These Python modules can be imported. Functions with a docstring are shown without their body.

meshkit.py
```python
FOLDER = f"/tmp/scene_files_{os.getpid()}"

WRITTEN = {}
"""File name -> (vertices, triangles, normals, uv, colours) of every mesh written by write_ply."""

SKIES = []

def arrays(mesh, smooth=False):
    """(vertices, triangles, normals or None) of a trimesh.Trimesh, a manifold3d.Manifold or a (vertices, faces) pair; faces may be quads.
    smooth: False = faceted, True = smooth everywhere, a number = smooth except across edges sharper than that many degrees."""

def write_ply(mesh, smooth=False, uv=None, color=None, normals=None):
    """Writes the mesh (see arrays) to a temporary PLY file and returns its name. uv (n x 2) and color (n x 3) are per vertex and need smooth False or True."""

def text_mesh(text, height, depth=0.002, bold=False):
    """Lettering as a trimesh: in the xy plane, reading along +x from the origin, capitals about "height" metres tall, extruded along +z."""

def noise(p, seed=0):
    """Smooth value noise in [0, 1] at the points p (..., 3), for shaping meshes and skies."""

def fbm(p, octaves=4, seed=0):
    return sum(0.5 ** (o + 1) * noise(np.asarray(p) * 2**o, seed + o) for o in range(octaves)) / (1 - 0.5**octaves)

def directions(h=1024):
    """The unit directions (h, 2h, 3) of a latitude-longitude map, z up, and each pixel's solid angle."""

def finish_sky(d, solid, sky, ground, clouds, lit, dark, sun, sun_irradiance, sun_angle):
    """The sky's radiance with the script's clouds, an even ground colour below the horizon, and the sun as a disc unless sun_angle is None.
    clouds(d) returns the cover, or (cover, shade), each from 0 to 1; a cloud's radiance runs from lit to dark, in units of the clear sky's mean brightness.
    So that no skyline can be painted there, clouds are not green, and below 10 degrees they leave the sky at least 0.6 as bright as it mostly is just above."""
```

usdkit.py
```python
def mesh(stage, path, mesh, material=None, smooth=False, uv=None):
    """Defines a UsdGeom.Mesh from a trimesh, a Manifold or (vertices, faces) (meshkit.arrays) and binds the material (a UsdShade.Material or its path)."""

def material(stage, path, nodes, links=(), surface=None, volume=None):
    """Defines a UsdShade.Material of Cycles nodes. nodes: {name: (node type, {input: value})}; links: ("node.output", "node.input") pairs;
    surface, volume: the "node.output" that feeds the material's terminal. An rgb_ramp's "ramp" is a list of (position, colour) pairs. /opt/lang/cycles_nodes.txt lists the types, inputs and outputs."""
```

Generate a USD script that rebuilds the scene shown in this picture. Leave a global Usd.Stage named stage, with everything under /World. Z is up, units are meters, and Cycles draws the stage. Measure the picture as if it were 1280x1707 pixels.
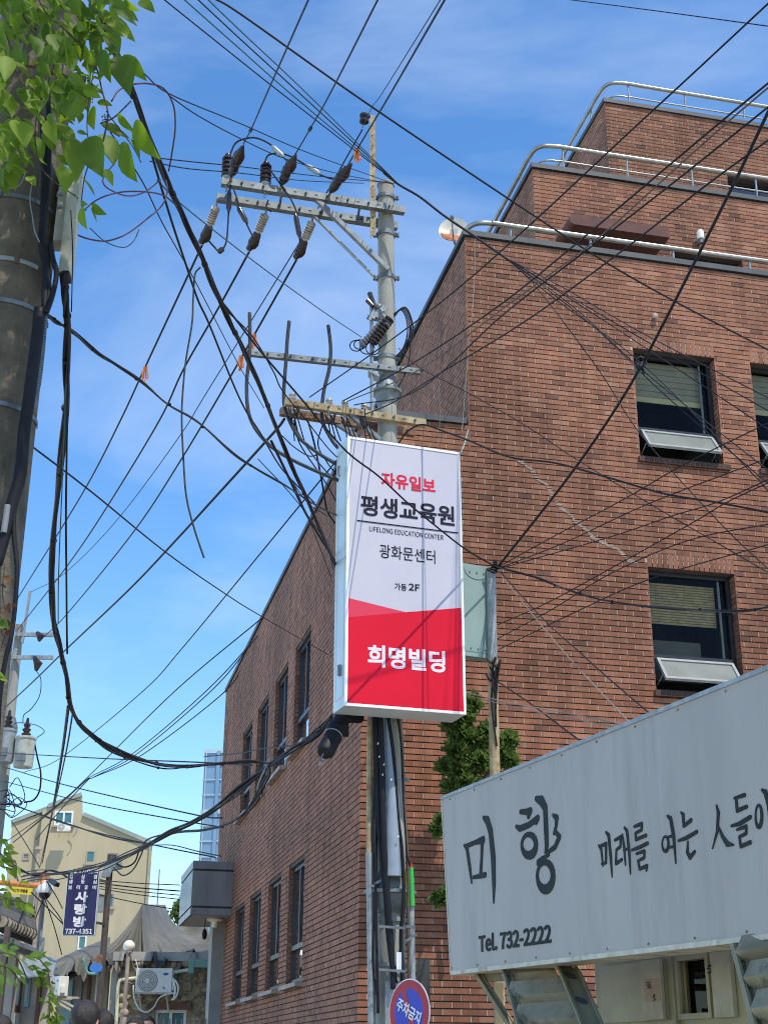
import math, glob, random
import numpy as np, trimesh, usdkit, meshkit
from pxr import Usd, UsdGeom, UsdLux, UsdShade, Gf, Sdf, Vt
from shapely import affinity, union_all
from shapely.geometry import Polygon, LineString, Point, box as sbox

# ---------------------------------------------------------------- camera, sky, sun, exposure
FOCAL, PITCH, ROLL, CAM_Z = 2299.7, math.radians(21.918), math.radians(0.42), 1.6   # focal length in picture widths / 1280
SUN_AZ, SUN_EL = math.radians(142.0), math.radians(62.0)      # azimuth clockwise from +y
SUN_INT, SKY_STR, EXPOSURE = 0.93, 0.132, 0.50

stage = Usd.Stage.CreateInMemory()
UsdGeom.SetStageUpAxis(stage, 'Z'); UsdGeom.SetStageMetersPerUnit(stage, 1.0)
world = UsdGeom.Xform.Define(stage, '/World')
UsdGeom.Scope.Define(stage, '/World/Looks')
_cp, _sp, _cr, _sr = math.cos(PITCH), math.sin(PITCH), math.cos(ROLL), math.sin(ROLL)
_F = np.array([0, _cp, _sp]); _U0 = np.array([0, -_sp, _cp]); _R0 = np.array([1.0, 0, 0])
_R = _R0 * _cr + _U0 * _sr; _U = _U0 * _cr - _R0 * _sr
CAM = np.array([0, 0, CAM_Z])
cam = UsdGeom.Camera.Define(stage, '/World/camera')
cam.CreateHorizontalApertureAttr(36.0); cam.CreateVerticalApertureAttr(36.0 * 1024 / 767)
cam.CreateFocalLengthAttr(36.0 * FOCAL / 1280); cam.CreateClippingRangeAttr(Gf.Vec2f(0.05, 5000))
cam.CreateExposureAttr(EXPOSURE)
cam.AddTransformOp().Set(Gf.Matrix4d(*_R, 0, *_U, 0, *(-_F), 0, *CAM, 1))

sunv = np.array([math.sin(SUN_AZ) * math.cos(SUN_EL), math.cos(SUN_AZ) * math.cos(SUN_EL), math.sin(SUN_EL)])
dome = UsdLux.DomeLight.Define(stage, '/World/sky')
dome.GetPrim().SetCustomDataByKey('kind', 'structure')
skym = usdkit.material(stage, '/World/Looks/sky_air', {
    'tc': ('texture_coordinate', {}),
    'mp': ('mapping', {'scale': (1.3, 1.0, 3.6), 'location': (3.1, 0.4, 0.2)}),
    'n': ('noise_texture', {'scale': 1.7, 'detail': 7.0, 'roughness': 0.58, 'distortion': 0.5}),
    'r': ('rgb_ramp', {'ramp': [(0.0, (0, 0, 0)), (0.50, (0, 0, 0)), (0.74, (0.20, 0.20, 0.20)), (1.0, (0.36, 0.36, 0.36))]}),
    'sky': ('sky_texture', {'sky_type': 'single_scattering', 'sun_disc': False, 'sun_elevation': SUN_EL, 'sun_rotation': math.atan2(sunv[0], sunv[1]),
                            'altitude': 100.0, 'air_density': 1.0, 'aerosol_density': 0.35, 'ozone_density': 3.0}),
    'hs': ('hsv', {'saturation': 1.22, 'value': 1.38}),
    'cl': ('mix_color', {'blend_type': 'mix', 'b': (7.6, 8.0, 8.6)}),
    'bg': ('background_shader', {'strength': SKY_STR}),
}, [('tc.generated', 'mp.vector'), ('mp.vector', 'n.vector'), ('n.fac', 'r.fac'), ('sky.color', 'hs.color'), ('hs.color', 'cl.a'), ('r.color', 'cl.fac'), ('cl.result', 'bg.color')], surface='bg.background')
UsdShade.MaterialBindingAPI.Apply(dome.GetPrim()).Bind(skym)
sun = UsdLux.DistantLight.Define(stage, '/World/sun')
sun.CreateNormalizeAttr(True); sun.CreateIntensityAttr(SUN_INT); sun.CreateAngleAttr(0.5); sun.CreateColorAttr(Gf.Vec3f(1.0, 0.94, 0.82))
_zx = sunv; _xx = np.cross([0, 0, 1], _zx); _xx /= np.linalg.norm(_xx); _yx = np.cross(_zx, _xx)
sun.AddTransformOp().Set(Gf.Matrix4d(*_xx, 0, *_yx, 0, *_zx, 0, 0, 0, 30, 1))

# ---------------------------------------------------------------- helpers
def V(*a): return np.array(a, float)
def unit(v): v = np.asarray(v, float); return v / np.linalg.norm(v)
def ray(u, v): return unit(_F * FOCAL + _R * (u - 640) - _U * (v - 853.5))
def at(u, v, Y):
    "the point at distance Y down the street that a picture point shows"
    d = ray(u, v); return CAM + d * (Y / d[1])
def on(u, v, p0, n):
    d = ray(u, v); return CAM + d * (np.dot(np.asarray(p0) - CAM, n) / np.dot(d, n))
def pix(p):
    d = np.asarray(p, float) - CAM; k = d @ _F
    return 640 + FOCAL * (d @ _R) / k, 853.5 - FOCAL * (d @ _U) / k, k
ZUP = V(0, 0, 1)

class MB:
    "collects shapes of one mesh"
    def __init__(s): s.v, s.f, s.n = [], [], 0
    def add(s, v, f):
        v = np.asarray(v, float); f = np.asarray(f, int)
        if f.ndim == 2 and f.shape[1] == 4: f = np.vstack([f[:, [0, 1, 2]], f[:, [0, 2, 3]]])
        s.v.append(v); s.f.append(f + s.n); s.n += len(v); return s
    def tm(s, m): return s.add(m.vertices, m.faces)
    def obox(s, o, ex, ey, ez):
        "box from corner o along three edge vectors"
        o, ex, ey, ez = (np.asarray(q, float) for q in (o, ex, ey, ez))
        if np.dot(np.cross(ex, ey), ez) < 0: ex, ey = ey, ex
        v = [o, o + ex, o + ex + ey, o + ey]; v += [q + ez for q in v]
        return s.add(v, [[0, 3, 2, 1], [4, 5, 6, 7], [0, 1, 5, 4], [1, 2, 6, 5], [2, 3, 7, 6], [3, 0, 4, 7]])
    def cbox(s, c, ex, ey, ez): c, ex, ey, ez = (np.asarray(q, float) for q in (c, ex, ey, ez)); return s.obox(c - (ex + ey + ez) / 2, ex, ey, ez)
    def bar(s, a, b, w, h, up=ZUP):
        "box-section bar from a to b, w wide, h high"
        a, b = np.asarray(a, float), np.asarray(b, float); d = b - a
        x = np.cross(d, up); x = unit(x) if np.linalg.norm(x) > 1e-6 else V(1, 0, 0); y = unit(np.cross(x, d))
        return s.obox(a - x * w / 2 - y * h / 2, d, x * w, y * h)
    def quad(s, a, b, c, d): return s.add([a, b, c, d], [[0, 1, 2, 3]])
    def tube(s, pts, r, k=8, caps=True):
        pts = np.asarray(pts, float); n = len(pts); r = np.broadcast_to(np.asarray(r, float), (n,))
        t = np.gradient(pts, axis=0); t /= np.maximum(np.linalg.norm(t, axis=1, keepdims=True), 1e-12)
        ref = ZUP if abs(t[0][2]) < 0.9 else V(1, 0, 0)
        x = unit(np.cross(ref, t[0])); vs = []
        ang = np.arange(k) * 2 * math.pi / k
        for i in range(n):
            x = x - t[i] * (x @ t[i]); x = unit(x); y = np.cross(t[i], x)
            vs.append(pts[i] + r[i] * (np.cos(ang)[:, None] * x + np.sin(ang)[:, None] * y))
        v = np.vstack(vs); f = []
        for i in range(n - 1):
            for j in range(k):
                a, b = i * k + j, i * k + (j + 1) % k; f += [[a, b, b + k], [a, b + k, a + k]]
        if caps:
            v = np.vstack([v, pts[:1], pts[-1:]]); c0, c1 = n * k, n * k + 1
            for j in range(k): f += [[c0, (j + 1) % k, j], [c1, (n - 1) * k + j, (n - 1) * k + (j + 1) % k]]
        return s.add(v, f)
    def cyl(s, a, b, r0, r1=None, k=16): return s.tube([a, b], [r0, r0 if r1 is None else r1], k)
    def lathe(s, a, axis, prof, k=14):
        "profile of (distance along axis, radius) turned about the axis through a"
        axis = unit(axis); pts = [np.asarray(a) + axis * h for h, _ in prof]
        ref = ZUP if abs(axis[2]) < 0.9 else V(1, 0, 0); x = unit(np.cross(ref, axis)); y = np.cross(axis, x)
        ang = np.arange(k) * 2 * math.pi / k; ring = np.cos(ang)[:, None] * x + np.sin(ang)[:, None] * y
        v = np.vstack([p + ring * max(r, 1e-4) for p, (_, r) in zip(pts, prof)]); f = []; n = len(prof)
        for i in range(n - 1):
            for j in range(k):
                p, q = i * k + j, i * k + (j + 1) % k; f += [[p, q, q + k], [p, q + k, p + k]]
        v = np.vstack([v, pts[:1], pts[-1:]])
        for j in range(k): f += [[n * k, (j + 1) % k, j], [n * k + 1, (n - 1) * k + j, (n - 1) * k + (j + 1) % k]]
        return s.add(v, f)
    def ball(s, c, r, n=2, sc=(1, 1, 1)):
        m = trimesh.creation.icosphere(n, 1.0); return s.add(m.vertices * np.asarray(sc) * r + np.asarray(c), m.faces)
    def sheet(s, poly, o, ex, ey, d):
        "shapely polygon laid out in the plane o, ex, ey and extruded by vector d"
        for g in getattr(poly, 'geoms', [poly]):
            if g.is_empty or g.area < 1e-9: continue
            m = trimesh.creation.extrude_polygon(g, 1.0, engine='earcut')
            w = np.asarray(o) + m.vertices[:, :1] * np.asarray(ex) + m.vertices[:, 1:2] * np.asarray(ey) + m.vertices[:, 2:] * np.asarray(d)
            f = m.faces
            if np.dot(np.cross(ex, ey), d) < 0: f = f[:, ::-1]
            s.add(w, f)
        return s
    def build(s, name, material, parent=None, smooth=False, kind=None, label=None, tone=None, **k):
        return obj(name, (np.vstack(s.v), np.vstack(s.f)), material, parent, smooth, kind, label, tone, **k)

_used = {}
def numbered(base, name):
    k = (base, name); n = _used.get(k, 0); _used[k] = n + 1
    return f'{base}/{name}' if n == 0 else f'{base}/{name}_{n:03d}'
def _data(p, **k):
    for a, b in k.items():
        if b is not None: p.SetCustomDataByKey(a, b)
    return p
def pathof(parent): return '/World' if parent is None else str(parent.GetPath())
def obj(name, m, material, parent=None, smooth=False, kind=None, label=None, tone=None, cat=None, group=None):
    path = numbered(pathof(parent), name)
    p = usdkit.mesh(stage, path, m, material, smooth=smooth)
    if tone is not None:
        UsdGeom.PrimvarsAPI(p).CreatePrimvar('tone', Sdf.ValueTypeNames.FloatArray, 'vertex').Set(Vt.FloatArray.FromNumpy(np.asarray(tone, np.float32)))
    return _data(p.GetPrim(), kind=kind, label=label, category=cat, group=group)
def thing(name, label, cat, group=None, loc=None, rotz=0, kind=None):
    x = UsdGeom.Xform.Define(stage, numbered('/World', name))
    if loc is not None: x.AddTranslateOp().Set(Gf.Vec3d(*map(float, loc))); x.AddRotateZOp().Set(float(rotz))
    return _data(x.GetPrim(), label=label, category=cat, group=group, kind=kind)
def part(name, parent, label=None):
    return _data(UsdGeom.Xform.Define(stage, numbered(pathof(parent), name)).GetPrim(), label=label)

def spline(pts, n=6):
    "smooth curve (centripetal-free Catmull-Rom) through the points"
    p = np.asarray(pts, float)
    if len(p) < 3: return np.array([p[0] + (p[-1] - p[0]) * t for t in np.linspace(0, 1, n + 1)])
    q = np.vstack([2 * p[0] - p[1], p, 2 * p[-1] - p[-2]]); out = []
    for i in range(1, len(q) - 2):
        for t in np.arange(n) / n:
            a, b, c, d = q[i - 1], q[i], q[i + 1], q[i + 2]
            out.append(0.5 * (2 * b + (c - a) * t + (2 * a - 5 * b + 4 * c - d) * t * t + (3 * b - a - 3 * c + d) * t ** 3))
    return np.vstack([out, p[-1:]])

# ---------------------------------------------------------------- materials
LK = '/World/Looks/'
def mat(name, c1, c2=None, scale=4.0, rough=0.6, bump=0.0, bscale=None, metal=0.0, stretch=(1, 1, 1), lo=0.35, hi=0.65, spec=0.5, local=False, detail=5.0, dirt=None, dscale=1.2):
    c2 = c2 or tuple(x * 0.72 for x in c1)
    nodes = {'g': ('texture_coordinate', {}) if local else ('geometry', {}), 'm': ('mapping', {'scale': stretch}),
             'n': ('noise_texture', {'scale': scale, 'detail': detail, 'roughness': 0.62}),
             'r': ('rgb_ramp', {'ramp': [(0, c2), (lo, c2), (hi, c1), (1, c1)]}),
             'p': ('principled_bsdf', {'roughness': rough, 'metallic': metal, 'specular_ior_level': spec})}
    src = 'g.object' if local else 'g.position'
    links = [(src, 'm.vector'), ('m.vector', 'n.vector'), ('n.fac', 'r.fac')]
    col = 'r.color'
    if dirt:
        nodes['dn'] = ('noise_texture', {'scale': dscale, 'detail': 8.0, 'roughness': 0.7}); nodes['dr'] = ('rgb_ramp', {'ramp': [(0, (0, 0, 0)), (0.52, (0, 0, 0)), (0.68, (1, 1, 1)), (1, (1, 1, 1))]})
        nodes['dm'] = ('mix_color', {'blend_type': 'mix', 'b': dirt})
        links += [('m.vector', 'dn.vector'), ('dn.fac', 'dr.fac'), ('dr.color', 'dm.fac'), (col, 'dm.a')]; col = 'dm.result'
    links.append((col, 'p.base_color'))
    if bump:
        nodes['b'] = ('noise_texture', {'scale': bscale or scale * 6, 'detail': 4.0}); nodes['bp'] = ('bump', {'strength': bump, 'distance': 0.01})
        links += [(src, 'b.vector'), ('b.fac', 'bp.height'), ('bp.normal', 'p.normal')]
    return usdkit.material(stage, LK + name, nodes, links, surface='p.BSDF')

def brick_mat(name, stops, patch):
    "fired brick: tone per brick from the mesh, mottling, weathered patches"
    return usdkit.material(stage, LK + name, {
        'a': ('attribute', {'attribute': 'tone'}), 'r': ('rgb_ramp', {'ramp': stops}),
        'g': ('geometry', {}), 'n': ('noise_texture', {'scale': 24.0, 'detail': 6.0, 'roughness': 0.65}),
        'nr': ('rgb_ramp', {'ramp': [(0, (0.72, 0.72, 0.72)), (0.5, (1, 1, 1)), (1, (1.18, 1.16, 1.14))]}),
        'mx': ('mix_color', {'blend_type': 'multiply', 'fac': 1.0}),
        'n2': ('noise_texture', {'scale': 0.55, 'detail': 7.0, 'roughness': 0.62}),
        'r2': ('rgb_ramp', {'ramp': [(0, patch), (0.40, patch), (0.58, (1, 1, 1)), (1, (1.06, 1.05, 1.03))]}),
        'm2': ('mix_color', {'blend_type': 'multiply', 'fac': 0.9}),
        'mp': ('mapping', {'scale': (5.0, 5.0, 0.25)}), 'n3': ('noise_texture', {'scale': 1.0, 'detail': 5.0}),
        'r3': ('rgb_ramp', {'ramp': [(0, (0.62, 0.60, 0.60)), (0.38, (0.74, 0.72, 0.71)), (0.56, (1, 1, 1)), (1, (1.05, 1.03, 1.02))]}),
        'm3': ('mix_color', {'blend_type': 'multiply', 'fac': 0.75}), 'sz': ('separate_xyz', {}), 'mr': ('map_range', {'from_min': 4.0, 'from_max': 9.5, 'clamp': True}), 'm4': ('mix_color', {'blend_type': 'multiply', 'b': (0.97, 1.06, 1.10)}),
        'b': ('noise_texture', {'scale': 130.0, 'detail': 3.0}), 'bp': ('bump', {'strength': 0.5, 'distance': 0.004}),
        'p': ('principled_bsdf', {'roughness': 0.85, 'specular_ior_level': 0.25})},
        [('a.fac', 'r.fac'), ('g.position', 'n.vector'), ('n.fac', 'nr.fac'), ('r.color', 'mx.a'), ('nr.color', 'mx.b'), ('g.position', 'n2.vector'), ('n2.fac', 'r2.fac'),
         ('mx.result', 'm2.a'), ('r2.color', 'm2.b'), ('g.position', 'mp.vector'), ('mp.vector', 'n3.vector'), ('n3.fac', 'r3.fac'), ('m2.result', 'm3.a'), ('r3.color', 'm3.b'),
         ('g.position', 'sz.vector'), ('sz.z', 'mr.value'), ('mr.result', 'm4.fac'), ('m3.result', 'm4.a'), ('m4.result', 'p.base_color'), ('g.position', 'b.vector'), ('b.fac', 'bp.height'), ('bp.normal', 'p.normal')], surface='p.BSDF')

def pane_mat(name, tint=(0.6, 0.65, 0.66), ior=1.5, rough=0.02):
    return usdkit.material(stage, LK + name, {
        't': ('transparent_bsdf', {'color': tint}), 'g': ('glossy_bsdf', {'color': (0.9, 0.92, 0.95), 'roughness': rough}), 'f': ('fresnel', {'IOR': ior}),
        'gn': ('geometry', {}), 'n': ('noise_texture', {'scale': 3.0}), 'b': ('bump', {'strength': 0.04, 'distance': 0.02}), 'm': ('mix_closure', {})},
        [('gn.position', 'n.vector'), ('n.fac', 'b.height'), ('b.normal', 'g.normal'), ('f.fac', 'm.fac'), ('t.BSDF', 'm.closure1'), ('g.BSDF', 'm.closure2')], surface='m.closure')

def leaf_mat(name, c1, c2, trans):
    return usdkit.material(stage, LK + name, {
        'a': ('attribute', {'attribute': 'tone'}), 'r': ('rgb_ramp', {'ramp': [(0, c2), (1, c1)]}), 'g': ('geometry', {}), 'n': ('noise_texture', {'scale': 60.0, 'detail': 4.0}),
        'nr': ('rgb_ramp', {'ramp': [(0, (0.7, 0.75, 0.7)), (0.5, (1, 1, 1)), (1, (1.2, 1.15, 1.1))]}), 'mx': ('mix_color', {'blend_type': 'multiply', 'fac': 1.0}),
        'p': ('principled_bsdf', {'roughness': 0.55, 'specular_ior_level': 0.22}), 't': ('translucent_bsdf', {'color': trans}), 'm': ('mix_closure', {'fac': 0.45})},
        [('a.fac', 'r.fac'), ('g.position', 'n.vector'), ('n.fac', 'nr.fac'), ('r.color', 'mx.a'), ('nr.color', 'mx.b'), ('mx.result', 'p.base_color'), ('p.BSDF', 'm.closure1'), ('t.BSDF', 'm.closure2')], surface='m.closure')

M = {}
M['brick'] = brick_mat('fired_brick', [(0, (0.19, 0.085, 0.052)), (0.15, (0.27, 0.118, 0.07)), (0.33, (0.345, 0.152, 0.088)), (0.49, (0.41, 0.19, 0.112)), (0.5, (0.14, 0.066, 0.045)), (0.6, (0.21, 0.088, 0.055)), (0.75, (0.28, 0.113, 0.066)), (0.9, (0.335, 0.142, 0.082)), (1, (0.385, 0.175, 0.107))], (0.66, 0.68, 0.68))  # lower ramp half: alley-side bricks, coloured lighter and warmer to offset their shade
M['brick_side'] = brick_mat('weathered_brick', [(0, (0.15, 0.08, 0.062)), (0.3, (0.22, 0.105, 0.078)), (0.6, (0.28, 0.125, 0.09)), (1, (0.34, 0.17, 0.12))], (0.80, 0.84, 0.86))
M['brick_dark'] = brick_mat('sill_brick', [(0, (0.08, 0.045, 0.035)), (1, (0.17, 0.08, 0.06))], (0.9, 0.9, 0.9))
M['mortar'] = mat('pale_mortar', (0.50, 0.42, 0.34), (0.30, 0.25, 0.21), 9, 0.95, 0.4, 120)
M['mortar_shaded'] = mat('raked_mortar_shaded', (0.095, 0.075, 0.064), (0.06, 0.05, 0.044), 7, 0.95, 0.4, 120)  # raked beds coloured near-black, so the joint shade sits in the colour
M['coping'] = mat('lead_coping', (0.06, 0.065, 0.068), (0.035, 0.038, 0.04), 3, 0.55, 0.1)
M['bronze'] = mat('dark_bronze', (0.035, 0.032, 0.034), (0.022, 0.02, 0.02), 5, 0.4, metal=0.3)
M['sash'] = mat('grey_sash', (0.24, 0.255, 0.25), (0.17, 0.18, 0.18), 8, 0.5)
M['frost'] = mat('frosted_pane', (0.165, 0.18, 0.165), (0.12, 0.135, 0.125), 2.5, 0.35, spec=0.4)
M['glass'] = pane_mat('window_glass', (0.84, 0.84, 0.79), 1.2)
M['glass_blue'] = pane_mat('blue_glass', (0.30, 0.42, 0.50), 1.9)
M['slat'] = mat('blind_slat', (0.33, 0.315, 0.215), (0.25, 0.24, 0.165), 3, 0.7)
M['slat_y'] = mat('blind_bottom', (0.55, 0.52, 0.27), (0.45, 0.42, 0.22), 3, 0.7)
M['bamboo'] = mat('bamboo_slat', (0.44, 0.36, 0.18), (0.30, 0.23, 0.11), 12, 0.7)
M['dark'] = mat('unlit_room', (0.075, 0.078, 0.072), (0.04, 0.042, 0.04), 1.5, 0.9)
M['room'] = mat('dim_room', (0.14, 0.14, 0.12), (0.08, 0.08, 0.07), 1.0, 0.9)
M['inox'] = mat('polished_rail', (0.42, 0.41, 0.36), (0.30, 0.29, 0.255), 6, 0.36, metal=0.9)
M['redslab'] = mat('red_painted_slab', (0.125, 0.046, 0.034), (0.075, 0.03, 0.024), 5, 0.8, 0.2, dirt=(0.1, 0.05, 0.045))
M['cladding'] = mat('grey_cladding', (0.22, 0.215, 0.21), (0.14, 0.14, 0.14), 1.4, 0.38, metal=0.2, stretch=(3, 3, 0.5), dirt=(0.24, 0.23, 0.21), dscale=2.0)
M['render_grey'] = mat('grey_render', (0.33, 0.32, 0.28), (0.26, 0.25, 0.22), 3, 0.9, 0.2)
M['sillstone'] = mat('stone_sill', (0.40, 0.33, 0.26), (0.27, 0.22, 0.17), 6, 0.85, 0.2)
M['concrete'] = mat('pole_concrete', (0.34, 0.34, 0.29), (0.24, 0.235, 0.20), 5, 0.9, 0.3, 60, stretch=(1, 1, 0.4), dirt=(0.18, 0.17, 0.15), dscale=2.5)
M['concrete_old'] = mat('old_concrete', (0.145, 0.12, 0.082), (0.085, 0.072, 0.05), 7, 0.92, 0.8, 50, dirt=(0.055, 0.05, 0.034), dscale=3.0)
M['galv'] = mat('galvanised_steel', (0.33, 0.355, 0.35), (0.22, 0.24, 0.24), 14, 0.55, metal=0.35, dirt=(0.22, 0.21, 0.19), dscale=6)
M['arm'] = mat('arm_steel', (0.215, 0.24, 0.235), (0.14, 0.16, 0.16), 12, 0.55, metal=0.3, dirt=(0.12, 0.11, 0.09), dscale=7)
M['galv_dark'] = mat('dull_steel', (0.20, 0.22, 0.23), (0.12, 0.135, 0.145), 10, 0.5, metal=0.4)
M['rusty'] = mat('rusted_steel', (0.27, 0.14, 0.07), (0.12, 0.06, 0.035), 9, 0.85, 0.4, dirt=(0.34, 0.31, 0.22), dscale=4)
M['rust_yellow'] = mat('ochre_steel', (0.42, 0.35, 0.20), (0.24, 0.17, 0.085), 8, 0.75, 0.3, dirt=(0.17, 0.08, 0.035), dscale=7)
M['rubber'] = mat('black_cable', (0.008, 0.008, 0.010), (0.014, 0.014, 0.016), 9, 0.55, spec=0.2)
M['rubber_grey'] = mat('grey_cable', (0.04, 0.043, 0.046), (0.028, 0.03, 0.032), 9, 0.6, spec=0.25)
M['cable_teal'] = mat('teal_cable', (0.02, 0.075, 0.08), (0.015, 0.05, 0.055), 9, 0.45)
M['cable_wine'] = mat('wine_cable', (0.07, 0.012, 0.02), (0.04, 0.008, 0.014), 9, 0.4)
M['cable_pale'] = mat('pale_cable', (0.22, 0.185, 0.145), (0.16, 0.135, 0.105), 9, 0.6)
M['cable_brown'] = mat('brown_cable', (0.10, 0.07, 0.045), (0.06, 0.04, 0.03), 9, 0.6)
M['porcelain'] = mat('dark_porcelain', (0.035, 0.022, 0.018), (0.02, 0.014, 0.012), 8, 0.2)
M['porcelain_w'] = mat('white_porcelain', (0.52, 0.47, 0.39), (0.25, 0.22, 0.18), 14, 0.3)
M['porcelain_g'] = mat('grey_porcelain', (0.16, 0.15, 0.15), (0.10, 0.095, 0.095), 8, 0.3)
M['orange'] = mat('orange_tag', (0.62, 0.20, 0.055), (0.48, 0.15, 0.045), 30, 0.6)
M['sign_side'] = mat('sign_box_side', (0.55, 0.62, 0.61), (0.46, 0.53, 0.52), 1.6, 0.45, stretch=(1, 1, 0.4), spec=0.4)
M['sign_white'] = mat('sign_film_white', (0.47, 0.455, 0.515), (0.43, 0.42, 0.48), 1.2, 0.55, spec=0.2)
M['sign_red'] = mat('sign_film_red', (0.62, 0.006, 0.028), (0.54, 0.005, 0.024), 0.8, 0.55, spec=0.15)
M['sign_pink'] = mat('sign_film_pink', (0.62, 0.045, 0.085), (0.56, 0.04, 0.075), 1.2, 0.55, spec=0.15)
M['ink'] = mat('navy_ink', (0.018, 0.018, 0.032), None, 5, 0.6, spec=0.12)
M['ink_red'] = mat('red_ink', (0.66, 0.018, 0.05), None, 5, 0.6, spec=0.12)
M['ink_white'] = mat('white_ink', (0.62, 0.59, 0.64), None, 5, 0.5, lo=0.1, hi=0.3)
M['white'] = mat('white_paint', (0.78, 0.78, 0.76), (0.66, 0.66, 0.64), 6, 0.5)
M['panel_green'] = mat('green_grey_panel', (0.23, 0.31, 0.285), (0.19, 0.265, 0.245), 2, 0.6, spec=0.3)
M['board_grey'] = mat('sign_board_grey', (0.355, 0.32, 0.275), (0.312, 0.281, 0.242), 0.9, 0.5, 0.3, 2.2, stretch=(2.5, 2.5, 0.35), dirt=(0.285, 0.258, 0.222), dscale=1.6, spec=0.2)
M['board_ink'] = mat('black_lettering', (0.02, 0.026, 0.024), None, 5, 0.7, spec=0.15)
M['cream_edge'] = mat('cream_edge', (0.52, 0.48, 0.37), (0.38, 0.34, 0.25), 9, 0.7, dirt=(0.2, 0.16, 0.1), dscale=7)
M['cabin'] = mat('olive_cabin_paint', (0.27, 0.245, 0.125), (0.22, 0.20, 0.105), 3, 0.6, dirt=(0.25, 0.25, 0.19), dscale=2.2)
M['cabin_panel'] = mat('cabin_panel', (0.29, 0.265, 0.15), (0.24, 0.22, 0.125), 4, 0.6)
M['paper'] = mat('kraft_paper', (0.34, 0.24, 0.15), (0.27, 0.19, 0.12), 20, 0.9)
M['paper_w'] = mat('white_paper', (0.35, 0.315, 0.21), (0.29, 0.26, 0.17), 10, 0.9)
M['tread'] = mat('stair_tread', (0.36, 0.325, 0.22), (0.21, 0.185, 0.12), 5, 0.7, spec=0.25, dirt=(0.05, 0.045, 0.035), dscale=5)
M['stringer'] = mat('stair_stringer', (0.235, 0.215, 0.13), (0.165, 0.15, 0.09), 5, 0.7, spec=0.25)
M['nosign_red'] = mat('sign_rim_red', (0.42, 0.012, 0.03), None, 4, 0.4)
M['nosign_blue'] = mat('sign_blue', (0.02, 0.045, 0.42), (0.018, 0.035, 0.36), 4, 0.4)
M['yellow'] = mat('yellow_sleeve', (0.72, 0.58, 0.02), (0.6, 0.48, 0.02), 5, 0.5)
M['green'] = mat('green_sleeve', (0.03, 0.42, 0.06), (0.03, 0.34, 0.05), 5, 0.5)
M['red'] = mat('red_tape', (0.6, 0.02, 0.02), None, 5, 0.5)
M['box_cream'] = mat('cream_box', (0.42, 0.43, 0.36), (0.34, 0.35, 0.29), 4, 0.5, dirt=(0.26, 0.24, 0.18), dscale=3)
M['dish'] = mat('dish_white', (0.66, 0.62, 0.50), (0.55, 0.5, 0.4), 5, 0.5)
M['dish_rust'] = mat('dish_rust', (0.50, 0.17, 0.07), (0.36, 0.12, 0.05), 8, 0.8)
M['asphalt'] = mat('pale_paving', (0.34, 0.31, 0.27), (0.26, 0.24, 0.21), 3, 0.9, 0.4, 90)
M['beige'] = mat('beige_stucco', (0.44, 0.375, 0.235), (0.385, 0.325, 0.20), 0.5, 0.9, 0.15, 20, stretch=(1, 1, 0.25), dirt=(0.33, 0.285, 0.185), dscale=0.35)
M['beige_band'] = mat('beige_trim', (0.36, 0.32, 0.22), (0.3, 0.27, 0.18), 1.5, 0.8)
M['roof_grey'] = mat('grey_roofing', (0.30, 0.34, 0.30), (0.22, 0.25, 0.22), 1.5, 0.7)
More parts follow.
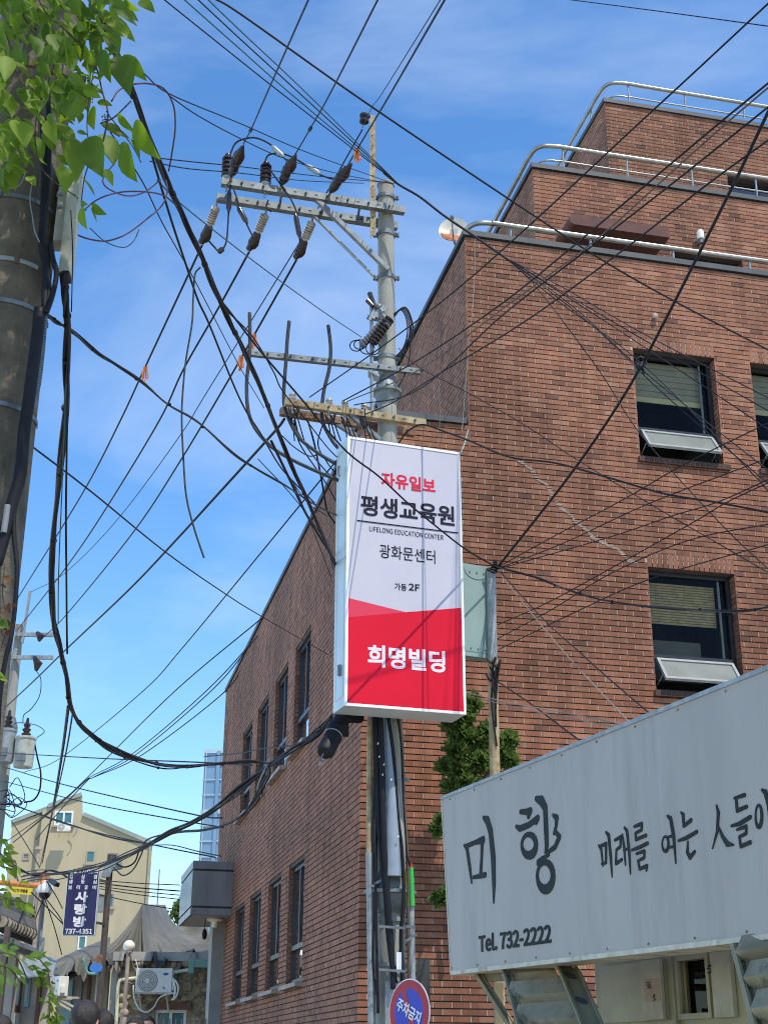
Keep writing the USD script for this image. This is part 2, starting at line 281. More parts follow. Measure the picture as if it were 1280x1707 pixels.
M['teal_glass'] = mat('teal_window', (0.04, 0.16, 0.17), (0.03, 0.11, 0.12), 1.0, 0.12, spec=0.7)
M['vent'] = mat('vent_grey', (0.22, 0.22, 0.21), None, 3, 0.7)
M['ac_white'] = mat('ac_white', (0.72, 0.70, 0.62), (0.62, 0.6, 0.53), 5, 0.45)
M['ac_grille'] = mat('ac_grille', (0.27, 0.27, 0.26), (0.2, 0.2, 0.19), 5, 0.5)
M['ac_blue'] = mat('ac_badge', (0.04, 0.08, 0.4), None, 5, 0.4)
M['navy'] = mat('navy_board', (0.018, 0.014, 0.085), (0.014, 0.011, 0.07), 1.2, 0.4)
M['tarp'] = mat('grey_tarp', (0.145, 0.138, 0.113), (0.085, 0.082, 0.07), 1.3, 0.75, 0.9, 3.5, dirt=(0.09, 0.087, 0.08), dscale=1.1)
M['stonewall'] = mat('rubble_wall', (0.34, 0.26, 0.15), (0.15, 0.11, 0.065), 7, 0.95, 1.0, 22, dirt=(0.42, 0.34, 0.22), dscale=9)
M['gutter'] = mat('green_gutter', (0.14, 0.30, 0.23), (0.11, 0.24, 0.18), 4, 0.5)
M['pipe_cream'] = mat('cream_pipe', (0.62, 0.62, 0.42), (0.54, 0.54, 0.36), 4, 0.5)
M['globe'] = mat('globe_shade', (0.78, 0.74, 0.62), (0.7, 0.65, 0.52), 4, 0.3)
M['poleblack'] = mat('brown_pole', (0.10, 0.075, 0.06), (0.055, 0.045, 0.04), 6, 0.75)
M['tile'] = mat('dark_roof_tile', (0.085, 0.085, 0.082), (0.05, 0.05, 0.05), 8, 0.85, 0.3)
M['tile_clay'] = mat('tile_plaster', (0.42, 0.37, 0.28), (0.26, 0.22, 0.16), 8, 0.9)
M['door_teal'] = mat('teal_door', (0.22, 0.38, 0.40), (0.17, 0.3, 0.32), 3, 0.6)
M['wood'] = mat('brown_wood', (0.17, 0.075, 0.04), (0.11, 0.05, 0.03), 5, 0.7, stretch=(6, 6, 0.6))
M['plaster'] = mat('white_plaster', (0.42, 0.405, 0.36), (0.30, 0.29, 0.255), 2.0, 0.85, 0.1)
M['tower_glass'] = mat('tower_glass', (0.20, 0.31, 0.43), (0.15, 0.25, 0.36), 0.08, 0.12, spec=0.8)
M['tower_frame'] = mat('tower_spandrel', (0.42, 0.52, 0.58), (0.36, 0.46, 0.52), 0.1, 0.4)
M['hair'] = mat('dark_hair', (0.022, 0.015, 0.011), (0.012, 0.009, 0.007), 60, 0.45, 0.6, 260, stretch=(3, 3, 0.6))
M['skin'] = mat('skin', (0.50, 0.29, 0.20), (0.46, 0.26, 0.18), 12, 0.5)
M['shirt_a'] = mat('navy_shirt', (0.03, 0.035, 0.06), None, 8, 0.85)
M['shirt_b'] = mat('grey_shirt', (0.25, 0.25, 0.26), None, 8, 0.85)
M['trousers'] = mat('dark_trousers', (0.03, 0.03, 0.035), None, 8, 0.85)
M['orange_arm'] = mat('orange_paint', (0.62, 0.22, 0.05), (0.5, 0.17, 0.04), 5, 0.5)
M['cctv_dark'] = mat('smoked_dome', (0.01, 0.01, 0.012), None, 5, 0.12)
M['blueround'] = mat('blue_plate', (0.05, 0.2, 0.6), None, 4, 0.4)
M['bark'] = mat('vine_bark', (0.10, 0.065, 0.04), (0.05, 0.035, 0.025), 30, 0.9, 0.6, 150)
M['leaf'] = leaf_mat('vine_leaf', (0.15, 0.22, 0.022), (0.018, 0.05, 0.009), (0.27, 0.43, 0.015))
M['leaf_b'] = leaf_mat('bright_leaf', (0.15, 0.26, 0.04), (0.06, 0.13, 0.02), (0.30, 0.48, 0.06))
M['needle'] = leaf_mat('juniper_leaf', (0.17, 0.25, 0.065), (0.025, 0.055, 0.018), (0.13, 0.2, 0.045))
M['dry_leaf'] = leaf_mat('dry_leaf', (0.19, 0.085, 0.04), (0.10, 0.05, 0.025), (0.14, 0.06, 0.03))
def build_text(): pass
FONT = glob.glob('/opt/blender-*/*/datafiles/fonts/Noto Sans CJK*')[0]
def text_poly(text, bold=0, size=170, track=0):
    "lettering as a shapely shape, one unit = the height of a capital, origin at its lower left"
    from PIL import Image, ImageDraw, ImageFont
    font = ImageFont.truetype(FONT, size); x = 6; adv = []
    for ch in text: adv.append(x); x += font.getlength(ch) + track * size
    im = Image.new('L', (int(x) + 12, int(size * 1.5))); d = ImageDraw.Draw(im)
    for ch, px in zip(text, adv): d.text((px, size * 1.12), ch, 255, font, anchor='ls', stroke_width=bold)
    a = np.pad(np.asarray(im) > 127, ((0, 0), (1, 1))).astype(np.int8)
    rows, st = np.nonzero(np.diff(a, axis=1) == 1); en = np.nonzero(np.diff(a, axis=1) == -1)[1]
    g = union_all([sbox(s, -r - 1, e, -r) for s, e, r in zip(st, en, rows)]).buffer(0.7).buffer(-0.7).simplify(0.75)
    x0, y0, x1, y1 = g.bounds
    return affinity.translate(g, -x0, -y0)
def fit_poly(g, x, y, w, h=None):
    "scales the shape to width w (and height h), its lower-left corner to x, y"
    x0, y0, x1, y1 = g.bounds; sx = w / (x1 - x0); sy = sx if h is None else h / (y1 - y0)
    return affinity.affine_transform(g, [sx, 0, 0, sy, x - x0 * sx, y - y0 * sy])
def stroke(pts):
    "brush stroke of (x, y, width)"
    c = [Point(x, y).buffer(w / 2, 6) for x, y, w in pts]
    return union_all([union_all([a, b]).convex_hull for a, b in zip(c, c[1:])] or c)
# ---------------------------------------------------------------- ground
def street_z(y): return 0.0 if y < 4 else 0.03 * (y - 4) if y < 30 else 0.78
gm = MB(); ys = [-60, -8, 4, 10, 16, 22, 30, 60, 140, 500, 1500]
for a, b in zip(ys, ys[1:]):
    w0 = 900; gm.quad((-w0, a, street_z(a)), (w0, a, street_z(a)), (w0, b, street_z(b)), (-w0, b, street_z(b)))
gm.build('ground', M['asphalt'], kind='structure')

# ---------------------------------------------------------------- brick building
rng = np.random.default_rng(5)
AL = math.radians(12.855)
C0 = V(14.5 * math.sin(math.radians(-0.884)), 14.5 * math.cos(math.radians(-0.884)), 0)
EF, EL = V(math.cos(AL), math.sin(AL), 0), V(-math.sin(AL), math.cos(AL), 0)
NF, NL = -EL, -EF
ZA, ZB = 9.70 + 1.6, 7.07 + 1.6
S1 = 1.246; SMAX = 8.5; TMAX = 13.36
building = thing('brick_building', 'stepped red-brown brick building with steel roof rails filling the right half', 'building')
COURSE, BL, BH = 0.0672, 0.195, 0.0535
BRICKS = []          # (corners, tone, area in picture)
mortar_bed, mortar_course = MB(), MB()
def brick_box(o, e, n, s0, s1, z0, z1, dep, tone, tilt=0.0, weight=1.0):
    a = o + e * s0 + ZUP * z0; ex = e * (s1 - s0); ez = ZUP * (z1 - z0)
    f = np.array([a, a + ex, a + ex + ez, a + ez]); b = f - n * dep
    f = f.copy(); f[2:] += n * tilt
    BRICKS.append((np.vstack([f, b]), tone, weight))
def span_cut(s0, s1, cuts):
    segs = [(s0, s1)]
    for a, b in cuts:
        nxt = []
        for p, q in segs:
            if b <= p or a >= q: nxt.append((p, q)); continue
            if a > p: nxt.append((p, a))
            if b < q: nxt.append((b, q))
        segs = nxt
    return segs
def masonry(o, e, n, s0, s1, z0, z1, ops=(), tone=(0.51, 1.0), thick=0.22, weight=1.0, soldier=True, corner0=None):
    "running bond: bricks proud of flush perpends and raked beds; ops are openings (s0, s1, z0, z1)"
    holes = [(a - 0.0, b + 0.0, c, d) for a, b, c, d in ops]
    xs = sorted({s0, s1, *[x for q in holes for x in q[:2] if s0 < x < s1]}); zs = sorted({z0, z1, *[x for q in holes for x in q[2:] if z0 < x < z1]})
    r = o - n * 0.019
    for xa, xb in zip(xs, xs[1:]):
        for za, zb in zip(zs, zs[1:]):
            cx, cz = (xa + xb) / 2, (za + zb) / 2
            if any(a < cx < b and c < cz < d for a, b, c, d in holes): continue
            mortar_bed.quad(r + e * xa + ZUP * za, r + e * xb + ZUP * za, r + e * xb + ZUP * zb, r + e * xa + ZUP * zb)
    k = 0; z = z0
    while z + BH < z1 + 0.01:
        zt = min(z + BH, z1)
        cuts = [(a, b) for a, b, c, d in holes if c < zt - 0.012 and d > z + 0.012]
        sold = [(a, b) for a, b, c, d in holes if soldier and d - 0.01 <= z + BH / 2 < d + 0.185]
        for p, q in span_cut(s0, s1, cuts):
            m = o - n * 0.0045
            mortar_course.obox(m + e * p + ZUP * z - n * 0.009, e * (q - p), n * 0.009, ZUP * (zt - z))
        for p, q in span_cut(s0, s1, cuts + sold):
            x = p if (k % 2 == 0 or p > s0) else p - BL / 2
            x = s0 + math.floor((p - s0) / BL + (0.5 if k % 2 else 0)) * BL - (BL / 2 if k % 2 else 0)
            while x < q - 0.015:
                a, b = max(x, p), min(x + BL - 0.011, q)
                if b - a > 0.02:
                    t = tone[0] + (tone[1] - tone[0]) * float(np.clip(rng.normal(0.60, 0.175 if tone[0] > 0.4 else 0.13), 0.02, 1))
                    if rng.random() < (0.025 if tone[0] > 0.4 else 0.01): t = tone[0] + (tone[1] - tone[0]) * 0.08
                    pr = n * rng.uniform(-0.002, 0.0025)
                    brick_box(o + pr, e, n, a, b, z + rng.uniform(-0.0012, 0.0012), zt, 0.02, t, rng.uniform(0.0, 0.004), weight)
                x += BL
        z += COURSE; k += 1
    for a, b, c, d in holes:
        if soldier:
            x = a
            while x < b - 0.02:
                brick_box(o, e, n, x, min(x + 0.056, b), d + 0.004, d + 0.186, 0.02, tone[0] + (tone[1] - tone[0]) * float(np.clip(rng.normal(0.5, 0.18), 0, 1)), 0, weight); x += 0.066
        for side, sg in ((a, 1), (b, -1)):          # brick jambs and soffit of the reveal
            z, k = c, 0
            while z + BH < d + 0.02:
                zt = min(z + BH, d)
                for u0, u1 in (((0.0, 0.17),) if k % 2 else ((0.0, 0.092), (0.102, 0.17))):
                    # faces along the opening's side
                    t = tone[0] + (tone[1] - tone[0]) * float(np.clip(rng.normal(0.55, 0.2), 0, 1))
                    brick_box(o + e * side, -n, e * sg, max(u0, 0.001), u1, z, zt, 0.02, t, 0, 0.1)
                z += COURSE; k += 1
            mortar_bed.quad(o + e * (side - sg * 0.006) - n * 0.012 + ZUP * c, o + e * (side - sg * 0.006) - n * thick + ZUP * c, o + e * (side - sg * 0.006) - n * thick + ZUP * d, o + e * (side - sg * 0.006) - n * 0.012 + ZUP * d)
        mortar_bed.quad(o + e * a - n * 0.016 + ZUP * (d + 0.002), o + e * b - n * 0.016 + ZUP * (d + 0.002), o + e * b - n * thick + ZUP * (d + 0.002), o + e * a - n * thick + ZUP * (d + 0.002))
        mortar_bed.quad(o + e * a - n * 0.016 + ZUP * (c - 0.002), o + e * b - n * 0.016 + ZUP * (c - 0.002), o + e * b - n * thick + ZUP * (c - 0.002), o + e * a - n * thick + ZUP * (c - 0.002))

def sl(p, o=C0, e=EF): return float((np.asarray(p) - o) @ e)
# openings of the street front
SW, SX = 3.41, 4.509
sW2 = sl(on(1250, 606, C0, NF))
front_ops = [(SW, SX, 8.49, 9.98), (SW, SX, 5.585, 7.07), (sW2, sW2 + 1.10, 8.49, 9.98), (sW2, sW2 + 1.10, 5.585, 7.07)]
masonry(C0, EF, NF, 0, S1, 0.0, ZB, (), weight=1)
masonry(C0, EF, NF, S1, SMAX, 0.0, ZA, front_ops)
# openings of the alley side: four above, four below
tn = [3.332, 5.199, 7.099, 8.964]
tw = sl(on(493.6, 1084, C0, NL), C0, EL) - tn[0]
left_ops = [(t, t + tw, 5.585, 7.07) for t in tn] + [(t, t + tw, 2.575, 4.045) for t in tn]
# along the alley the outward side is NL; run bricks with e = EL
masonry(C0, EL, NL, 0, TMAX, 0.0, ZB, left_ops, tone=(0.0, 0.49), weight=1.0, soldier=False)
# upper storey set in from the alley
OA = C0 + EF * S1
masonry(OA, EL, NL, 0, TMAX, ZB - 0.3, ZA, (), tone=(0.0, 0.49), weight=0.6)
# terraces three and four
T3, T4 = 1.5, 3.0
P3 = C0 + EL * T3; p = on(888, 279, P3, NF); S3, Z3 = sl(p, P3), p[2]
P4 = C0 + EL * T4; p = on(1008, 170, P4, NF); S4, Z4 = sl(p, P4), p[2]
def op3(u0, v0, u1, v1):
    a, b = on(u0, v0, P3, NF), on(u1, v1, P3, NF); return (sl(a, P3), sl(b, P3), min(a[2], b[2]), max(a[2], b[2]))
q = on(988, 401, P3, NF); wz1 = q[2]
o3 = [(sl(on(950, 402, P3, NF), P3), sl(on(1076, 420, P3, NF), P3), ZA + 0.12, wz1), (sl(on(1122, 424, P3, NF), P3), sl(on(1237, 435, P3, NF), P3), ZA + 0.12, on(1124, 418, P3, NF)[2])]
masonry(P3, EF, NF, S3, SMAX, ZA - 0.5, Z3, o3, soldier=False, weight=0.8)
masonry(P3 + EF * S3, EL, NL, 0, TMAX - T3, ZA - 0.5, Z3, (), tone=(0.0, 0.49), weight=0.5)
q = on(1212, 293, P4, NF)
o4 = [(sl(q, P4), sl(q, P4) + 1.0, Z3 + 0.1, q[2])]
masonry(P4, EF, NF, S4, SMAX, Z3 - 0.5, Z4, o4, soldier=False, weight=0.8)
masonry(P4 + EF * S4, EL, NL, 0, TMAX - T4, Z3 - 0.5, Z4, (), tone=(0.0, 0.49), weight=0.5)
mortar_bed.build('mortar_wall', M['mortar_shaded'], building)
mortar_course.build('mortar_joints', M['mortar'], building)
# the blocks behind the walls, so that the building is solid: roofs and back walls
core = MB()
def block(o, s0, s1, t0, t1, z0, z1): core.obox(o + EF * s0 + EL * t0 + ZUP * z0, EF * (s1 - s0), EL * (t1 - t0), ZUP * (z1 - z0))
block(C0, 0.3, S1 + 0.2, 0.3, TMAX - 0.05, ZB - 0.62, ZB - 0.5)
block(C0, S1 + 0.3, SMAX, 0.3, TMAX - 0.05, ZA - 0.62, ZA - 0.5)
block(C0, S3 + 0.3, SMAX, T3 + 0.3, TMAX - 0.05, Z3 - 0.62, Z3 - 0.5)
block(C0, S4 + 0.3, SMAX, T4 + 0.3, TMAX - 0.05, Z4 - 0.62, Z4 - 0.5)
block(C0, 0.02, SMAX, TMAX - 0.03, TMAX + 0.22, 0, ZB)
block(C0, S1 + 0.02, SMAX, TMAX - 0.03, TMAX + 0.22, ZB + 0.002, ZA)
block(C0, SMAX + 0.002, SMAX + 0.2, 0.05, TMAX, 0, ZA)
# parapet inner faces
for (s0, t0, z) in ((0, 0, ZB), (S1, 0, ZA), (S3, T3, Z3), (S4, T4, Z4)):
    s1_ = S1 if z == ZB else SMAX
    block(C0, s0 + 0.22, s1_ - 0.01, t0 + 0.18, t0 + 0.24, z - 0.5, z - 0.003)
    block(C0, s0 + 0.18, s0 + 0.24, t0 + 0.25, TMAX - 0.06, z - 0.5, z - 0.003)
core.build('roof_deck', M['render_grey'], building)
def coping(s0, s1, t0, t1, z, label=None):
    m = MB()
    m.obox(C0 + EF * (s0 - 0.03) + EL * (t0 - 0.03) + ZUP * z, EF * (s1 - s0 + 0.03), EL * 0.31, ZUP * 0.075)
    m.obox(C0 + EF * (s0 - 0.03) + EL * (t0 + 0.282) + ZUP * z, EF * 0.31, EL * (t1 - t0 - 0.28), ZUP * 0.073)
    m.build('parapet_coping', M['coping'], building, label=label)
coping(0, S1 - 0.03, 0, TMAX, ZB); coping(S1, SMAX, 0, TMAX, ZA); coping(S3, SMAX, T3, TMAX, Z3); coping(S4, SMAX, T4, TMAX, Z4)

# windows
def window(o, e, n, s0, s1, z0, z1, style, label=None, dep=0.13):
    if style == 'alley': dep = 0.06
    f = MB(); b = o - n * dep; fw = 0.05
    def fr(sa, sb, za, zb, d=0.05, off=0.0): f.obox(b + e * sa + ZUP * za - n * (d - off), e * (sb - sa), n * d, ZUP * (zb - za))
    fr(s0 + 0.003, s0 + fw, z0 + 0.003, z1 - 0.003); fr(s1 - fw, s1 - 0.003, z0 + 0.003, z1 - 0.003)
    fr(s0 + fw, s1 - fw, z1 - fw, z1 - 0.003); fr(s0 + fw, s1 - fw, z0 + 0.003, z0 + fw)
    w, h = s1 - s0, z1 - z0
    tr = z0 + h * (0.29 if style.startswith('front') else 0.30)
    fr(s0 + fw, s1 - fw, tr - 0.03, tr + 0.03, 0.06, 0.012)
    if style == 'alley': fr(s0 + w * 0.52, s0 + w * 0.52 + 0.05, tr + 0.03, z1 - fw)
    if style == 'band': fr(s0 + w * 0.6, s0 + w * 0.6 + 0.04, tr + 0.03, z1 - fw)
    win = f.build('window', M['bronze'], building, label=label)
    def pane(sa, sb, za, zb, m='glass', off=-0.03):
        g = b + n * off; MB().quad(g + e * sa + ZUP * za, g + e * sb + ZUP * za, g + e * sb + ZUP * zb, g + e * sa + ZUP * zb).build('pane', M[m], win)
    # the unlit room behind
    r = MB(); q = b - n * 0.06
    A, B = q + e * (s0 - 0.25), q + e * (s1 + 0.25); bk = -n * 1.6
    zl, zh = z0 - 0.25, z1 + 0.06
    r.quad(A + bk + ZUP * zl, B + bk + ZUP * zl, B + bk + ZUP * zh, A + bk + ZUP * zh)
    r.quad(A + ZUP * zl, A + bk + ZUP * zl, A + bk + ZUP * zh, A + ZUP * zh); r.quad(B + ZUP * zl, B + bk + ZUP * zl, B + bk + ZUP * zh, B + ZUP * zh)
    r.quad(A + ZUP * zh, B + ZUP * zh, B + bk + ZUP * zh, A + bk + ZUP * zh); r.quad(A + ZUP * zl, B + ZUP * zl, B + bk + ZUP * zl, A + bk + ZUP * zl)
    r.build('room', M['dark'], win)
    if style.startswith('front'):
        pane(s0 + fw, s1 - fw, tr + 0.03, z1 - fw)
        # thin second frame on the right, as the sliding sash shows
        MB().obox(b + e * (s1 - 0.15) + ZUP * (tr + 0.03) - n * 0.055, e * 0.025, n * 0.02, ZUP * (z1 - fw - tr - 0.03)).build('sash_rail', M['sash'], win)
        # top-hung hopper swung out at the bottom
        hh = tr - 0.035 - z0 - 0.03; ang = math.radians(36); top = b + n * 0.02 + ZUP * (tr - 0.04)
        dn = -ZUP * math.cos(ang) + n * math.sin(ang); nn = n * math.cos(ang) + ZUP * math.sin(ang)
        a0, a1 = s0 + 0.07, s1 - 0.07; t = MB()
        for (x0, x1, y0, y1) in ((a0, a0 + 0.035, 0, hh), (a1 - 0.035, a1, 0, hh), (a0 + 0.035, a1 - 0.035, 0, 0.035), (a0 + 0.035, a1 - 0.035, hh - 0.035, hh)):
            t.obox(top + e * x0 + dn * y0, e * (x1 - x0), dn * (y1 - y0), nn * 0.035)
        t.build('hopper_sash', M['sash'], win)
        MB().obox(top + e * (a0 + 0.034) + dn * 0.034 + nn * 0.012, e * (a1 - a0 - 0.068), dn * (hh - 0.068), nn * 0.008).build('hopper_pane', M['frost'], win)
        st = MB()
        for x in (a0 + 0.01, a1 - 0.02): st.bar(top + e * x + dn * (hh * 0.7), b + e * x + ZUP * (tr - 0.04 - hh * 0.8), 0.008, 0.015)
        st.build('stay', M['sash'], win)
        # blind behind the pane
        g = b - n * 0.12
        if style == 'front_upper':
            zt = z1 - 0.04; nsl = 7; hs = (z1 - 0.04 - (tr + (z1 - tr) * 0.42)) / nsl
            for k in range(nsl):
                MB().obox(g + e * (s0 + 0.02) + ZUP * (zt - hs * (k + 1)), e * (w - 0.14), n * 0.012, ZUP * hs * 0.92).build('slat', M['slat_y'] if k == nsl - 1 else M['slat'], win)
            MB().obox(b - n * 0.9 + e * (s0 + 0.2) + ZUP * (z0 - 0.2), e * 0.5, n * 0.3, ZUP * 0.5).build('cupboard', M['room'], win)
            pot = MB().lathe(b - n * 0.25 + e * (s0 + 0.17) + ZUP * (z0 + 0.03), ZUP, [(0, 0.04), (0.1, 0.055), (0.1, 0.045)], 10)
            pot.build('pot', M['tread'], win)
            MB().obox(b - n * 0.3 + e * (s0 + 0.8) + ZUP * (z0 + 0.03), e * 0.08, n * 0.05, ZUP * 0.14).build('yellow_box', M['slat_y'], win)
        else:
            zt = z1 - 0.1; nsl = 16; hs = (zt - (tr + (z1 - tr) * 0.42)) / nsl
            for k in range(nsl):
                MB().obox(g + e * (s0 + 0.04) + ZUP * (zt - hs * (k + 1)), e * (w - 0.2), n * 0.006, ZUP * hs * 0.8).build('slat', M['bamboo'], win)
            MB().obox(b - n * 0.5 + e * (s0 + 0.1) + ZUP * (tr - 0.2), e * 0.7, n * 0.2, ZUP * 0.5).build('cupboard', M['room'], win)
        # brick sill on edge, leaning out
        x = s0 - 0.03; sb = MB()
        while x < s1 + 0.02:
            a = o + e * x + ZUP * (z0 - 0.075) + n * 0.045
            MB().obox(a, e * 0.058, -n * 0.16, ZUP * 0.07).build('sill_brick', M['brick_dark'], win); x += 0.067
        MB().obox(o + e * (s0 - 0.03) + ZUP * (z0 - 0.071) + n * 0.036, e * (w + 0.06), -n * 0.15, ZUP * 0.06).build('sill_bed', M['mortar'], win)
    elif style == 'alley':
        pane(s0 + fw, s0 + w * 0.52, tr + 0.03, z1 - fw); pane(s0 + w * 0.52 + 0.05, s1 - fw, tr + 0.03, z1 - fw); pane(s0 + fw, s1 - fw, z0 + fw, tr - 0.03, 'glass_blue' if z0 > 4 else 'glass')
        sm = MB(); a = o + e * (s0 - 0.04) + n * 0.09 + ZUP * (z0 - 0.075)
        sm.add([a, a + e * (w + 0.08), a + e * (w + 0.08) - n * 0.2, a - n * 0.2, a + ZUP * 0.05, a + e * (w + 0.08) + ZUP * 0.05, a + e * (w + 0.08) - n * 0.2 + ZUP * 0.085, a - n * 0.2 + ZUP * 0.085],
               [[0, 3, 2, 1], [4, 5, 6, 7], [0, 1, 5, 4], [1, 2, 6, 5], [2, 3, 7, 6], [3, 0, 4, 7]])
        sm.build('sill', M['sillstone'], win)
    else:
        pane(s0 + fw, s1 - fw, tr + 0.03, z1 - fw, 'glass_blue'); pane(s0 + fw, s1 - fw, z0 + fw, tr - 0.03, 'glass_blue')
    return win
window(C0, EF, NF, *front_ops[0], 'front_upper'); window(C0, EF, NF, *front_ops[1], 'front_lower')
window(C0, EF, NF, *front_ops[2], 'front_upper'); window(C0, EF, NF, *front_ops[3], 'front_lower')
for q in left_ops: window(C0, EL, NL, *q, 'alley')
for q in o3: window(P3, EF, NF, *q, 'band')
for q in o4: window(P4, EF, NF, *q, 'band')

# bricks: the 300 that show largest singly, the rest as one part
def seen(c, w):
    u, v, k = pix(c); 
    if not (4 < u < 1276 and 4 < v < 1700): return 0
    if 552 < u < 790 and 722 < v < 1205: return 0
    if 605 < u < 672 and v > 1180: return 0
    if u > 736 and v > 1331 - 0.397 * (u - 736) - 6: return 0
    return w / (k * k)
sc = []
for i, (v, t, w) in enumerate(BRICKS):
    L = np.linalg.norm(v[1] - v[0]); H = np.linalg.norm(v[3] - v[0]); n = np.cross(v[1] - v[0], v[3] - v[0]); n /= np.linalg.norm(n)
    c = v[:4].mean(0); d = unit(CAM - c); sc.append(seen(c, w) * L * H * abs(n @ d))
order = np.argsort(-np.array(sc))
QF = [[0, 1, 2, 3], [0, 4, 5, 1], [1, 5, 6, 2], [2, 6, 7, 3], [3, 7, 4, 0]]
def brick_faces(v):
    n = np.cross(v[1] - v[0], v[3] - v[0]); out = v[:4].mean(0) - v[4:].mean(0)
    return QF if n @ out > 0 else [q[::-1] for q in QF]
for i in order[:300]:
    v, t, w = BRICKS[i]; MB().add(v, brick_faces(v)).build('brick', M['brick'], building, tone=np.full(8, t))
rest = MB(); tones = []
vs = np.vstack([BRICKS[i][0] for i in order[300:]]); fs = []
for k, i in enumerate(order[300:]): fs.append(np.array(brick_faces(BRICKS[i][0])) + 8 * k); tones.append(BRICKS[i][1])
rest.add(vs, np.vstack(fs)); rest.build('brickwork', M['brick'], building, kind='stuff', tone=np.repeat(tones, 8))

# a stepped crack repaired with mortar across the front
cm = MB(); r2 = np.random.default_rng(3)
crack = [(868, 770), (885, 782), (897, 800), (912, 808), (920, 826), (935, 846), (950, 858), (962, 872), (978, 884), (990, 898), (1012, 908), (1030, 916), (1045, 932), (1062, 940)]
for (ua, va), (ub, vb) in zip(crack, crack[1:]):
    for t in np.linspace(0, 1, 5)[:-1]:
        c = on(ua + (ub - ua) * t, va + (vb - va) * t, C0 + NF * 0.002, NF); g = Point(0, 0).buffer(1, 3)
        g = Polygon([(x * r2.uniform(0.5, 1.2), y * r2.uniform(0.5, 1.2)) for x, y in g.exterior.coords[:-1]])
        if g.is_valid: cm.sheet(affinity.scale(g, r2.uniform(0.02, 0.06), r2.uniform(0.006, 0.018), origin=(0, 0)), c, EF, ZUP, NF * 0.004)
cm.build('crack_mortar', mat('grey_repair', (0.30, 0.235, 0.20), (0.24, 0.18, 0.15), 12, 0.95), building)

# steel rails on the parapets
def railing(s0, t0, z, posts, low=True, back=5.0, h=0.33):
    base = z + 0.075; r = 0.034
    def P(s, t, dz): return C0 + EF * s + EL * t + ZUP * (base + dz)
    top = spline([P(s0 + 0.12, t0 + back, h), P(s0 + 0.12, t0 + 1.2, h), P(s0 + 0.12, t0 + 0.55, h), P(s0 + 0.17, t0 + 0.24, h), P(s0 + 0.42, t0 + 0.14, h), P(s0 + 1.1, t0 + 0.14, h), P(SMAX, t0 + 0.14, h)], 8)
    ra = MB().tube(top, r, 10).build('top_rail', M['inox'], building, smooth=True)
    if low:
        lo = spline([P(s0 + 0.14, t0 + back, h * 0.5), P(s0 + 0.14, t0 + 1.2, h * 0.5), P(s0 + 0.14, t0 + 0.6, h * 0.5), P(s0 + 0.2, t0 + 0.26, h * 0.5), P(s0 + 0.46, t0 + 0.16, h * 0.5), P(s0 + 1.1, t0 + 0.16, h * 0.5), P(SMAX, t0 + 0.16, h * 0.5)], 6)
        MB().tube(lo, 0.014, 6).build('lower_rail', M['inox'], building, smooth=True)
    for s in posts: MB().cyl(P(s, t0 + 0.15, -0.01), P(s, t0 + 0.15, h), 0.016, k=8).build('rail_post', M['inox'], building, smooth=True)
    for t in np.arange(0.9, back, 1.3): MB().cyl(P(s0 + 0.13, t0 + t, -0.01), P(s0 + 0.13, t0 + t, h), 0.016, k=8).build('rail_post', M['inox'], building, smooth=True)
def spx(us, y, P): return [sl(on(u, y, P, NF), P) for u in us]
railing(S1, 0, ZA, spx([852, 985, 1122, 1247], 420, C0 + EL * 0.15) + [SMAX - 1.2], low=False, h=0.26)
railing(S3, T3, Z3, spx([947, 1054, 1162, 1268], 300, P3) + [SMAX - 0.8], h=0.47)
railing(S4, T4, Z4, spx([1056, 1150, 1247], 180, P4) + [SMAX - 0.8], h=0.50)

# red slab over the terrace window, with rounded left end
a, b = on(948, 372, P3 + NF * 0.55, NF), on(1116, 392, P3 + NF * 0.55, NF)
sa, sb, zb_ = sl(a, P3), sl(b, P3), a[2]
zc = on(960, 375, P3 + NF * 0.55, NF)[2]
g = LineString([(0.10, 0.10), (sb - sa, 0.10)]).buffer(0.085, cap_style=1).intersection(sbox(-0.2, -0.2, sb - sa, 0.4))
MB().sheet(g, P3 + EF * sa + ZUP * zc, EF, ZUP, NF * 0.55).build('window_slab', M['redslab'], building, label='red-brown concrete slab over the terrace window')
lp = on(1168, 400, P3 + NF * 0.1, NF)
lm = MB().bar(lp - NF * 0.1, lp, 0.05, 0.06).cyl(lp - ZUP * 0.05, lp + ZUP * 0.02, 0.035, k=12)
ln = lm.build('wall_lamp', M['galv_dark'], building); MB().lathe(lp + ZUP * 0.02, ZUP, [(0, 0.045), (0.02, 0.055), (0.12, 0.055), (0.145, 0.035), (0.15, 0.0)], 12).build('lamp_glass', M['globe'], ln, smooth=40)
pk = on(1090, 529, C0, NF); MB().lathe(pk, NF, [(0, 0.03), (0.05, 0.04), (0.07, 0.02)], 8).build('wall_spout', M['tile_clay'], building)

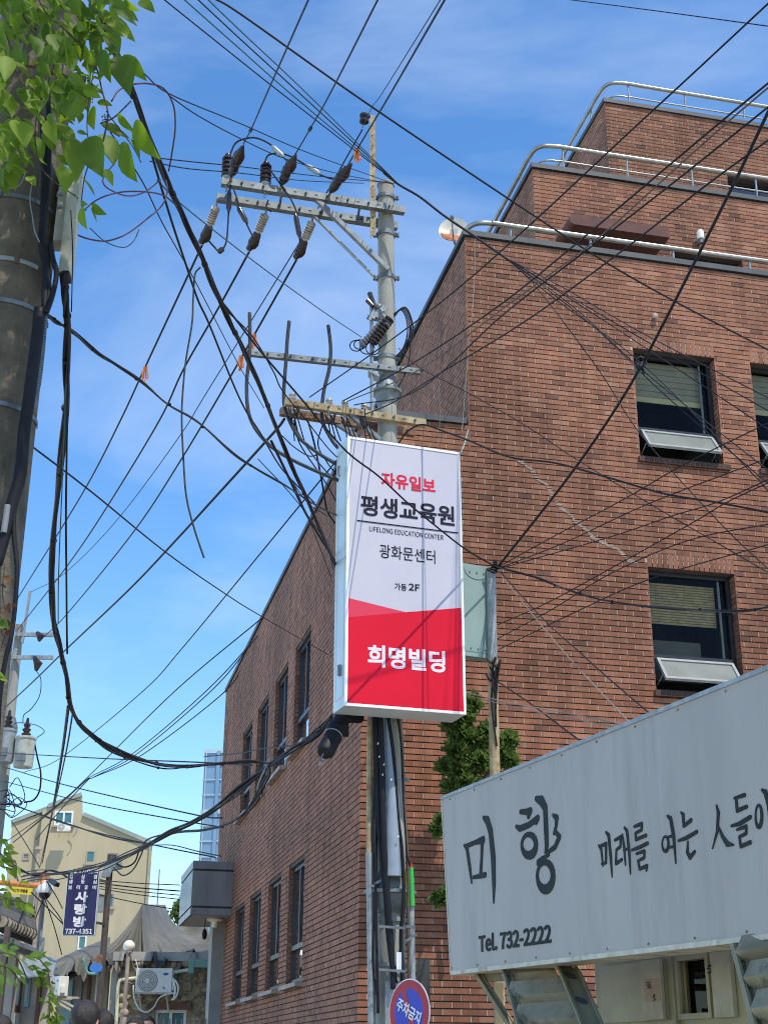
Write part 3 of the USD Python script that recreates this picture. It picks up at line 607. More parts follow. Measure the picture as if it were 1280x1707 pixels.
# entrance canopy over the alley door
pc = on(388, 1480, C0, NL); tc = sl(pc, C0, EL)
pl = C0 + EL * tc
x0 = float((on(320, 1478, pl, EL) - pl) @ EF); zt, zm1, zm2, zb = (on(322, y, pl + EF * x0, EL)[2] for y in (1435, 1450, 1512, 1525))
canopy = part('entrance_canopy', building, 'grey metal-clad canopy over the alley entrance')
LEN = 2.3
for z0, z1 in ((zb, zm2 - 0.018), (zm2 + 0.018, zm1 - 0.018), (zm1 + 0.018, zt)):
    MB().obox(pl + EF * x0 + ZUP * z0, EF * (-x0 + 0.0), EL * 0.05, ZUP * (z1 - z0)).build('panel', M['cladding'], canopy)
    MB().obox(pl + EF * x0 + EL * 0.056 + ZUP * z0, EF * 0.05, EL * (LEN / 2 - 0.01 - 0.056), ZUP * (z1 - z0)).build('panel', M['cladding'], canopy)
    MB().obox(pl + EF * x0 + EL * (LEN / 2) + ZUP * z0, EF * 0.05, EL * LEN / 2, ZUP * (z1 - z0)).build('panel', M['cladding'], canopy)
MB().obox(pl + EF * (x0 + 0.02) + EL * 0.03 + ZUP * (zb + 0.05), EF * (-x0 - 0.02), EL * (LEN - 0.05), ZUP * (zt - zb - 0.09)).build('core', M['dark'], canopy)
MB().obox(pl + EF * (x0 + 0.06) + EL * 0.06 + ZUP * (zb - 0.004), EF * (-x0 - 0.06), EL * (LEN - 0.1), ZUP * 0.04).build('soffit', M['render_grey'], canopy)
lx = on(358, 1540, pl + EL * 0.5, EL)
MB().lathe(V(lx[0], lx[1], zb - 0.005), -ZUP, [(0, 0.14), (0.03, 0.16), (0.06, 0.10), (0.07, 0.05), (0.16, 0.05), (0.17, 0.0)], 14).build('ceiling_lamp', M['globe'], canopy, smooth=40)
MB().ball(V(lx[0] - 0.17, lx[1], zb - 0.28), 0.05, 2, (0.9, 0.9, 1.9)).cyl(V(lx[0] - 0.17, lx[1], zb - 0.2), V(lx[0] - 0.17, lx[1], zb), 0.008, k=6).build('hanging_bell', M['rubber'], canopy)
q0 = on(352, 1600, pl + EL * 0.9, EL)
MB().obox(V(q0[0], q0[1], 0.3), EF * 0.42, EL * 0.5, ZUP * (zb - 0.31)).build('canopy_pier', M['render_grey'], building, label='grey rendered pier under the entrance canopy')
# ---------------------------------------------------------------- utility pole at the corner
def atz(u, v, z):
    d = ray(u, v); return CAM + d * ((z - CAM[2]) / d[2])
def prad(px, p): return px / 2 * pix(p)[2] / FOCAL
YP = 13.35
pole = thing('utility_pole', 'grey utility pole carrying the red and white sign and four crossarms', 'utility pole')
ptop = at(643, 310, YP); pbot = at(651, 1640, YP); pdir = (pbot - ptop) / (pbot[2] - ptop[2])
def pz(z): return ptop + pdir * (z - ptop[2])
def pv(v): 
    z0, z1 = 0, 12.0
    for _ in range(40):
        z = (z0 + z1) / 2
        if pix(pz(z))[1] > v: z0 = z
        else: z1 = z
    return pz(z0)
pf1, pf2 = pv(657), pv(1492)
MB().cyl(pf1, ptop, 0.098, 0.090, 24).build('upper_shaft', M['concrete'], pole, smooth=40)
MB().cyl(pf2, pf1, 0.150, 0.100, 24).build('middle_shaft', M['concrete'], pole, smooth=40)
MB().cyl(pz(street_z(YP) - 0.3), pf2, 0.150, 0.135, 24).build('lower_shaft', M['concrete'], pole, smooth=40)
for c, r in ((pf1, 0.098), (pf2, 0.15)):
    f = MB().lathe(c - ZUP * 0.17, ZUP, [(0, r * 1.02), (0.02, r * 1.05), (0.14, r * 1.36), (0.165, r * 1.40), (0.17, r * 1.66), (0.20, r * 1.66), (0.205, r * 1.40), (0.215, r * 1.34), (0.36, r * 1.04), (0.37, r * 1.0)], 24)
    for k in range(8):
        a = k * math.pi / 4; d = V(math.cos(a), math.sin(a), 0)
        f.add([c + d * r * 1.02 + ZUP * 0.16, c + d * r * 1.4 + ZUP * 0.03, c + d * r * 1.02 + ZUP * 0.03, *(c + d * r * 1.02 + np.cross(ZUP, d) * 0.008 + ZUP * 0.16, c + d * r * 1.4 + np.cross(ZUP, d) * 0.008 + ZUP * 0.03, c + d * r * 1.02 + np.cross(ZUP, d) * 0.008 + ZUP * 0.03)], [[0, 1, 2], [3, 5, 4], [0, 3, 4], [0, 4, 1]])
        f.lathe(c + d * r * 1.33 - ZUP * 0.02, ZUP, [(0, 0.012), (0.07, 0.012), (0.07, 0.018), (0.085, 0.018)], 6)
    f.build('flange', M['arm'], pole)
def band(c, r, name='clamp_band', h=0.045, m='galv_dark'):
    b = MB().lathe(c - ZUP * h / 2, ZUP, [(0, r + 0.002), (0, r + 0.010), (h, r + 0.010), (h, r + 0.002)], 24)
    for s in (-1, 1): b.cbox(c + V(s * (r + 0.03), -0.01, 0), V(0.05, 0, 0), V(0, 0.03, 0), V(0, 0, h)); b.cyl(c + V(s * (r + 0.035), -0.05, 0), c + V(s * (r + 0.035), 0.04, 0), 0.009, k=6)
    b.build(name, M[m], pole)
for v in (330, 392, 464, 598): band(pv(v), 0.095)
for v, r in ((1300, 0.14), (1535, 0.145), (1610, 0.147)): band(pv(v), r, h=0.035, m='galv')
MB().lathe(ptop, ZUP, [(0, 0.10), (0.03, 0.10), (0.05, 0.07), (0.055, 0)], 20).build('pole_cap', M['concrete'], pole)

def arm(u0, v0, u1, v1, vp, w, h, m, yoff, name='crossarm', slots=True, label=None, uref=644):
    "a level steel arm whose ends show at the two picture points, passing the pole at height of vp"
    zc = at(uref, vp, YP + yoff)[2]
    a, b = atz(u0, v0, zc), atz(u1, v1, zc)
    d = unit(b - a); n = unit(np.cross(d, ZUP)); L = np.linalg.norm(b - a); t = 0.012
    g = MB()                                        # a channel: web and two flanges
    g.obox(a + n * (w / 2 - t) - ZUP * h / 2, d * L, n * t, ZUP * h)
    g.obox(a - n * (w / 2) - ZUP * h / 2, d * L, n * (w - t), ZUP * t)
    g.obox(a - n * (w / 2) + ZUP * (h / 2 - t), d * L, n * (w - t), ZUP * t)
    g.obox(a - n * (w / 2) - ZUP * (h / 2 - t), d * t, n * (w - t), ZUP * (h - 2 * t))
    p = g.build(name, M[m], pole, label=label)
    if slots:
        s = MB(); x = 0.1
        while x < L - 0.1:
            s.cbox(a + d * x + n * (w / 2 + 0.0005), d * 0.034, n * 0.003, ZUP * 0.013)
            s.lathe(a + d * (x + 0.12) + n * (w / 2), n, [(0, 0.013), (0.02, 0.013), (0.02, 0.0)], 6); x += 0.24
        s.build('slot', M['dark'], p, kind='stuff')
    return a, d, n, L, zc
A1 = arm(369, 303, 674, 351, 346, 0.075, 0.085, 'arm', -0.15)
A2 = arm(361, 329, 662, 377, 373, 0.075, 0.085, 'arm', 0.15)
A3 = arm(411, 588, 701, 620, 614, 0.055, 0.06, 'arm', -0.13, label='single light steel arm holding the bent conduits')
A4 = arm(475, 670, 709, 706, 694, 0.07, 0.075, 'rust_yellow', -0.16, label='ochre painted arm with white spool insulators')
A5 = arm(467, 686, 690, 722, 713, 0.07, 0.08, 'rusty', 0.14, label='rusty brown arm')
def onarm(A, u, dz=0.0):
    a, d, n, L, z = A; best = min(np.linspace(0, L, 400), key=lambda s: abs(pix(a + d * s)[0] - u)); return a + d * best + ZUP * dz
# ties between the paired arms
for A, B, us in ((A1, A2, (470, 540, 600)), (A4, A5, (500, 560))):
    for u in us: MB().bar(onarm(A, u), onarm(B, u - 4), 0.025, 0.025).build('arm_tie', M['galv_dark'], pole)
MB().bar(onarm(A1, 527, -0.03), pv(458) + V(0.02, -0.11, 0), 0.055, 0.05).build('brace', M['galv_dark'], pole)
MB().bar(onarm(A2, 522, -0.03), pv(463) + V(-0.09, 0.06, 0), 0.05, 0.012).build('brace', M['galv'], pole)
MB().bar(onarm(A4, 583, -0.03), pv(740) + V(-0.08, -0.10, 0), 0.05, 0.045).build('brace', M['galv_dark'], pole)
MB().bar(onarm(A5, 560, -0.03), pv(745) + V(-0.1, 0.08, 0), 0.05, 0.045).build('brace', M['galv_dark'], pole)
MB().obox(onarm(A3, 618, -0.06) + V(-0.03, -0.02, 0), V(0.12, 0.0, -0.07), V(0, 0.16, 0), V(0, 0, 0.03)).build('arm_bracket', M['galv'], pole)
# upright channel at the top with its spool
ea, eb = at(620.5, 191, YP - 0.17), at(622, 392, YP - 0.17); e = MB()
e.obox(eb + V(-0.032, 0, 0), ea - eb, V(0.064, 0, 0), V(0, 0.006, 0)); e.obox(eb + V(-0.032, 0.006, 0), ea - eb, V(0.006, 0, 0), V(0, 0.05, 0)); e.obox(eb + V(0.026, 0.006, 0), ea - eb, V(0.006, 0, 0), V(0, 0.05, 0))
ext = e.build('top_extension', M['rust_yellow'], pole)
h = MB()
for k in range(11): c = eb + (ea - eb) * (0.06 + k * 0.085); h.cbox(c + V(0, -0.001, 0), V(0.014, 0, 0), V(0, 0.003, 0), V(0, 0, 0.02))
h.build('slot', M['dark'], ext, kind='stuff')
sp = at(607, 197, YP - 0.17); MB().bar(sp, at(617, 193, YP - 0.17), 0.03, 0.03).lathe(sp - ZUP * 0.06, ZUP, [(0, 0.03), (0.01, 0.055), (0.035, 0.055), (0.05, 0.03), (0.07, 0.03), (0.085, 0.055), (0.11, 0.055), (0.12, 0.03)], 14).build('spool', M['porcelain'], pole, smooth=40)

def ribbed(a, b, r, n, m, name, rin=0.55, capr=0.4, label=None):
    "shed insulator from a to b"
    d = np.asarray(b) - np.asarray(a); L = np.linalg.norm(d); pr = [(0, r * capr), (L * 0.06, r * capr)]
    for k in range(n):
        h = L * (0.08 + 0.84 * k / n); s = L * 0.84 / n
        pr += [(h, r * rin), (h + s * 0.15, r), (h + s * 0.45, r * 0.98), (h + s * 0.75, r * rin)]
    pr += [(L * 0.95, r * rin), (L, r * capr)]
    return MB().lathe(a, d, pr, 14).build(name, M[m], pole, smooth=35, label=label)
# post insulators standing on the front arm
POSTS = []
for u, vt in ((378, 257), (442, 270)):
    a = onarm(A1, u, 0.05); b = a + ZUP * (at(u, vt, a[1])[2] - a[2])
    ribbed(a, b, 0.065, 5, 'porcelain', 'post_insulator', 0.6, 0.5); POSTS.append(b)
    MB().cyl(a - ZUP * 0.16, a, 0.012, k=8).lathe(a - ZUP * 0.01, ZUP, [(0, 0.035), (0.03, 0.055), (0.05, 0.05)], 12).build('insulator_pin', M['galv'], pole)
# covered dead-end clamps on the upper conductors
UPC = []
for u, (ub, vb) in ((382, (400, 255)), (466, (487, 270)), (546, (577, 284))):
    a = onarm(A1, u, 0.04); b = at(ub, vb, a[1] - 0.42); d = unit(b - a); L = np.linalg.norm(b - a)
    m = MB().lathe(a + d * 0.08, d, [(0, 0.024), (0.04, 0.042), (L * 0.2, 0.055), (L * 0.45, 0.045), (L * 0.55, 0.06), (L * 0.75, 0.066), (L * 0.9, 0.04), (L + 0.05, 0.014)], 12)
    sx = unit(np.cross(d, ZUP)); m.lathe(a + d * (L * 0.55) + sx * 0.04 - ZUP * 0.02, d, [(0, 0.01), (0.02, 0.035), (0.12, 0.04), (0.15, 0.012)], 8)
    cl = m.build('dead_end_clamp', M['porcelain'], pole, smooth=40)
    MB().cyl(a - ZUP * 0.05, a + d * 0.1, 0.014, k=6).build('shackle', M['rusty'], cl); UPC.append(b + d * 0.05)
# white strain insulators on the lower arm
LOC = []
for (u0, v0), (u1, v1) in (((363, 340), (339, 404)), ((446, 353), (418, 415)), ((523, 373), (496, 429))):
    a = onarm(A2, u0, -0.06); b = at(u1, v1, a[1] + 0.45); d = unit(b - a); L = np.linalg.norm(b - a); mid = a + d * L * 0.57
    ribbed(a + d * 0.05, mid, 0.052, 7, 'porcelain_w', 'strain_insulator', 0.62, 0.35)
    m = MB().lathe(mid - d * 0.01, d, [(0, 0.03), (0.03, 0.048), (L * 0.15, 0.054), (L * 0.28, 0.066), (L * 0.38, 0.052), (L * 0.45, 0.016)], 12)
    sx = unit(np.cross(d, ZUP)); m.lathe(mid + d * (L * 0.18) - sx * 0.03 - ZUP * 0.03, d, [(0, 0.01), (0.02, 0.035), (0.11, 0.04), (0.14, 0.012)], 8)
    m.build('dead_end_clamp', M['porcelain'], pole, smooth=40); MB().cyl(a + ZUP * 0.06, a + d * 0.08, 0.012, k=6).build('shackle', M['galv_dark'], pole); LOC.append(b)
def ptube(pts, Y, px, m, name, n=6, k=6, parent=None, **kw):
    "cable whose points show at (u, v) at distance Y (or (u, v, Y)); px its width in the picture"
    P = [at(*q) if len(q) == 3 else at(*q, Y) for q in pts]
    r = prad(px, P[len(P) // 2]); return MB().tube(spline(P, n), r, k).build(name, M[m], parent, smooth=True, **kw)
YJ = A1[0][1] - 0.1
for pts in ([(383, 258), (395, 236), (425, 229), (455, 243), (474, 263), (483, 272)], [(441, 271), (449, 257), (476, 257), (506, 272), (530, 289), (556, 298), (566, 296)],
            [(385, 300), (382, 335), (380, 372), (377, 403), (367, 419), (357, 411), (348, 401)], [(389, 313), (400, 345), (410, 370), (419, 389), (424, 396)], [(480, 322), (494, 352), (498, 385), (500, 404)],
            [(452, 285), (470, 310), (482, 328)], [(447, 333), (444, 345), (452, 352)]):
    ptube(pts, YJ + 0.1, 3.0, 'rubber', 'jumper', parent=pole)
for (a, b) in (((453, 243), (473, 261)), ((510, 275), (533, 289)), ((382, 316), (381, 353)), ((396, 343), (412, 372)), ((492, 355), (500, 397)), ((363, 421), (373, 413))):
    w = 'galv' if a[1] < 290 else 'porcelain'
    p, q = at(*a, YJ + 0.08), at(*b, YJ + 0.08); L = np.linalg.norm(q - p)
    MB().lathe(p, q - p, [(0, 0.012), (L * 0.2, 0.03), (L * 0.8, 0.03), (L, 0.012)], 10).build('splice_sleeve', M[w], pole, smooth=40)
# orange marker ties under the conductors
def tag_strip(u, v, Y, h, name='orange_marker'):
    o = at(u, v, Y); m = MB(); s = pix(o)[2] / FOCAL
    for k, (dx, a) in enumerate(((-3, 0.4), (1, -0.5), (4, 0.9))):
        pts = [o + V(dx * s * 0.4, 0, 0), o + V(dx * s * 1.0 - 0.006, 0.01, -h * s * 0.35), o + V(dx * s * 1.1, 0.02, -h * s * 0.7), o + V(dx * s * 0.3 + 0.004, 0, -h * s * (1 - 0.12 * k))]
        c = spline(pts, 4); w = V(math.cos(a), math.sin(a), 0) * 0.016; t = np.cross(unit(w), ZUP) * 0.0015
        for p, q in zip(c, c[1:]): m.add([p - w, p + w, q + w, q - w, p - w + t, p + w + t, q + w + t, q - w + t], [[0, 1, 2, 3], [7, 6, 5, 4], [0, 3, 7, 4], [1, 5, 6, 2]])
    return m
# arresters and cut-outs on the pole
fa = part('cutout_cluster', pole)
for (a, b, px, n, m) in (((637, 537), (601, 577), 13, 9, 'porcelain_g'), ((649, 531), (619, 572), 19, 8, 'porcelain'), ((630, 507), (648, 545), 10, 4, 'galv_dark')):
    p, q = at(*a, YP - 0.2), at(*b, YP - 0.22); d = q - p; L = np.linalg.norm(d); r = prad(px, p); pr = [(0, r * 0.4)]
    for k in range(n): h = L * k / n; s = L / n; pr += [(h, r * 0.55), (h + s * 0.2, r), (h + s * 0.5, r), (h + s * 0.8, r * 0.55)]
    pr.append((L, r * 0.4)); MB().lathe(p, d, pr, 12).build('arrester', M[m], fa, smooth=30)
for pts in ([(616, 488), (622, 505), (628, 515)], [(612, 500), (622, 510)]): MB().tube([at(*q, YP - 0.2) for q in pts], 0.028, 8).build('cutout_cap', M['porcelain'], fa)
bars = MB()
for k in range(4): bars.bar(at(616 + k * 6, 533 - k * 2, YP - 0.2), at(630 + k * 5, 506 + k * 1.5, YP - 0.2), 0.018, 0.03)
bars.bar(at(612, 528, YP - 0.15), at(645, 536, YP - 0.1), 0.05, 0.03); bars.build('cutout_bracket', M['galv'], fa, kind='stuff')
MB().bar(at(619, 500, YP - 0.18), at(620, 690, YP - 0.16), 0.028, 0.028).build('ground_tube', M['galv'], pole)
for cu, cv, ru, rv in ((594, 576, 11, 9), (612, 580, 12, 10), (622, 580, 12, 11), (600, 574, 10, 8)):
    ptube([(cu + ru * math.cos(t), cv + rv * math.sin(t)) for t in np.linspace(0.3, 6.4, 12)], YP - 0.22, 2, 'rubber', 'wire_loop', 2, parent=fa)
for du in (0, 5, 10, 14): ptube([(657, 527 - du * 0.3), (668 + du * 0.5, 516 - du * 0.3), (677 + du * 0.6, 530), (679 + du * 0.7, 556), (672 + du * 0.5, 580), (660 + du * 0.3, 594)], YP - 0.05, 2.6, 'rubber', 'cable_coil', 5, parent=pole)
ptube([(684, 545), (683, 590), (676, 620), (664, 645)], YP - 0.1, 2.5, 'rubber', 'cable_coil', parent=pole)
# bent conduits standing up through the single arm
for k, pts in enumerate(([(416, 521), (416.5, 555), (416, 590), (411, 644), (417, 697), (445, 738), (488, 767), (557, 798), (572, 803)], [(482, 535), (479, 565), (477, 597), (473, 656), (477, 687), (496, 726), (523, 750), (559, 773), (572, 779)],
            [(547, 542), (551, 578), (549, 613), (539, 656), (537, 699), (551, 730), (563, 746), (580, 762)])):
    Y0 = onarm(A3, (416, 477, 549)[k])[1] - 0.04
    ptube(pts, Y0, 6.2, 'rubber_grey', 'bent_conduit', 6, 8, pole)
# spool insulators on the ochre arm and leads
for u in (487, 548, 575, 607):
    c = onarm(A4, u, 0.04); MB().lathe(c, ZUP, [(0, 0.02), (0.0, 0.034), (0.02, 0.042), (0.03, 0.024), (0.045, 0.024), (0.052, 0.038), (0.068, 0.034), (0.08, 0.012)], 12).cyl(c - ZUP * 0.15, c, 0.01, k=6).build('spool_insulator', M['porcelain_w'], pole, smooth=30)
    c2 = c - ZUP * 0.15; MB().lathe(c2, -ZUP, [(0, 0.02), (0.0, 0.034), (0.025, 0.04), (0.04, 0.024), (0.06, 0.016)], 12).build('spool_insulator', M['porcelain'], pole, smooth=30)
    for j in range(3): ptube([(u + 2 * j - 3, 662 + (u - 487) * 0.15), (u + 4 * j - 6, 680 + (u - 487) * 0.15), (u + 5 * j, 700 + (u - 487) * 0.12), (u + 8 * j + 4, 735)], YP - 0.24, 2.4, 'rubber', 'tap_wire', 4, parent=pole)
# conduits and cables down the lower pole
MB().tube([at(617, 1150, 13.2), at(615.5, 1424, 13.2)], 0.030, 12).build('conduit', M['rust_yellow'], pole, smooth=40, label='ochre steel conduit left of the shaft')
MB().tube([at(616, 1422, 13.2), at(620, 1690, 13.2), V(*at(620, 1690, 13.2)[:2], street_z(13.2))], 0.036, 12).build('conduit', M['galv'], pole, smooth=40)
MB().tube([at(684, 1500, 13.22), at(687, 1700, 13.22), V(*at(687, 1700, 13.22)[:2], street_z(13.2))], 0.036, 12).build('conduit', M['galv'], pole, smooth=40)
MB().tube([at(678.5, 1452, 13.2), at(680.5, 1511, 13.2)], 0.022, 10).build('cable_sleeve', M['yellow'], pole, smooth=40, label='yellow cable sleeve'); MB().tube([at(684.5, 1447, 13.19), at(687, 1511, 13.19)], 0.026, 10).build('cable_sleeve', M['green'], pole, smooth=40, label='green cable sleeve')
MB().tube([at(684.5, 1440, 13.19), at(684.6, 1448, 13.19)], 0.018, 8).build('cable_sleeve', M['red'], pole, label='red tape at the sleeve top')
gu = MB()
for u0, v0, w0, u1, v1, w1 in ((645, 1180, 0.035, 654, 1320, 0.062), (654, 1320, 0.062, 655, 1462, 0.095)): gu.cyl(at(u0, v0, 13.14), at(u1, v1, 13.14), w0, w1, 16)
gu.build('cable_guard', mat('guard_blue', (0.25, 0.29, 0.34), (0.18, 0.22, 0.26), 4, 0.45), pole, smooth=40)
for pts, px, m, Y in (([(628, 1180), (630, 1300), (634, 1400), (643, 1490), (648, 1560), (658, 1640)], 11, 'rubber', 13.12), ([(634, 1180), (637, 1300), (640, 1400), (646, 1490), (653, 1580), (655, 1650)], 10, 'rubber', 13.08), ([(624, 1180), (625, 1290), (627, 1370), (626, 1500), (628, 1600), (630, 1690)], 6, 'rubber', 13.14),
                      ([(645, 1180), (656, 1260), (663, 1360), (670, 1420), (673, 1500), (668, 1560), (671, 1640)], 7, 'rubber', 13.10), ([(660, 1185), (668, 1240), (672, 1330), (678, 1420), (684, 1443)], 3, 'rubber', 13.15),
                      ([(664, 1190), (671, 1250), (674, 1330), (680, 1440), (680, 1560), (682, 1690)], 4.5, 'cable_brown', 13.16), ([(622, 1180), (624, 1260), (622, 1400), (624, 1500), (621, 1600), (628, 1660)], 4, 'rubber_grey', 13.17)):
    ptube(pts, Y, px, m, 'riser_cable', parent=pole)
tie = MB()
for u, v, w in ((630, 1240, 14), (632, 1262, 14), (638, 1292, 20), (652, 1300, 22), (640, 1275, 12), (664, 1395, 8)): tie.cbox(at(u, v, 13.03), V(0.012, 0, 0.004), V(0, 0.01, 0), V(0, 0, 0.016))
tie.build('cable_tie', M['white'], pole, kind='stuff')
for u0, v0, u1, v1, Y in ((632, 1545, 676, 1548, 13.04), (632, 1617, 676, 1620, 13.04), (677, 1545, 692, 1547, 13.15), (676, 1570, 694, 1558, 13.1), (611, 1476, 624, 1478, 13.13), (624, 1474, 638, 1467, 13.13)): MB().bar(at(u0, v0, Y), at(u1, v1, Y), 0.006, 0.022).build('perforated_strap', M['galv_dark'], pole)
MB().obox(at(642, 1636, 13.12), V(0.15, 0, 0), V(0, 0.1, 0), at(642, 1740, 13.12) - at(642, 1636, 13.12)).build('junction_box', M['galv'], pole)
MB().obox(at(695, 1680, 13.4), V(0.12, 0, 0), V(0, 0.08, 0), V(0, 0, 0.42)).cbox(at(698, 1625, 13.36), V(0.09, 0, 0.02), V(0, 0.01, 0), V(0, 0, 0.03)).build('meter_box', M['dark'], pole)
lb = MB().obox(at(661, 1620, 13.06), V(0.045, 0, 0), V(0, 0.006, 0), at(661, 1588, 13.06) - at(661, 1620, 13.06)).build('number_plate', M['white'], pole)
# splice closure slung under the sign
p, q = at(572, 1196, 13.05), at(541, 1256, 12.75); L = np.linalg.norm(q - p)
cl = MB().lathe(p, q - p, [(-0.02, 0.02), (0, 0.075), (L * 0.3, 0.088), (L * 0.32, 0.096), (L * 0.4, 0.096), (L * 0.42, 0.088), (L * 0.94, 0.086), (L, 0.07), (L + 0.01, 0.02)], 20).build('splice_closure', M['rubber'], pole, smooth=35)
MB().lathe(p + (q - p) * 0.52, q - p, [(0, 0.088), (0, 0.092), (0.012, 0.092), (0.012, 0.088)], 20).build('closure_band', M['galv'], cl)
MB().cyl(at(568, 1193, 13.06), at(600, 1196, 13.25), 0.07, 0.06, 14).cbox(at(576, 1216, 13.0), V(0.06, 0, 0), V(0, 0.08, 0), V(0, 0, 0.13)).build('closure_neck', M['rubber'], cl, smooth=40)
ptube([(541, 1254), (535, 1265), (532, 1278), (537, 1268)], 12.75, 3, 'galv_dark', 'closure_hook', parent=cl)

# ---------------------------------------------------------------- lightbox sign on the pole
SA = math.radians(20.59); SX_, SN = unit(V(math.cos(SA), math.sin(SA), 0.020)), V(math.sin(SA), -math.cos(SA), 0)
SY = unit(ZUP + SN * -0.019); SW_, SH, SD = 1.229, 2.777, 0.336
STL = at(579.8, 727.3, 12.6); SO = STL - SY * SH
def sgn(u, v):
    p = on(u, v, STL, np.cross(SX_, SY)) - SO; return float(p @ SX_), float(p @ SY)
sign = thing('lightbox_sign', 'tall white and red lightbox sign with Korean lettering on the corner utility pole', 'sign')
SZ = np.cross(SX_, SY)            # into the box
SZ = SZ if SZ @ SN < 0 else -SZ
MB().obox(SO + SZ * 0.012, SX_ * SW_, SY * SH, SZ * (SD - 0.012)).build('box', M['sign_side'], sign)
fr = MB(); e = 0.022
for x0, x1, y0, y1 in ((0, e, 0, SH), (SW_ - e, SW_, 0, SH), (e, SW_ - e, 0, e), (e, SW_ - e, SH - e, SH)): fr.obox(SO + SX_ * (x0 - 0.002) + SY * (y0 - 0.002) - SZ * 0.004, SX_ * (x1 - x0 + 0.004), SY * (y1 - y0 + 0.004), SZ * 0.016)
fr.build('front_frame', M['white'], sign)
MB().obox(SO + SX_ * e + SY * e + SZ * 0.002, SX_ * (SW_ - 2 * e), SY * (SH - 2 * e), SZ * 0.009).build('face', M['sign_white'], sign)
def film(poly, name, m, lift=0.0005, label=None, th=0.0012): return MB().sheet(poly, SO - SZ * lift, SX_, SY, SZ * th).build(name, M[m], sign, label=label)
l0, l1, lm, lr = sgn(577.9, 996.6), sgn(577.3, 1029), sgn(673.5, 1022.4), sgn(770.7, 1017.4)
film(Polygon([(e, e), (SW_ - e, e), (SW_ - e, lr[1]), lm, (e, l1[1])]), 'red_field', 'sign_red')
film(Polygon([(e, l1[1] + 0.001), lm, (e, l0[1])]), 'pink_wedge', 'sign_pink')
def stext(txt, u0, v0, u1, v1, hpx, m, bold, name='lettering', track=0, lift=0.0022):
    "lettering whose lower corners show at (u0, v0) and (u1, v1), hpx tall at the left"
    a, b = sgn(u0, v0), sgn(u1, v1); t = sgn(u0, v0 - hpx)
    film(fit_poly(text_poly(txt, bold, track=track), a[0], (a[1] + b[1]) / 2, b[0] - a[0], t[1] - a[1]), name, m, lift)
stext('자유일보', 628.5, 812, 719, 824, 25, 'ink_red', 4)
stext('평생교육원', 595, 859, 752, 879, 34, 'ink', 4)
a, b = sgn(589, 867), sgn(758, 888); film(sbox(a[0], a[1] - 0.006, b[0], a[1] + 0.006), 'rule', 'ink', 0.003)
stext('LIFELONG EDUCATION CENTER', 610, 887, 733.5, 901, 8.2, 'ink', 0)
stext('광화문센터', 628, 931, 721, 941, 22.5, 'ink', 0)
stext('가동', 654, 984, 674, 987, 11.5, 'ink', 1); stext('2F', 677.5, 986, 696, 987.5, 11.5, 'ink', 4)
stext('희명빌딩', 611, 1113, 741, 1124, 37, 'ink_white', 5)
lt = MB()
for v in (785, 1118): 
    c = on(568, v, SO + SZ * 0.12, SX_); lt.cbox(c - SX_ * 0.012, SX_ * 0.02, SZ * 0.03, SY * 0.11); lt.cyl(c - SX_ * 0.03 + SY * 0.05, c - SX_ * 0.03 - SY * 0.05, 0.006, k=6)
lt.build('latch', M['galv_dark'], sign)
dr = MB()
for y0, y1 in ((0.10, SH - 0.10),):
    for x in (0.05, 0.27): dr.obox(SO - SX_ * 0.004 + SZ * x + SY * y0, SX_ * 0.004, SZ * 0.006, SY * (y1 - y0))
    for y in (y0, y1): dr.obox(SO - SX_ * 0.004 + SZ * 0.057 + SY * y, SX_ * 0.004, SZ * 0.212, SY * 0.006)
dr.build('service_door', M['sign_side'], sign)
br = MB()
for y in (0.35, 2.35): br.cbox(SO + SX_ * 0.55 + SY * y + SZ * (SD + 0.05), SX_ * 0.35, SY * 0.06, SZ * 0.10)
br.build('bracket', M['galv'], sign)

# ---------------------------------------------------------------- round no-parking sign
npc = at(682, 1688, 12.8); NPN = unit(V(-0.78, -0.62, 0.0)); NPX = unit(np.cross(ZUP, -NPN)); 
if NPX[0] < 0: NPX = -NPX
rn = prad(106, npc)
nps = thing('no_parking_sign', 'round blue no-parking sign with red rim and slash in front of the pole', 'traffic sign')
def disc(r, lift, m, name, ri=0): 
    g = Point(0, 0).buffer(r, 24); g = g.difference(Point(0, 0).buffer(ri, 24)) if ri else g
    MB().sheet(g, npc + NPN * lift, NPX, ZUP, -NPN * 0.004).build(name, M[m], nps)
disc(rn, 0, 'white', 'plate'); disc(rn * 0.96, 0.004, 'nosign_red', 'rim', rn * 0.70); disc(rn * 0.70, 0.004, 'nosign_blue', 'disc')
MB().sheet(affinity.rotate(sbox(-rn * 0.10, -rn * 0.71, rn * 0.10, rn * 0.71), 22, origin=(0, 0)).intersection(Point(0, 0).buffer(rn * 0.705)), npc + NPN * 0.007, NPX, ZUP, -NPN * 0.003).build('slash', M['nosign_red'], nps)
MB().sheet(affinity.rotate(fit_poly(text_poly('주차금지', 4), -rn * 0.62, -rn * 0.17, rn * 1.24, rn * 0.40), -24, origin=(0, 0)), npc + NPN * 0.0105, NPX, ZUP, -NPN * 0.003).build('lettering', M['white'], nps)
MB().cyl(V(npc[0] + 0.02, npc[1] + 0.06, street_z(13)), npc + V(0.02, 0.06, 0.12), 0.03, k=12).build('post', M['galv'], nps, smooth=40)

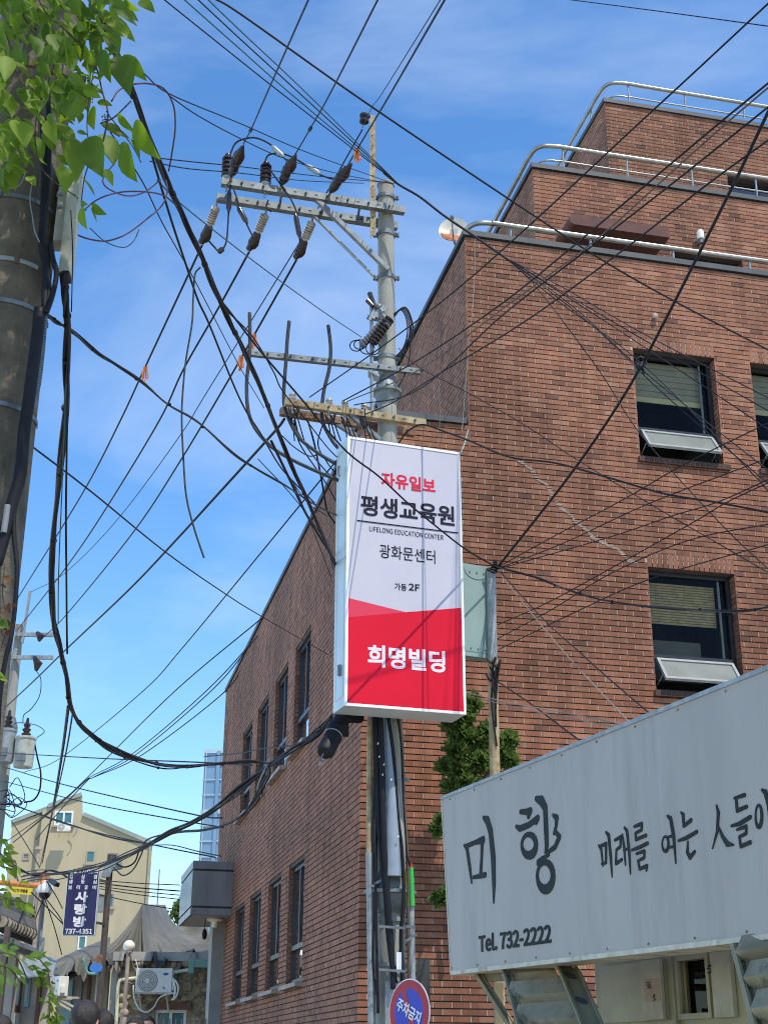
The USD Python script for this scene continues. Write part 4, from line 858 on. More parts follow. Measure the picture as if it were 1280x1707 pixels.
# ---------------------------------------------------------------- small post with the green-grey sign box
post = thing('cable_post', 'slim rust-streaked steel post gathering many wires before the brick front', 'post')
t0, t1 = at(818, 948, 13.4), at(825, 1300, 13.4); b0 = t0 + (t1 - t0) * ((street_z(13.4) - t0[2]) / (t1[2] - t0[2]))
MB().cyl(b0, t1 + (t0 - t1) * 0.55, 0.051, 0.051, 16).build('lower_post', M['rust_yellow'], post, smooth=40)
MB().cyl(t1 + (t0 - t1) * 0.55, t0, 0.049, 0.048, 16).build('upper_post', M['galv'], post, smooth=40)
w = MB()
for k in range(5): w.tube(spline([t0 + V(0.02 * k - 0.05, -0.05, -0.02), t0 + V(0.03, -0.06 - 0.005 * k, 0.03 * k - 0.06), t0 + V(0.06, 0.01, 0.02 * k - 0.03), t0 + V(0, 0.06, -0.02)], 4), 0.012, 6)
w.build('cable_lashing', M['rubber'], post, kind='stuff')
w = MB()
for k, (u, v) in enumerate(((818, 1100), (826, 1104), (822, 1112), (816, 1124))): w.tube(spline([at(u - 6, v, 13.33), at(u + 2, v + 6 + 2 * k, 13.3), at(u + 8, v - 4, 13.34), at(u + 3, v + 22 + 8 * k, 13.33), at(825 + k, v + 60 + 20 * k, 13.34)], 5), 0.009, 6)
w.build('cable_knot', M['rubber'], post, kind='stuff')
MB().tube(spline([at(810, 1118, 13.32), at(820, 1130, 13.3), at(823, 1150, 13.32)], 5), 0.006, 6).build('red_lead', M['cable_wine'], post)
box_ = thing('sign_box_back', 'green-grey metal sign box behind the lightbox sign, on the slim post', 'sign box')
GA = math.radians(23.7); GX, GN = V(math.cos(GA), math.sin(GA), 0), V(math.sin(GA), -math.cos(GA), 0)
go = at(829, 1100, 13.46) - GX * 0.62
MB().obox(go, GX * 0.62, -GN * 0.12, ZUP * 0.98).build('panel', M['panel_green'], box_)
fm = MB()
for z in (0.0, 0.93): fm.obox(go + GN * 0.002 + GX * 0.002 + ZUP * (z + 0.001), GX * 0.616, -GN * 0.01, ZUP * 0.05)
g2 = Point(0.40, 0).buffer(0.14, 16)
fm.sheet(affinity.scale(g2.intersection(sbox(0, 0, 1, 1)), 1, 0.75, origin=(0.4, 0)), go + GN * 0.006 + ZUP * 0.05, GX, ZUP, -GN * 0.005)
fm.sheet(affinity.scale(g2.intersection(sbox(0, -1, 1, 0)), 1, 0.75, origin=(0.4, 0)), go + GN * 0.006 + ZUP * 0.93, GX, ZUP, -GN * 0.005)
fm.build('corner_plate', M['panel_green'], box_, kind='stuff')
bl = MB()
for x in (0.32, 0.4, 0.48): 
    for z in (0.085, 0.895): bl.lathe(go + GX * x + ZUP * z + GN * 0.006, GN, [(0, 0.009), (0.008, 0.009), (0.008, 0)], 6)
bl.build('bolt', M['galv_dark'], box_, kind='stuff')

# ---------------------------------------------------------------- long restaurant sign board
BT0, BT1 = at(736, 1331, 9.5), at(1280, 1113, 5.87)
BX = unit(V(*(BT1 - BT0)[:2], 0)); BN = V(-abs(BX[1]), -abs(BX[0]), 0) * 1.0; BN = unit(BN - BX * (BN @ BX))
def bd(u, v): p = on(u, v, BT0, BN) - BT0; return float(p @ BX), float(p[2])
TLb, BLb, TRb, BRb = (0, 0), bd(751.5, 1623), bd(1280, 1113), bd(1280, 1562)
EXT = 1.3
def ext_(a, b): k = (b[1] - a[1]) / (b[0] - a[0]); return (b[0] + EXT, b[1] + k * EXT)
board = thing('restaurant_board', 'long grey sign board with brush-style Korean lettering at lower right', 'sign board')
out = Polygon([TLb, BLb, ext_(BLb, BRb), ext_(TLb, TRb)])
rb = np.random.default_rng(2)
edge = [(TLb[0] + (BLb[0] - TLb[0]) * t + rb.uniform(-0.006, 0.004), TLb[1] + (BLb[1] - TLb[1]) * t) for t in np.linspace(0.15, 1, 26)]
MB().sheet(Polygon([TLb, *edge, ext_(BLb, BRb), ext_(TLb, TRb)]), BT0, BX, ZUP, -BN * 0.004).build('face', M['board_grey'], board)
def bbar(a, b, w, d, m, name, lift=0.006):
    p, q = BT0 + BX * a[0] + ZUP * a[1], BT0 + BX * b[0] + ZUP * b[1]
    n = unit(np.cross(q - p, BN)); n = n if n[2] > 0 else -n
    return MB().obox(p + BN * lift - n * w / 2, q - p, n * w, -BN * d).build(name, M[m], board)
bbar(TLb, ext_(TLb, TRb), 0.022, 0.22, 'galv', 'top_frame'); bbar(BLb, ext_(BLb, BRb), 0.024, 0.22, 'cream_edge', 'bottom_frame'); bbar(BLb, TLb, 0.014, 0.05, 'cream_edge', 'end_frame', 0.003)
MB().sheet(out.buffer(-0.02, join_style=2), BT0 - BN * 0.19, BX, ZUP, -BN * 0.01).build('back', M['galv_dark'], board)
for t in np.arange(0.15, 4.6, 0.42):
    for k0, k1, sg in ((TLb, TRb, -1), (BLb, BRb, 1)):
        a = BT0 + BX * t + ZUP * (k0[1] + (k1[1] - k0[1]) / (k1[0] - k0[0]) * (t - k0[0]) + sg * 0.03)
        MB().lathe(a, BN, [(0, 0.006), (0.004, 0.006), (0.005, 0.0)], 6).build('screw', M['rusty'], board)
def zp(x, y): return bd(720 + x / 2.2857, 1150 + y / 2.2857)
def brush(strokes):
    g = []
    for s in strokes:
        q = [(*zp(x, y), w * 0.0023 * (1.15 - 0.33 * (x / 1280))) for x, y, w in s]; g.append(stroke(q))
    return union_all(g)
def ring(cx, cy, rx, ry, w, t0=0.0): return [(cx + rx * math.cos(t), cy + ry * math.sin(t), w * (1 + 0.35 * math.cos(t - 0.7))) for t in np.linspace(t0, t0 + 6.3, 25)]
GL = {'mi': [[(124, 594, 8), (134, 604, 16), (145, 680, 15), (152, 736, 7)], [(128, 598, 12), (165, 583, 12), (196, 573, 20)], [(192, 578, 18), (190, 640, 14), (186, 706, 16)], [(158, 716, 9), (180, 712, 12), (204, 706, 14)],
             [(197, 488, 10), (212, 500, 24), (224, 540, 24), (234, 640, 26), (237, 740, 20), (236, 812, 6)]],
      'hyang': [[(338, 466, 12), (362, 466, 16), (376, 462, 18), (368, 484, 14)], [(322, 522, 10), (336, 530, 16), (370, 516, 15), (404, 490, 17), (398, 510, 9)], ring(370, 592, 27, 40, 17), [(398, 416, 14), (418, 424, 26), (432, 450, 22), (436, 540, 22), (438, 596, 18), (432, 620, 8)],
                [(462, 478, 8), (476, 490, 18), (474, 520, 12), (466, 548, 10)], [(470, 540, 10), (486, 562, 16), (470, 600, 14), (440, 622, 10)], ring(432, 710, 30, 52, 19), [(405, 660, 16), (420, 645, 12), (446, 630, 8)]],
      'mi_b': [[(636, 594, 5), (646, 610, 9), (652, 672, 5)], [(640, 598, 7), (664, 588, 10), (664, 660, 8), (648, 664, 6)], [(664, 544, 6), (674, 556, 11), (682, 640, 11), (687, 714, 4)]],
      'rae': [[(698, 574, 7), (720, 562, 9), (719, 598, 8), (703, 612, 7), (702, 664, 8), (724, 648, 8)], [(726, 552, 5), (733, 600, 9), (738, 668, 5)], [(734, 526, 6), (744, 540, 10), (752, 620, 10), (757, 702, 4)], [(732, 612, 6), (750, 606, 7)]],
      'reul': [[(772, 522, 7), (800, 512, 10), (800, 534, 8), (776, 548, 7), (778, 572, 8), (816, 556, 9)], [(762, 612, 6), (786, 604, 9), (822, 586, 9)], [(780, 626, 6), (810, 616, 9), (810, 640, 8), (786, 654, 7), (792, 684, 8), (820, 672, 9), (818, 690, 6)]],
      'yeo': [ring(890, 588, 12, 28, 7), [(898, 482, 6), (910, 492, 12), (922, 560, 12), (930, 662, 4)], [(902, 562, 6), (922, 556, 7)], [(904, 602, 6), (924, 598, 7)]],
      'neun': [[(950, 468, 5), (958, 478, 11), (960, 520, 9), (988, 498, 10)], [(940, 576, 6), (970, 566, 10), (1010, 542, 9)], [(976, 580, 5), (974, 620, 10), (984, 640, 11), (1002, 618, 8)]],
      'in': [[(1085, 442, 5), (1092, 470, 11), (1088, 540, 9), (1070, 606, 3)], [(1091, 520, 6), (1108, 560, 10), (1126, 588, 14), (1150, 592, 4)]],
      'deul': [[(1154, 414, 7), (1192, 402, 10)], [(1160, 414, 9), (1164, 462, 10), (1200, 446, 9)], [(1142, 520, 6), (1172, 512, 11), (1214, 486, 10)], [(1164, 534, 6), (1198, 522, 10), (1198, 548, 9), (1172, 562, 7), (1178, 598, 9), (1214, 582, 10)]],
      'i': [ring(1246, 482, 12, 42, 8), [(1258, 382, 6), (1272, 392, 14), (1284, 440, 13), (1294, 540, 10), (1297, 590, 4)]]}
for k, s in GL.items():
    MB().sheet(brush(s), BT0 + BN * 0.004, BX, ZUP, -BN * 0.003).build('brush_letter', M['board_ink'], board)
a, b, h = zp(180, 1003), zp(456, 966), zp(180, 935)
tp = fit_poly(text_poly('Tel. 732-2222', 6), 0, 0, b[0] - a[0], (h[1] - a[1]) * 1.0); sh = (b[1] - a[1]) / (b[0] - a[0])
MB().sheet(affinity.translate(affinity.affine_transform(tp, [1, 0, sh, 1, 0, 0]), *a), BT0 + BN * 0.004, BX, ZUP, -BN * 0.003).build('lettering', M['board_ink'], board)

# ---------------------------------------------------------------- cabin and stairs below the board
cabin = thing('site_cabin', 'olive painted cabin with taped panels and a dark window under the grey board', 'cabin')
CW0 = BT0 - BN * 0.75
def cb(u, v): p = on(u, v, CW0, BN) - CW0; return float(p @ BX), float(p @ ZUP)
def cpanel(u0, v0, u1, v1, lift, m, name, th=0.02, label=None):
    xs = [cb(u0, v0)[0], cb(u1, v1)[0]]; zs = [cb((u0 + u1) / 2, v0)[1], cb((u0 + u1) / 2, v1)[1]]
    o = CW0 + BX * min(xs) + ZUP * min(zs) + BN * lift
    return MB().obox(o, BX * abs(xs[1] - xs[0]), ZUP * abs(zs[1] - zs[0]), -BN * th).build(name, M[m], cabin, label=label)
x0, xw0, xw1 = cb(993, 1660)[0], cb(1136, 1660)[0], cb(1183, 1660)[0]; zw1, zw0 = cb(1160, 1600)[1], cb(1160, 1690)[1]; zt, zb = cb(993, 1500)[1], -CW0[2] + 0.2
wl = MB()
for xa, xb, za, zc in ((x0, xw0, zb, zt), (xw1, 6.0, zb, zt), (xw0, xw1, zw1, zt), (xw0, xw1, zb, zw0)): wl.obox(CW0 + BX * xa + ZUP * za, BX * (xb - xa), ZUP * (zc - za), -BN * 0.06)
wl.obox(CW0 + BX * x0 + ZUP * zb - BN * 0.062, BX * 0.06, ZUP * (zt - zb), -BN * 1.6)
wl.obox(CW0 + BX * x0 + ZUP * zt, BX * (6 - x0), ZUP * 0.05, -BN * 1.6)
wl.build('wall', M['cabin'], cabin)
MB().quad(CW0 + BX * (xw0 - 0.1) + ZUP * (zw0 - 0.1) - BN * 0.5, CW0 + BX * (xw1 + 0.3) + ZUP * (zw0 - 0.1) - BN * 0.5, CW0 + BX * (xw1 + 0.3) + ZUP * (zw1 + 0.1) - BN * 0.5, CW0 + BX * (xw0 - 0.1) + ZUP * (zw1 + 0.1) - BN * 0.5).build('room', M['dark'], cabin)
MB().obox(CW0 + BX * xw0 + ZUP * zw0 - BN * 0.035, BX * (xw1 - xw0), ZUP * (zw1 - zw0), -BN * 0.004).build('pane', M['glass'], cabin)
f = MB()
for xa, xb, za, zc in ((xw0 - 0.03, xw0, zw0 - 0.03, zw1 + 0.03), (xw1, xw1 + 0.03, zw0 - 0.03, zw1 + 0.03), (xw0, xw1, zw1, zw1 + 0.03), (xw0, xw1, zw0 - 0.03, zw0)): f.obox(CW0 + BX * xa + ZUP * za + BN * 0.018, BX * (xb - xa), ZUP * (zc - za), -BN * 0.04)
f.build('window_frame', M['cabin'], cabin)
cpanel(1003, 1606, 1118, 1704, 0.02, 'cabin_panel', 'panel'); cpanel(1077, 1601, 1117, 1701, 0.045, 'paper_w', 'taped_sheet', 0.02)
cpanel(1086, 1633, 1113, 1670, 0.0475, 'paper', 'paper_notice', 0.002, 'brown paper notice')
cpanel(1126, 1580, 1133, 1720, 0.03, 'stringer', 'corner_post', 0.03); cpanel(1190, 1587, 1232, 1697, 0.03, 'paper_w', 'taped_sheet', 0.025)
hw = MB(); rr = np.random.default_rng(8)
def scrawl(u, v, s):
    for k in range(3):
        p = [cb(u + rr.uniform(-1, 1) * s, v + k * s * 1.3 + rr.uniform(-.5, .5) * s) for _ in range(4)]
        hw.sheet(LineString(p).buffer(0.0028), CW0 + BN * (0.0535 if u < 1150 else 0.036), BX, ZUP, -BN * 0.002)
scrawl(1191, 1611, 4.5); scrawl(1094, 1640, 3); scrawl(1104, 1660, 3)
hw.build('handwriting', M['ink'], cabin)
# steel stairs seen between the board and the cabin
def stair(name, label, L, R, rows, dy):
    t = thing(name, label, 'stairs')
    Yk = [r[4] for r in rows]
    for (uL, uR, vt, vb, Y) in rows:
        a, b = at(uL, vt, Y), at(uR, vt - dy, Y - 0.25); h = a[2] - at(uL, vb, Y)[2]; d = b - a; n = unit(np.cross(ZUP, V(*d[:2], 0))); n = n if n[1] < 0 else -n
        pr = [(0.0, 0.0), (0.012, -0.02), (0.03, -h * 0.35), (0.05, -h * 0.55), (0.02, -h * 0.8), (-0.03, -h), (-0.30, -h - 0.004), (-0.30, -h + 0.006), (-0.04, -h + 0.006), (0.005, -h * 0.8), (0.035, -h * 0.55), (0.012, -h * 0.35), (-0.01, -0.012), (-0.03, 0.0)]
        v = [a + n * x + ZUP * z for x, z in pr] + [b + n * x + ZUP * z for x, z in pr]; k = len(pr)
        MB().add(v, [[i, (i + 1) % k, (i + 1) % k + k, i + k] for i in range(k)]).build('tread', M['tread'], t, smooth=50)
    for (p0, p1, w) in (L, R):
        if p0 is None: continue
        a, b = at(*p0), at(*p1); d = unit(b - a); x = unit(np.cross(d, V(0, 1, 0))); m = MB(); c2 = b + (b - a) * 1.2
        m.obox(a - x * w / 2, c2 - a, x * w, V(0, 0.02, 0)); m.obox(a - x * w / 2, c2 - a, x * 0.012, V(0, -0.05, 0)); m.obox(a + x * (w / 2 - 0.012), c2 - a, x * 0.012, V(0, -0.05, 0))
        sp = m.build('stringer', M['stringer'], t)
        if w > 0.07:
            hh = MB()
            for f in (0.27, 0.66): hh.sheet(affinity.rotate(affinity.scale(Point(0, 0).buffer(1), 0.022, 0.05), 25, origin=(0, 0)), a + (b - a) * f + V(0, -0.003, 0), x, -d, V(0, 0.002, 0))
            hh.build('grip_hole', M['dark'], sp)
    return t
stair('metal_stairs', 'grubby steel stairs with drilled stringer left of the olive cabin', ((842, 1612, 8.75), (868, 1707, 8.1), 0.05), ((940, 1600, 8.3), (985, 1707, 7.7), 0.115),
      [(842, 930, 1606, 1643, 8.7), (851, 950, 1637, 1684, 8.45), (863, 968, 1675, 1728, 8.2), (877, 990, 1718, 1775, 7.95)], 9)
stair('metal_stairs', 'second steel stairs cut by the right edge, beyond the cabin window', ((1227, 1575, 6.3), (1262, 1707, 5.9), 0.05), (None, None, 0), [(1236, 1330, 1560, 1610, 6.2), (1250, 1340, 1602, 1655, 6.05), (1262, 1350, 1650, 1710, 5.9)], 14)
bs = thing('board_brace', 'grey angle-iron braces propping the left end of the long board', 'brace')
MB().bar(at(795, 1622, 9.2), at(860, 1722, 8.9), 0.045, 0.02).build('angle_leg', M['stringer'], bs); MB().bar(at(795, 1622, 9.22), at(860, 1722, 8.92), 0.01, 0.06).build('angle_flange', M['stringer'], bs)
MB().bar(at(831, 1640, 9.3), V(*at(831, 1640, 9.3)[:2], street_z(9.3)), 0.05, 0.05, V(0, 1, 0)).build('upright', M['stringer'], bs); MB().bar(at(800, 1626, 9.25), at(850, 1622, 9.0), 0.05, 0.09).build('cross_plate', M['stringer'], bs)

# ---------------------------------------------------------------- juniper behind the board
def juniper(name, label, blobs, Y, n, s, trunk):
    t = thing(name, label, 'shrub'); r = np.random.default_rng(abs(hash(label)) % 1000 if False else len(label)); vs, fs, tn = [], [], []; k = 0
    for (u, v, ru, rv, w) in blobs:
        c = at(u, v, Y); sc_ = pix(c)[2] / FOCAL
        for _ in range(int(n * w)):
            d = unit(r.normal(size=3)); rad = r.random() ** 0.45
            p = c + V(d[0] * ru * sc_, d[1] * 0.5 * (ru + rv) * 0.7 * sc_, d[2] * rv * sc_) * rad * 0.60
            up = unit(d * 1.2 + V(0, -0.2, 0.35) + r.normal(size=3) * 0.4)
            x = unit(np.cross(up, r.normal(size=3))); L = s * r.uniform(0.7, 1.5); W = L * 0.22
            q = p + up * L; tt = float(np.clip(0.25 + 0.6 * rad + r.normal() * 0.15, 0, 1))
            vs += [p - x * W * 0.4, p + x * W * 0.4, p + up * L * 0.6 + x * W, q, p + up * L * 0.6 - x * W]; fs += [[k, k + 1, k + 2], [k, k + 2, k + 4], [k + 2, k + 3, k + 4]]; tn += [tt] * 5; k += 5
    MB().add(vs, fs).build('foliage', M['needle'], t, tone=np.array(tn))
    for tr in trunk: MB().tube(spline([at(*q) for q in tr], 5), np.linspace(0.03, 0.008, 5 * (len(tr) - 1) + 1), 7).build('stem', M['bark'], t)
    return t
rj = np.random.default_rng(4)
B1 = [(752, 1205, 14, 14, 1), (775, 1195, 15, 18, 1), (790, 1172, 9, 16, .7), (770, 1225, 20, 14, 1.2), (795, 1235, 20, 20, 1.4), (812, 1222, 12, 16, .8), (848, 1235, 13, 14, .9), (835, 1256, 20, 18, 1.2), (760, 1252, 22, 14, 1.2), (742, 1280, 13, 8, .7), (765, 1285, 22, 16, 1.3), (800, 1270, 24, 22, 1.6), (848, 1268, 14, 14, .8), (775, 1305, 25, 10, 1), (752, 1312, 18, 7, .8)]
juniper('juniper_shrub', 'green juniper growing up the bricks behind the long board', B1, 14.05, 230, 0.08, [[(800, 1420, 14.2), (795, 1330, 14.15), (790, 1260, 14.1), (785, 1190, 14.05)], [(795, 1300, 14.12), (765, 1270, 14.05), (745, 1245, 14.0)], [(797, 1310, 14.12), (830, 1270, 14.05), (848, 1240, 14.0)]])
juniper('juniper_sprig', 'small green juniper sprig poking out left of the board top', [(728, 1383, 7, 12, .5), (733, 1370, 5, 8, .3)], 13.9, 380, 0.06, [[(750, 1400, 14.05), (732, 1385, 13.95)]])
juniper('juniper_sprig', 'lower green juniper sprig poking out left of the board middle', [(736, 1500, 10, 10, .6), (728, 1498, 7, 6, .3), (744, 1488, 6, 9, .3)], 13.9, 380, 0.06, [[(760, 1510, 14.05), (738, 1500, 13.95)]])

# ---------------------------------------------------------------- satellite dish on the parapet corner
dc = at(756, 382, C0[1] + 0.9); dish = thing('satellite_dish', 'small white satellite dish with a rust stain at the parapet corner', 'satellite dish')
dn = unit(V(-0.12, -0.9, 0.12)); dr_ = prad(50, dc)
MB().lathe(dc - dn * 0.05, dn, [(0, 0.0), (0.004, dr_ * 0.3), (0.02, dr_ * 0.62), (0.055, dr_ * 0.99), (0.05, dr_), (0.01, dr_ * 0.62), (-0.01, dr_ * 0.3), (-0.014, 0)], 28).build('dish', M['dish'], dish, smooth=40)
dx = unit(np.cross(ZUP, dn)); dx = dx if dx[0] > 0 else -dx; dy = np.cross(dn, dx); dy = dy if dy[2] > 0 else -dy
g = Polygon([(-0.16, -0.05), (-0.10, -0.07), (-0.04, -0.04), (0.03, -0.08), (0.08, -0.12), (0.04, -0.2), (-0.04, -0.19), (-0.12, -0.13)]).buffer(0.015)
v_, f_ = trimesh.creation.triangulate_polygon(g.segmentize(0.03), engine='earcut'); 
def bowl(x, y): rr = math.hypot(x, y) / dr_; return -0.05 + 0.055 * rr ** 2.2 + 0.012
MB().add([dc + dx * x + dy * y + dn * bowl(x, y) for x, y in v_], f_).build('rust_stain', M['dish_rust'], dish)
MB().tube(spline([dc - dy * dr_ * 0.95 + dn * 0.0, dc - dy * dr_ * 0.6 + dn * 0.2, dc - dy * 0.02 + dn * 0.26], 5), 0.009, 6).lathe(dc - dy * 0.02 + dn * 0.22, dn, [(0, 0.02), (0.02, 0.028), (0.06, 0.022), (0.08, 0.01)], 10).build('feed_arm', M['galv_dark'], dish)
MB().tube(spline([dc - dn * 0.06, dc - dn * 0.14 - ZUP * 0.1, at(765, 412, C0[1] + 0.95), at(772, 418, C0[1] + 0.95)], 5), 0.018, 8).cbox(dc - dn * 0.07, dx * 0.1, dy * 0.1, dn * 0.05).build('mount', M['galv'], dish)
# ---------------------------------------------------------------- near concrete pole at the left edge, with its vine
YL = 4.6
lp = thing('concrete_pole', 'old concrete pole at the left edge wrapped with cables and vine', 'utility pole')
er = at(72, 525, YL); LPX = er[0] - 0.178; LPY = YL + 0.08
def lpr(z): return 0.185 - 0.004 * z
MB().tube([V(LPX + 0.012 * (z - 4) * 0, LPY, z) for z in np.linspace(-0.3, 8.6, 30)], [lpr(z) for z in np.linspace(-0.3, 8.6, 30)], 36).build('shaft', M['concrete_old'], lp, smooth=40)
def lz(v): return at(40, v, YL)[2]
for v, a0, a1, m in ((450, -2.3, -0.6, 'galv'), (518, -2.2, 0.2, 'galv_dark'), (346, -2.2, -0.3, 'galv_dark'), (686, -2.0, 0.3, 'galv_dark'), (128, -2.2, 0.2, 'rusty')):
    z = lz(v); r = lpr(z) + 0.004; g = MB(); A = np.linspace(a0, a1, 12)
    pts = [V(LPX + r * math.cos(a), LPY + r * math.sin(a), z) for a in A]
    for p, q in zip(pts, pts[1:]): g.bar(p, q, 0.004, 0.018)
    g.lathe(pts[3] + V(0, -0.01, -0.012), V(0, 0, 1), [(0, 0.012), (0.024, 0.012)], 6).build('steel_band', M[m], lp)
bx = MB(); o = at(98, 452, YL - 0.03); top = at(98, 268, YL - 0.03); H = top[2] - o[2]
MB().obox(V(o[0] - 0.002, o[1], o[2]), V(0.046, 0.0, 0), V(-0.01, 0.09, 0), V(0, 0, H)).build('cable_channel', M['box_cream'], lp)
MB().obox(V(o[0] - 0.042, o[1] + 0.022, at(90, 402, YL)[2]), V(0.042, 0.0, 0), V(-0.01, 0.08, 0), V(0, 0, at(90, 285, YL)[2] - at(90, 402, YL)[2])).build('cable_box', M['box_cream'], lp)
lk = MB()
for v in (323, 344): c = at(101, v, YL - 0.045); lk.cbox(c, V(0.022, 0, 0), V(0, 0.018, 0), V(0, 0, 0.010)); lk.cyl(c - V(0.012, 0, 0.012), c + V(-0.012, 0, 0.012), 0.003, k=6)
lk.build('box_latch', M['galv'], lp, kind='stuff')
MB().obox(at(102, 461, YL - 0.03), V(0.026, 0, 0), V(0, 0.05, 0), V(0, 0, 0.028)).build('channel_clip', M['rubber'], lp)
for pts, px, m in (([(72, 200), (74, 290), (72, 360), (70, 400), (76, 440), (74, 520)], 12, 'rubber'), ([(80, 150), (82, 250), (78, 330), (68, 390), (72, 430), (80, 470)], 9, 'rubber'), ([(84, 405), (88, 430), (94, 455), (88, 490), (78, 520)], 9, 'rubber'),
                   ([(78, 410), (80, 450), (82, 480), (76, 515)], 8, 'rubber'), ([(66, 515), (62, 560), (54, 620), (46, 680), (40, 720), (34, 790), (20, 840), (8, 890), (-6, 940)], 21, 'rubber'),
                   ([(44, 700), (36, 760), (26, 830), (23, 885), (28, 945), (26, 1000), (19, 1060), (9, 1100), (0, 1160), (-4, 1230)], 8, 'rubber'), ([(40, 706), (32, 740), (26, 800), (18, 860)], 9, 'rubber_grey')):
    ptube(pts, YL - 0.09, px, m, 'pole_cable', 6, 8, lp)
fx = MB(); c = spline([at(u, v, YL - 0.07) for u, v in ((74, 528), (69, 590), (62, 645), (52, 678), (48, 700), (46, 712))], 14)
for p, q in zip(c, c[1:]): d = unit(q - p); fx.lathe(p, d, [(0, 0.008), (0.0, 0.0125), (np.linalg.norm(q - p) * 0.6, 0.0125), (np.linalg.norm(q - p) * 0.62, 0.009), (np.linalg.norm(q - p), 0.009)], 8)
fx.build('ribbed_conduit', M['galv_dark'], lp, kind='stuff')
for pts, px, m in (([(56, 292), (50, 330), (54, 360), (58, 385), (66, 403)], 2.2, 'sash'), ([(0, 305), (20, 313), (35, 305), (43, 285)], 1.6, 'sash'), ([(10, 60), (14, 90), (4, 130), (0, 160)], 2, 'sash'), ([(64, 283), (60, 330), (48, 370), (52, 395)], 1.6, 'rubber_grey')):
    ptube(pts, YL - 0.12, px, m, 'loose_wire', parent=lp)
MB().tube([at(13, 842, YL - 0.11), at(6, 888, YL - 0.11)], 0.011, 8).build('white_tube', M['sash'], lp)
ptube([(38, 400), (30, 425), (28, 438)], YL - 0.13, 9, 'bark', 'dead_stub', parent=lp)

VS = 0
def leaf_mesh(base, tip, width, nrm, fold=0.35, curl=0.25):
    "a pointed oval leaf, folded along the midrib and curling at its tip"
    base, tip = np.asarray(base, float), np.asarray(tip, float); ax = tip - base; L = np.linalg.norm(ax); ax /= L
    x = unit(np.cross(ax, nrm)); n = np.cross(x, ax); v, f = [], []
    st = ((0.0, 0.10), (0.12, 0.62), (0.30, 0.98), (0.50, 0.92), (0.70, 0.62), (0.87, 0.28), (1.0, 0.0))
    for t, w in st:
        c = base + ax * L * t - n * curl * L * t * t * 0.6
        v += [c, c + x * width * w * 0.5 + n * fold * width * w * 0.5, c - x * width * w * 0.5 + n * fold * width * w * 0.5]
    for i in range(len(st) - 1):
        a, b = 3 * i, 3 * i + 3; f += [[a, a + 1, b + 1], [a, b + 1, b], [a, b, b + 2], [a, b + 2, a + 2]]
    return v, f
rv = np.random.default_rng(21)
vine = thing('climbing_vine', 'bright green leafy vine hanging over the near concrete pole', 'vine')
def add_leaf(u, v, tu, tv, Y, wr, m='leaf', parent=None, tone=None):
    b, t = at(u, v, Y), at(tu, tv, Y + rv.uniform(-0.05, 0.05)); L = np.linalg.norm(t - b)
    n = unit(V(rv.normal() * 0.7, -0.7 + rv.normal() * 0.3, 0.3 + rv.normal() * 0.55))
    vv, ff = leaf_mesh(b, t, L * wr, n, rv.uniform(0.1, 0.45), rv.uniform(0.0, 0.4))
    MB().add(vv, ff).build('leaf', M[m], parent, smooth=True, tone=np.full(len(vv), float(np.clip(rv.normal(0.45, 0.4), 0, 1)) if tone is None else tone))
known = [(590, 30, 735, 135), (560, 90, 725, 215), (640, 40, 740, 100), (745, 0, 822, 50), (545, 262, 575, 428), (625, 300, 690, 478), (660, 290, 776, 425), (580, 160, 632, 292), (470, 380, 545, 400), (415, 415, 492, 478), (330, 420, 205, 560), (360, 440, 405, 625), (300, 330, 340, 440),
         (60, 60, 90, 205), (230, 110, 335, 280), (350, 110, 460, 290), (340, 70, 385, 115), (180, 190, 200, 295), (290, 650, 405, 745), (370, 720, 430, 940), (465, 735, 545, 940), (545, 715, 612, 870), (645, 765, 712, 968), (720, 645, 797, 840), (630, 600, 705, 720), (490, 570, 500, 690), (520, 540, 600, 560),
         (410, 700, 470, 715), (300, 830, 385, 885), (420, 920, 517, 1035), (560, 900, 605, 982), (440, 1095, 460, 1222), (490, 1090, 562, 1147), (485, 1105, 522, 1186), (395, 1030, 420, 1075), (430, 1075, 466, 1090), (30, 780, 90, 920), (120, 470, 190, 600), (20, 480, 70, 620), (30, 640, 80, 740), (90, 640, 140, 780),
         (190, 590, 260, 700), (170, 720, 230, 850), (250, 680, 280, 800), (80, 230, 130, 330), (0, 200, 60, 300), (250, 0, 330, 90), (400, 0, 480, 110), (480, 0, 545, 90), (130, 0, 190, 110), (0, 0, 60, 90), (590, 0, 690, 50), (660, 0, 742, 60), (440, 110, 520, 190), (500, 90, 560, 190), (270, 180, 345, 300), (200, 400, 260, 520),
         (330, 300, 400, 370), (450, 250, 515, 350), (400, 480, 440, 600), (350, 560, 395, 640), (560, 650, 640, 720), (610, 680, 690, 745), (700, 740, 760, 850), (455, 800, 520, 870), (340, 880, 360, 1000), (70, 0, 140, 60), (300, 0, 380, 70), (180, 30, 250, 130)]
for a, b, c, d in known: add_leaf(a / 3.2, b / 3.2, c / 3.2, d / 3.2, rv.uniform(3.95, 4.35), rv.uniform(0.42, 0.60), parent=vine)
for _ in range(240):
    u = rv.uniform(-20, 175); v = rv.uniform(-40, 250 - max(0, u - 60) * 1.3)
    if v > 240 or (25 < u < 78 and 25 < v < 130 and rv.random() < 0.75): continue
    s = rv.uniform(12, 42) * rv.uniform(0.8, 1); a = rv.normal(1.2, 0.75); add_leaf(u, v, u + s * math.cos(a), v + s * math.sin(a), rv.uniform(3.95, 4.4), rv.uniform(0.42, 0.60), parent=vine)
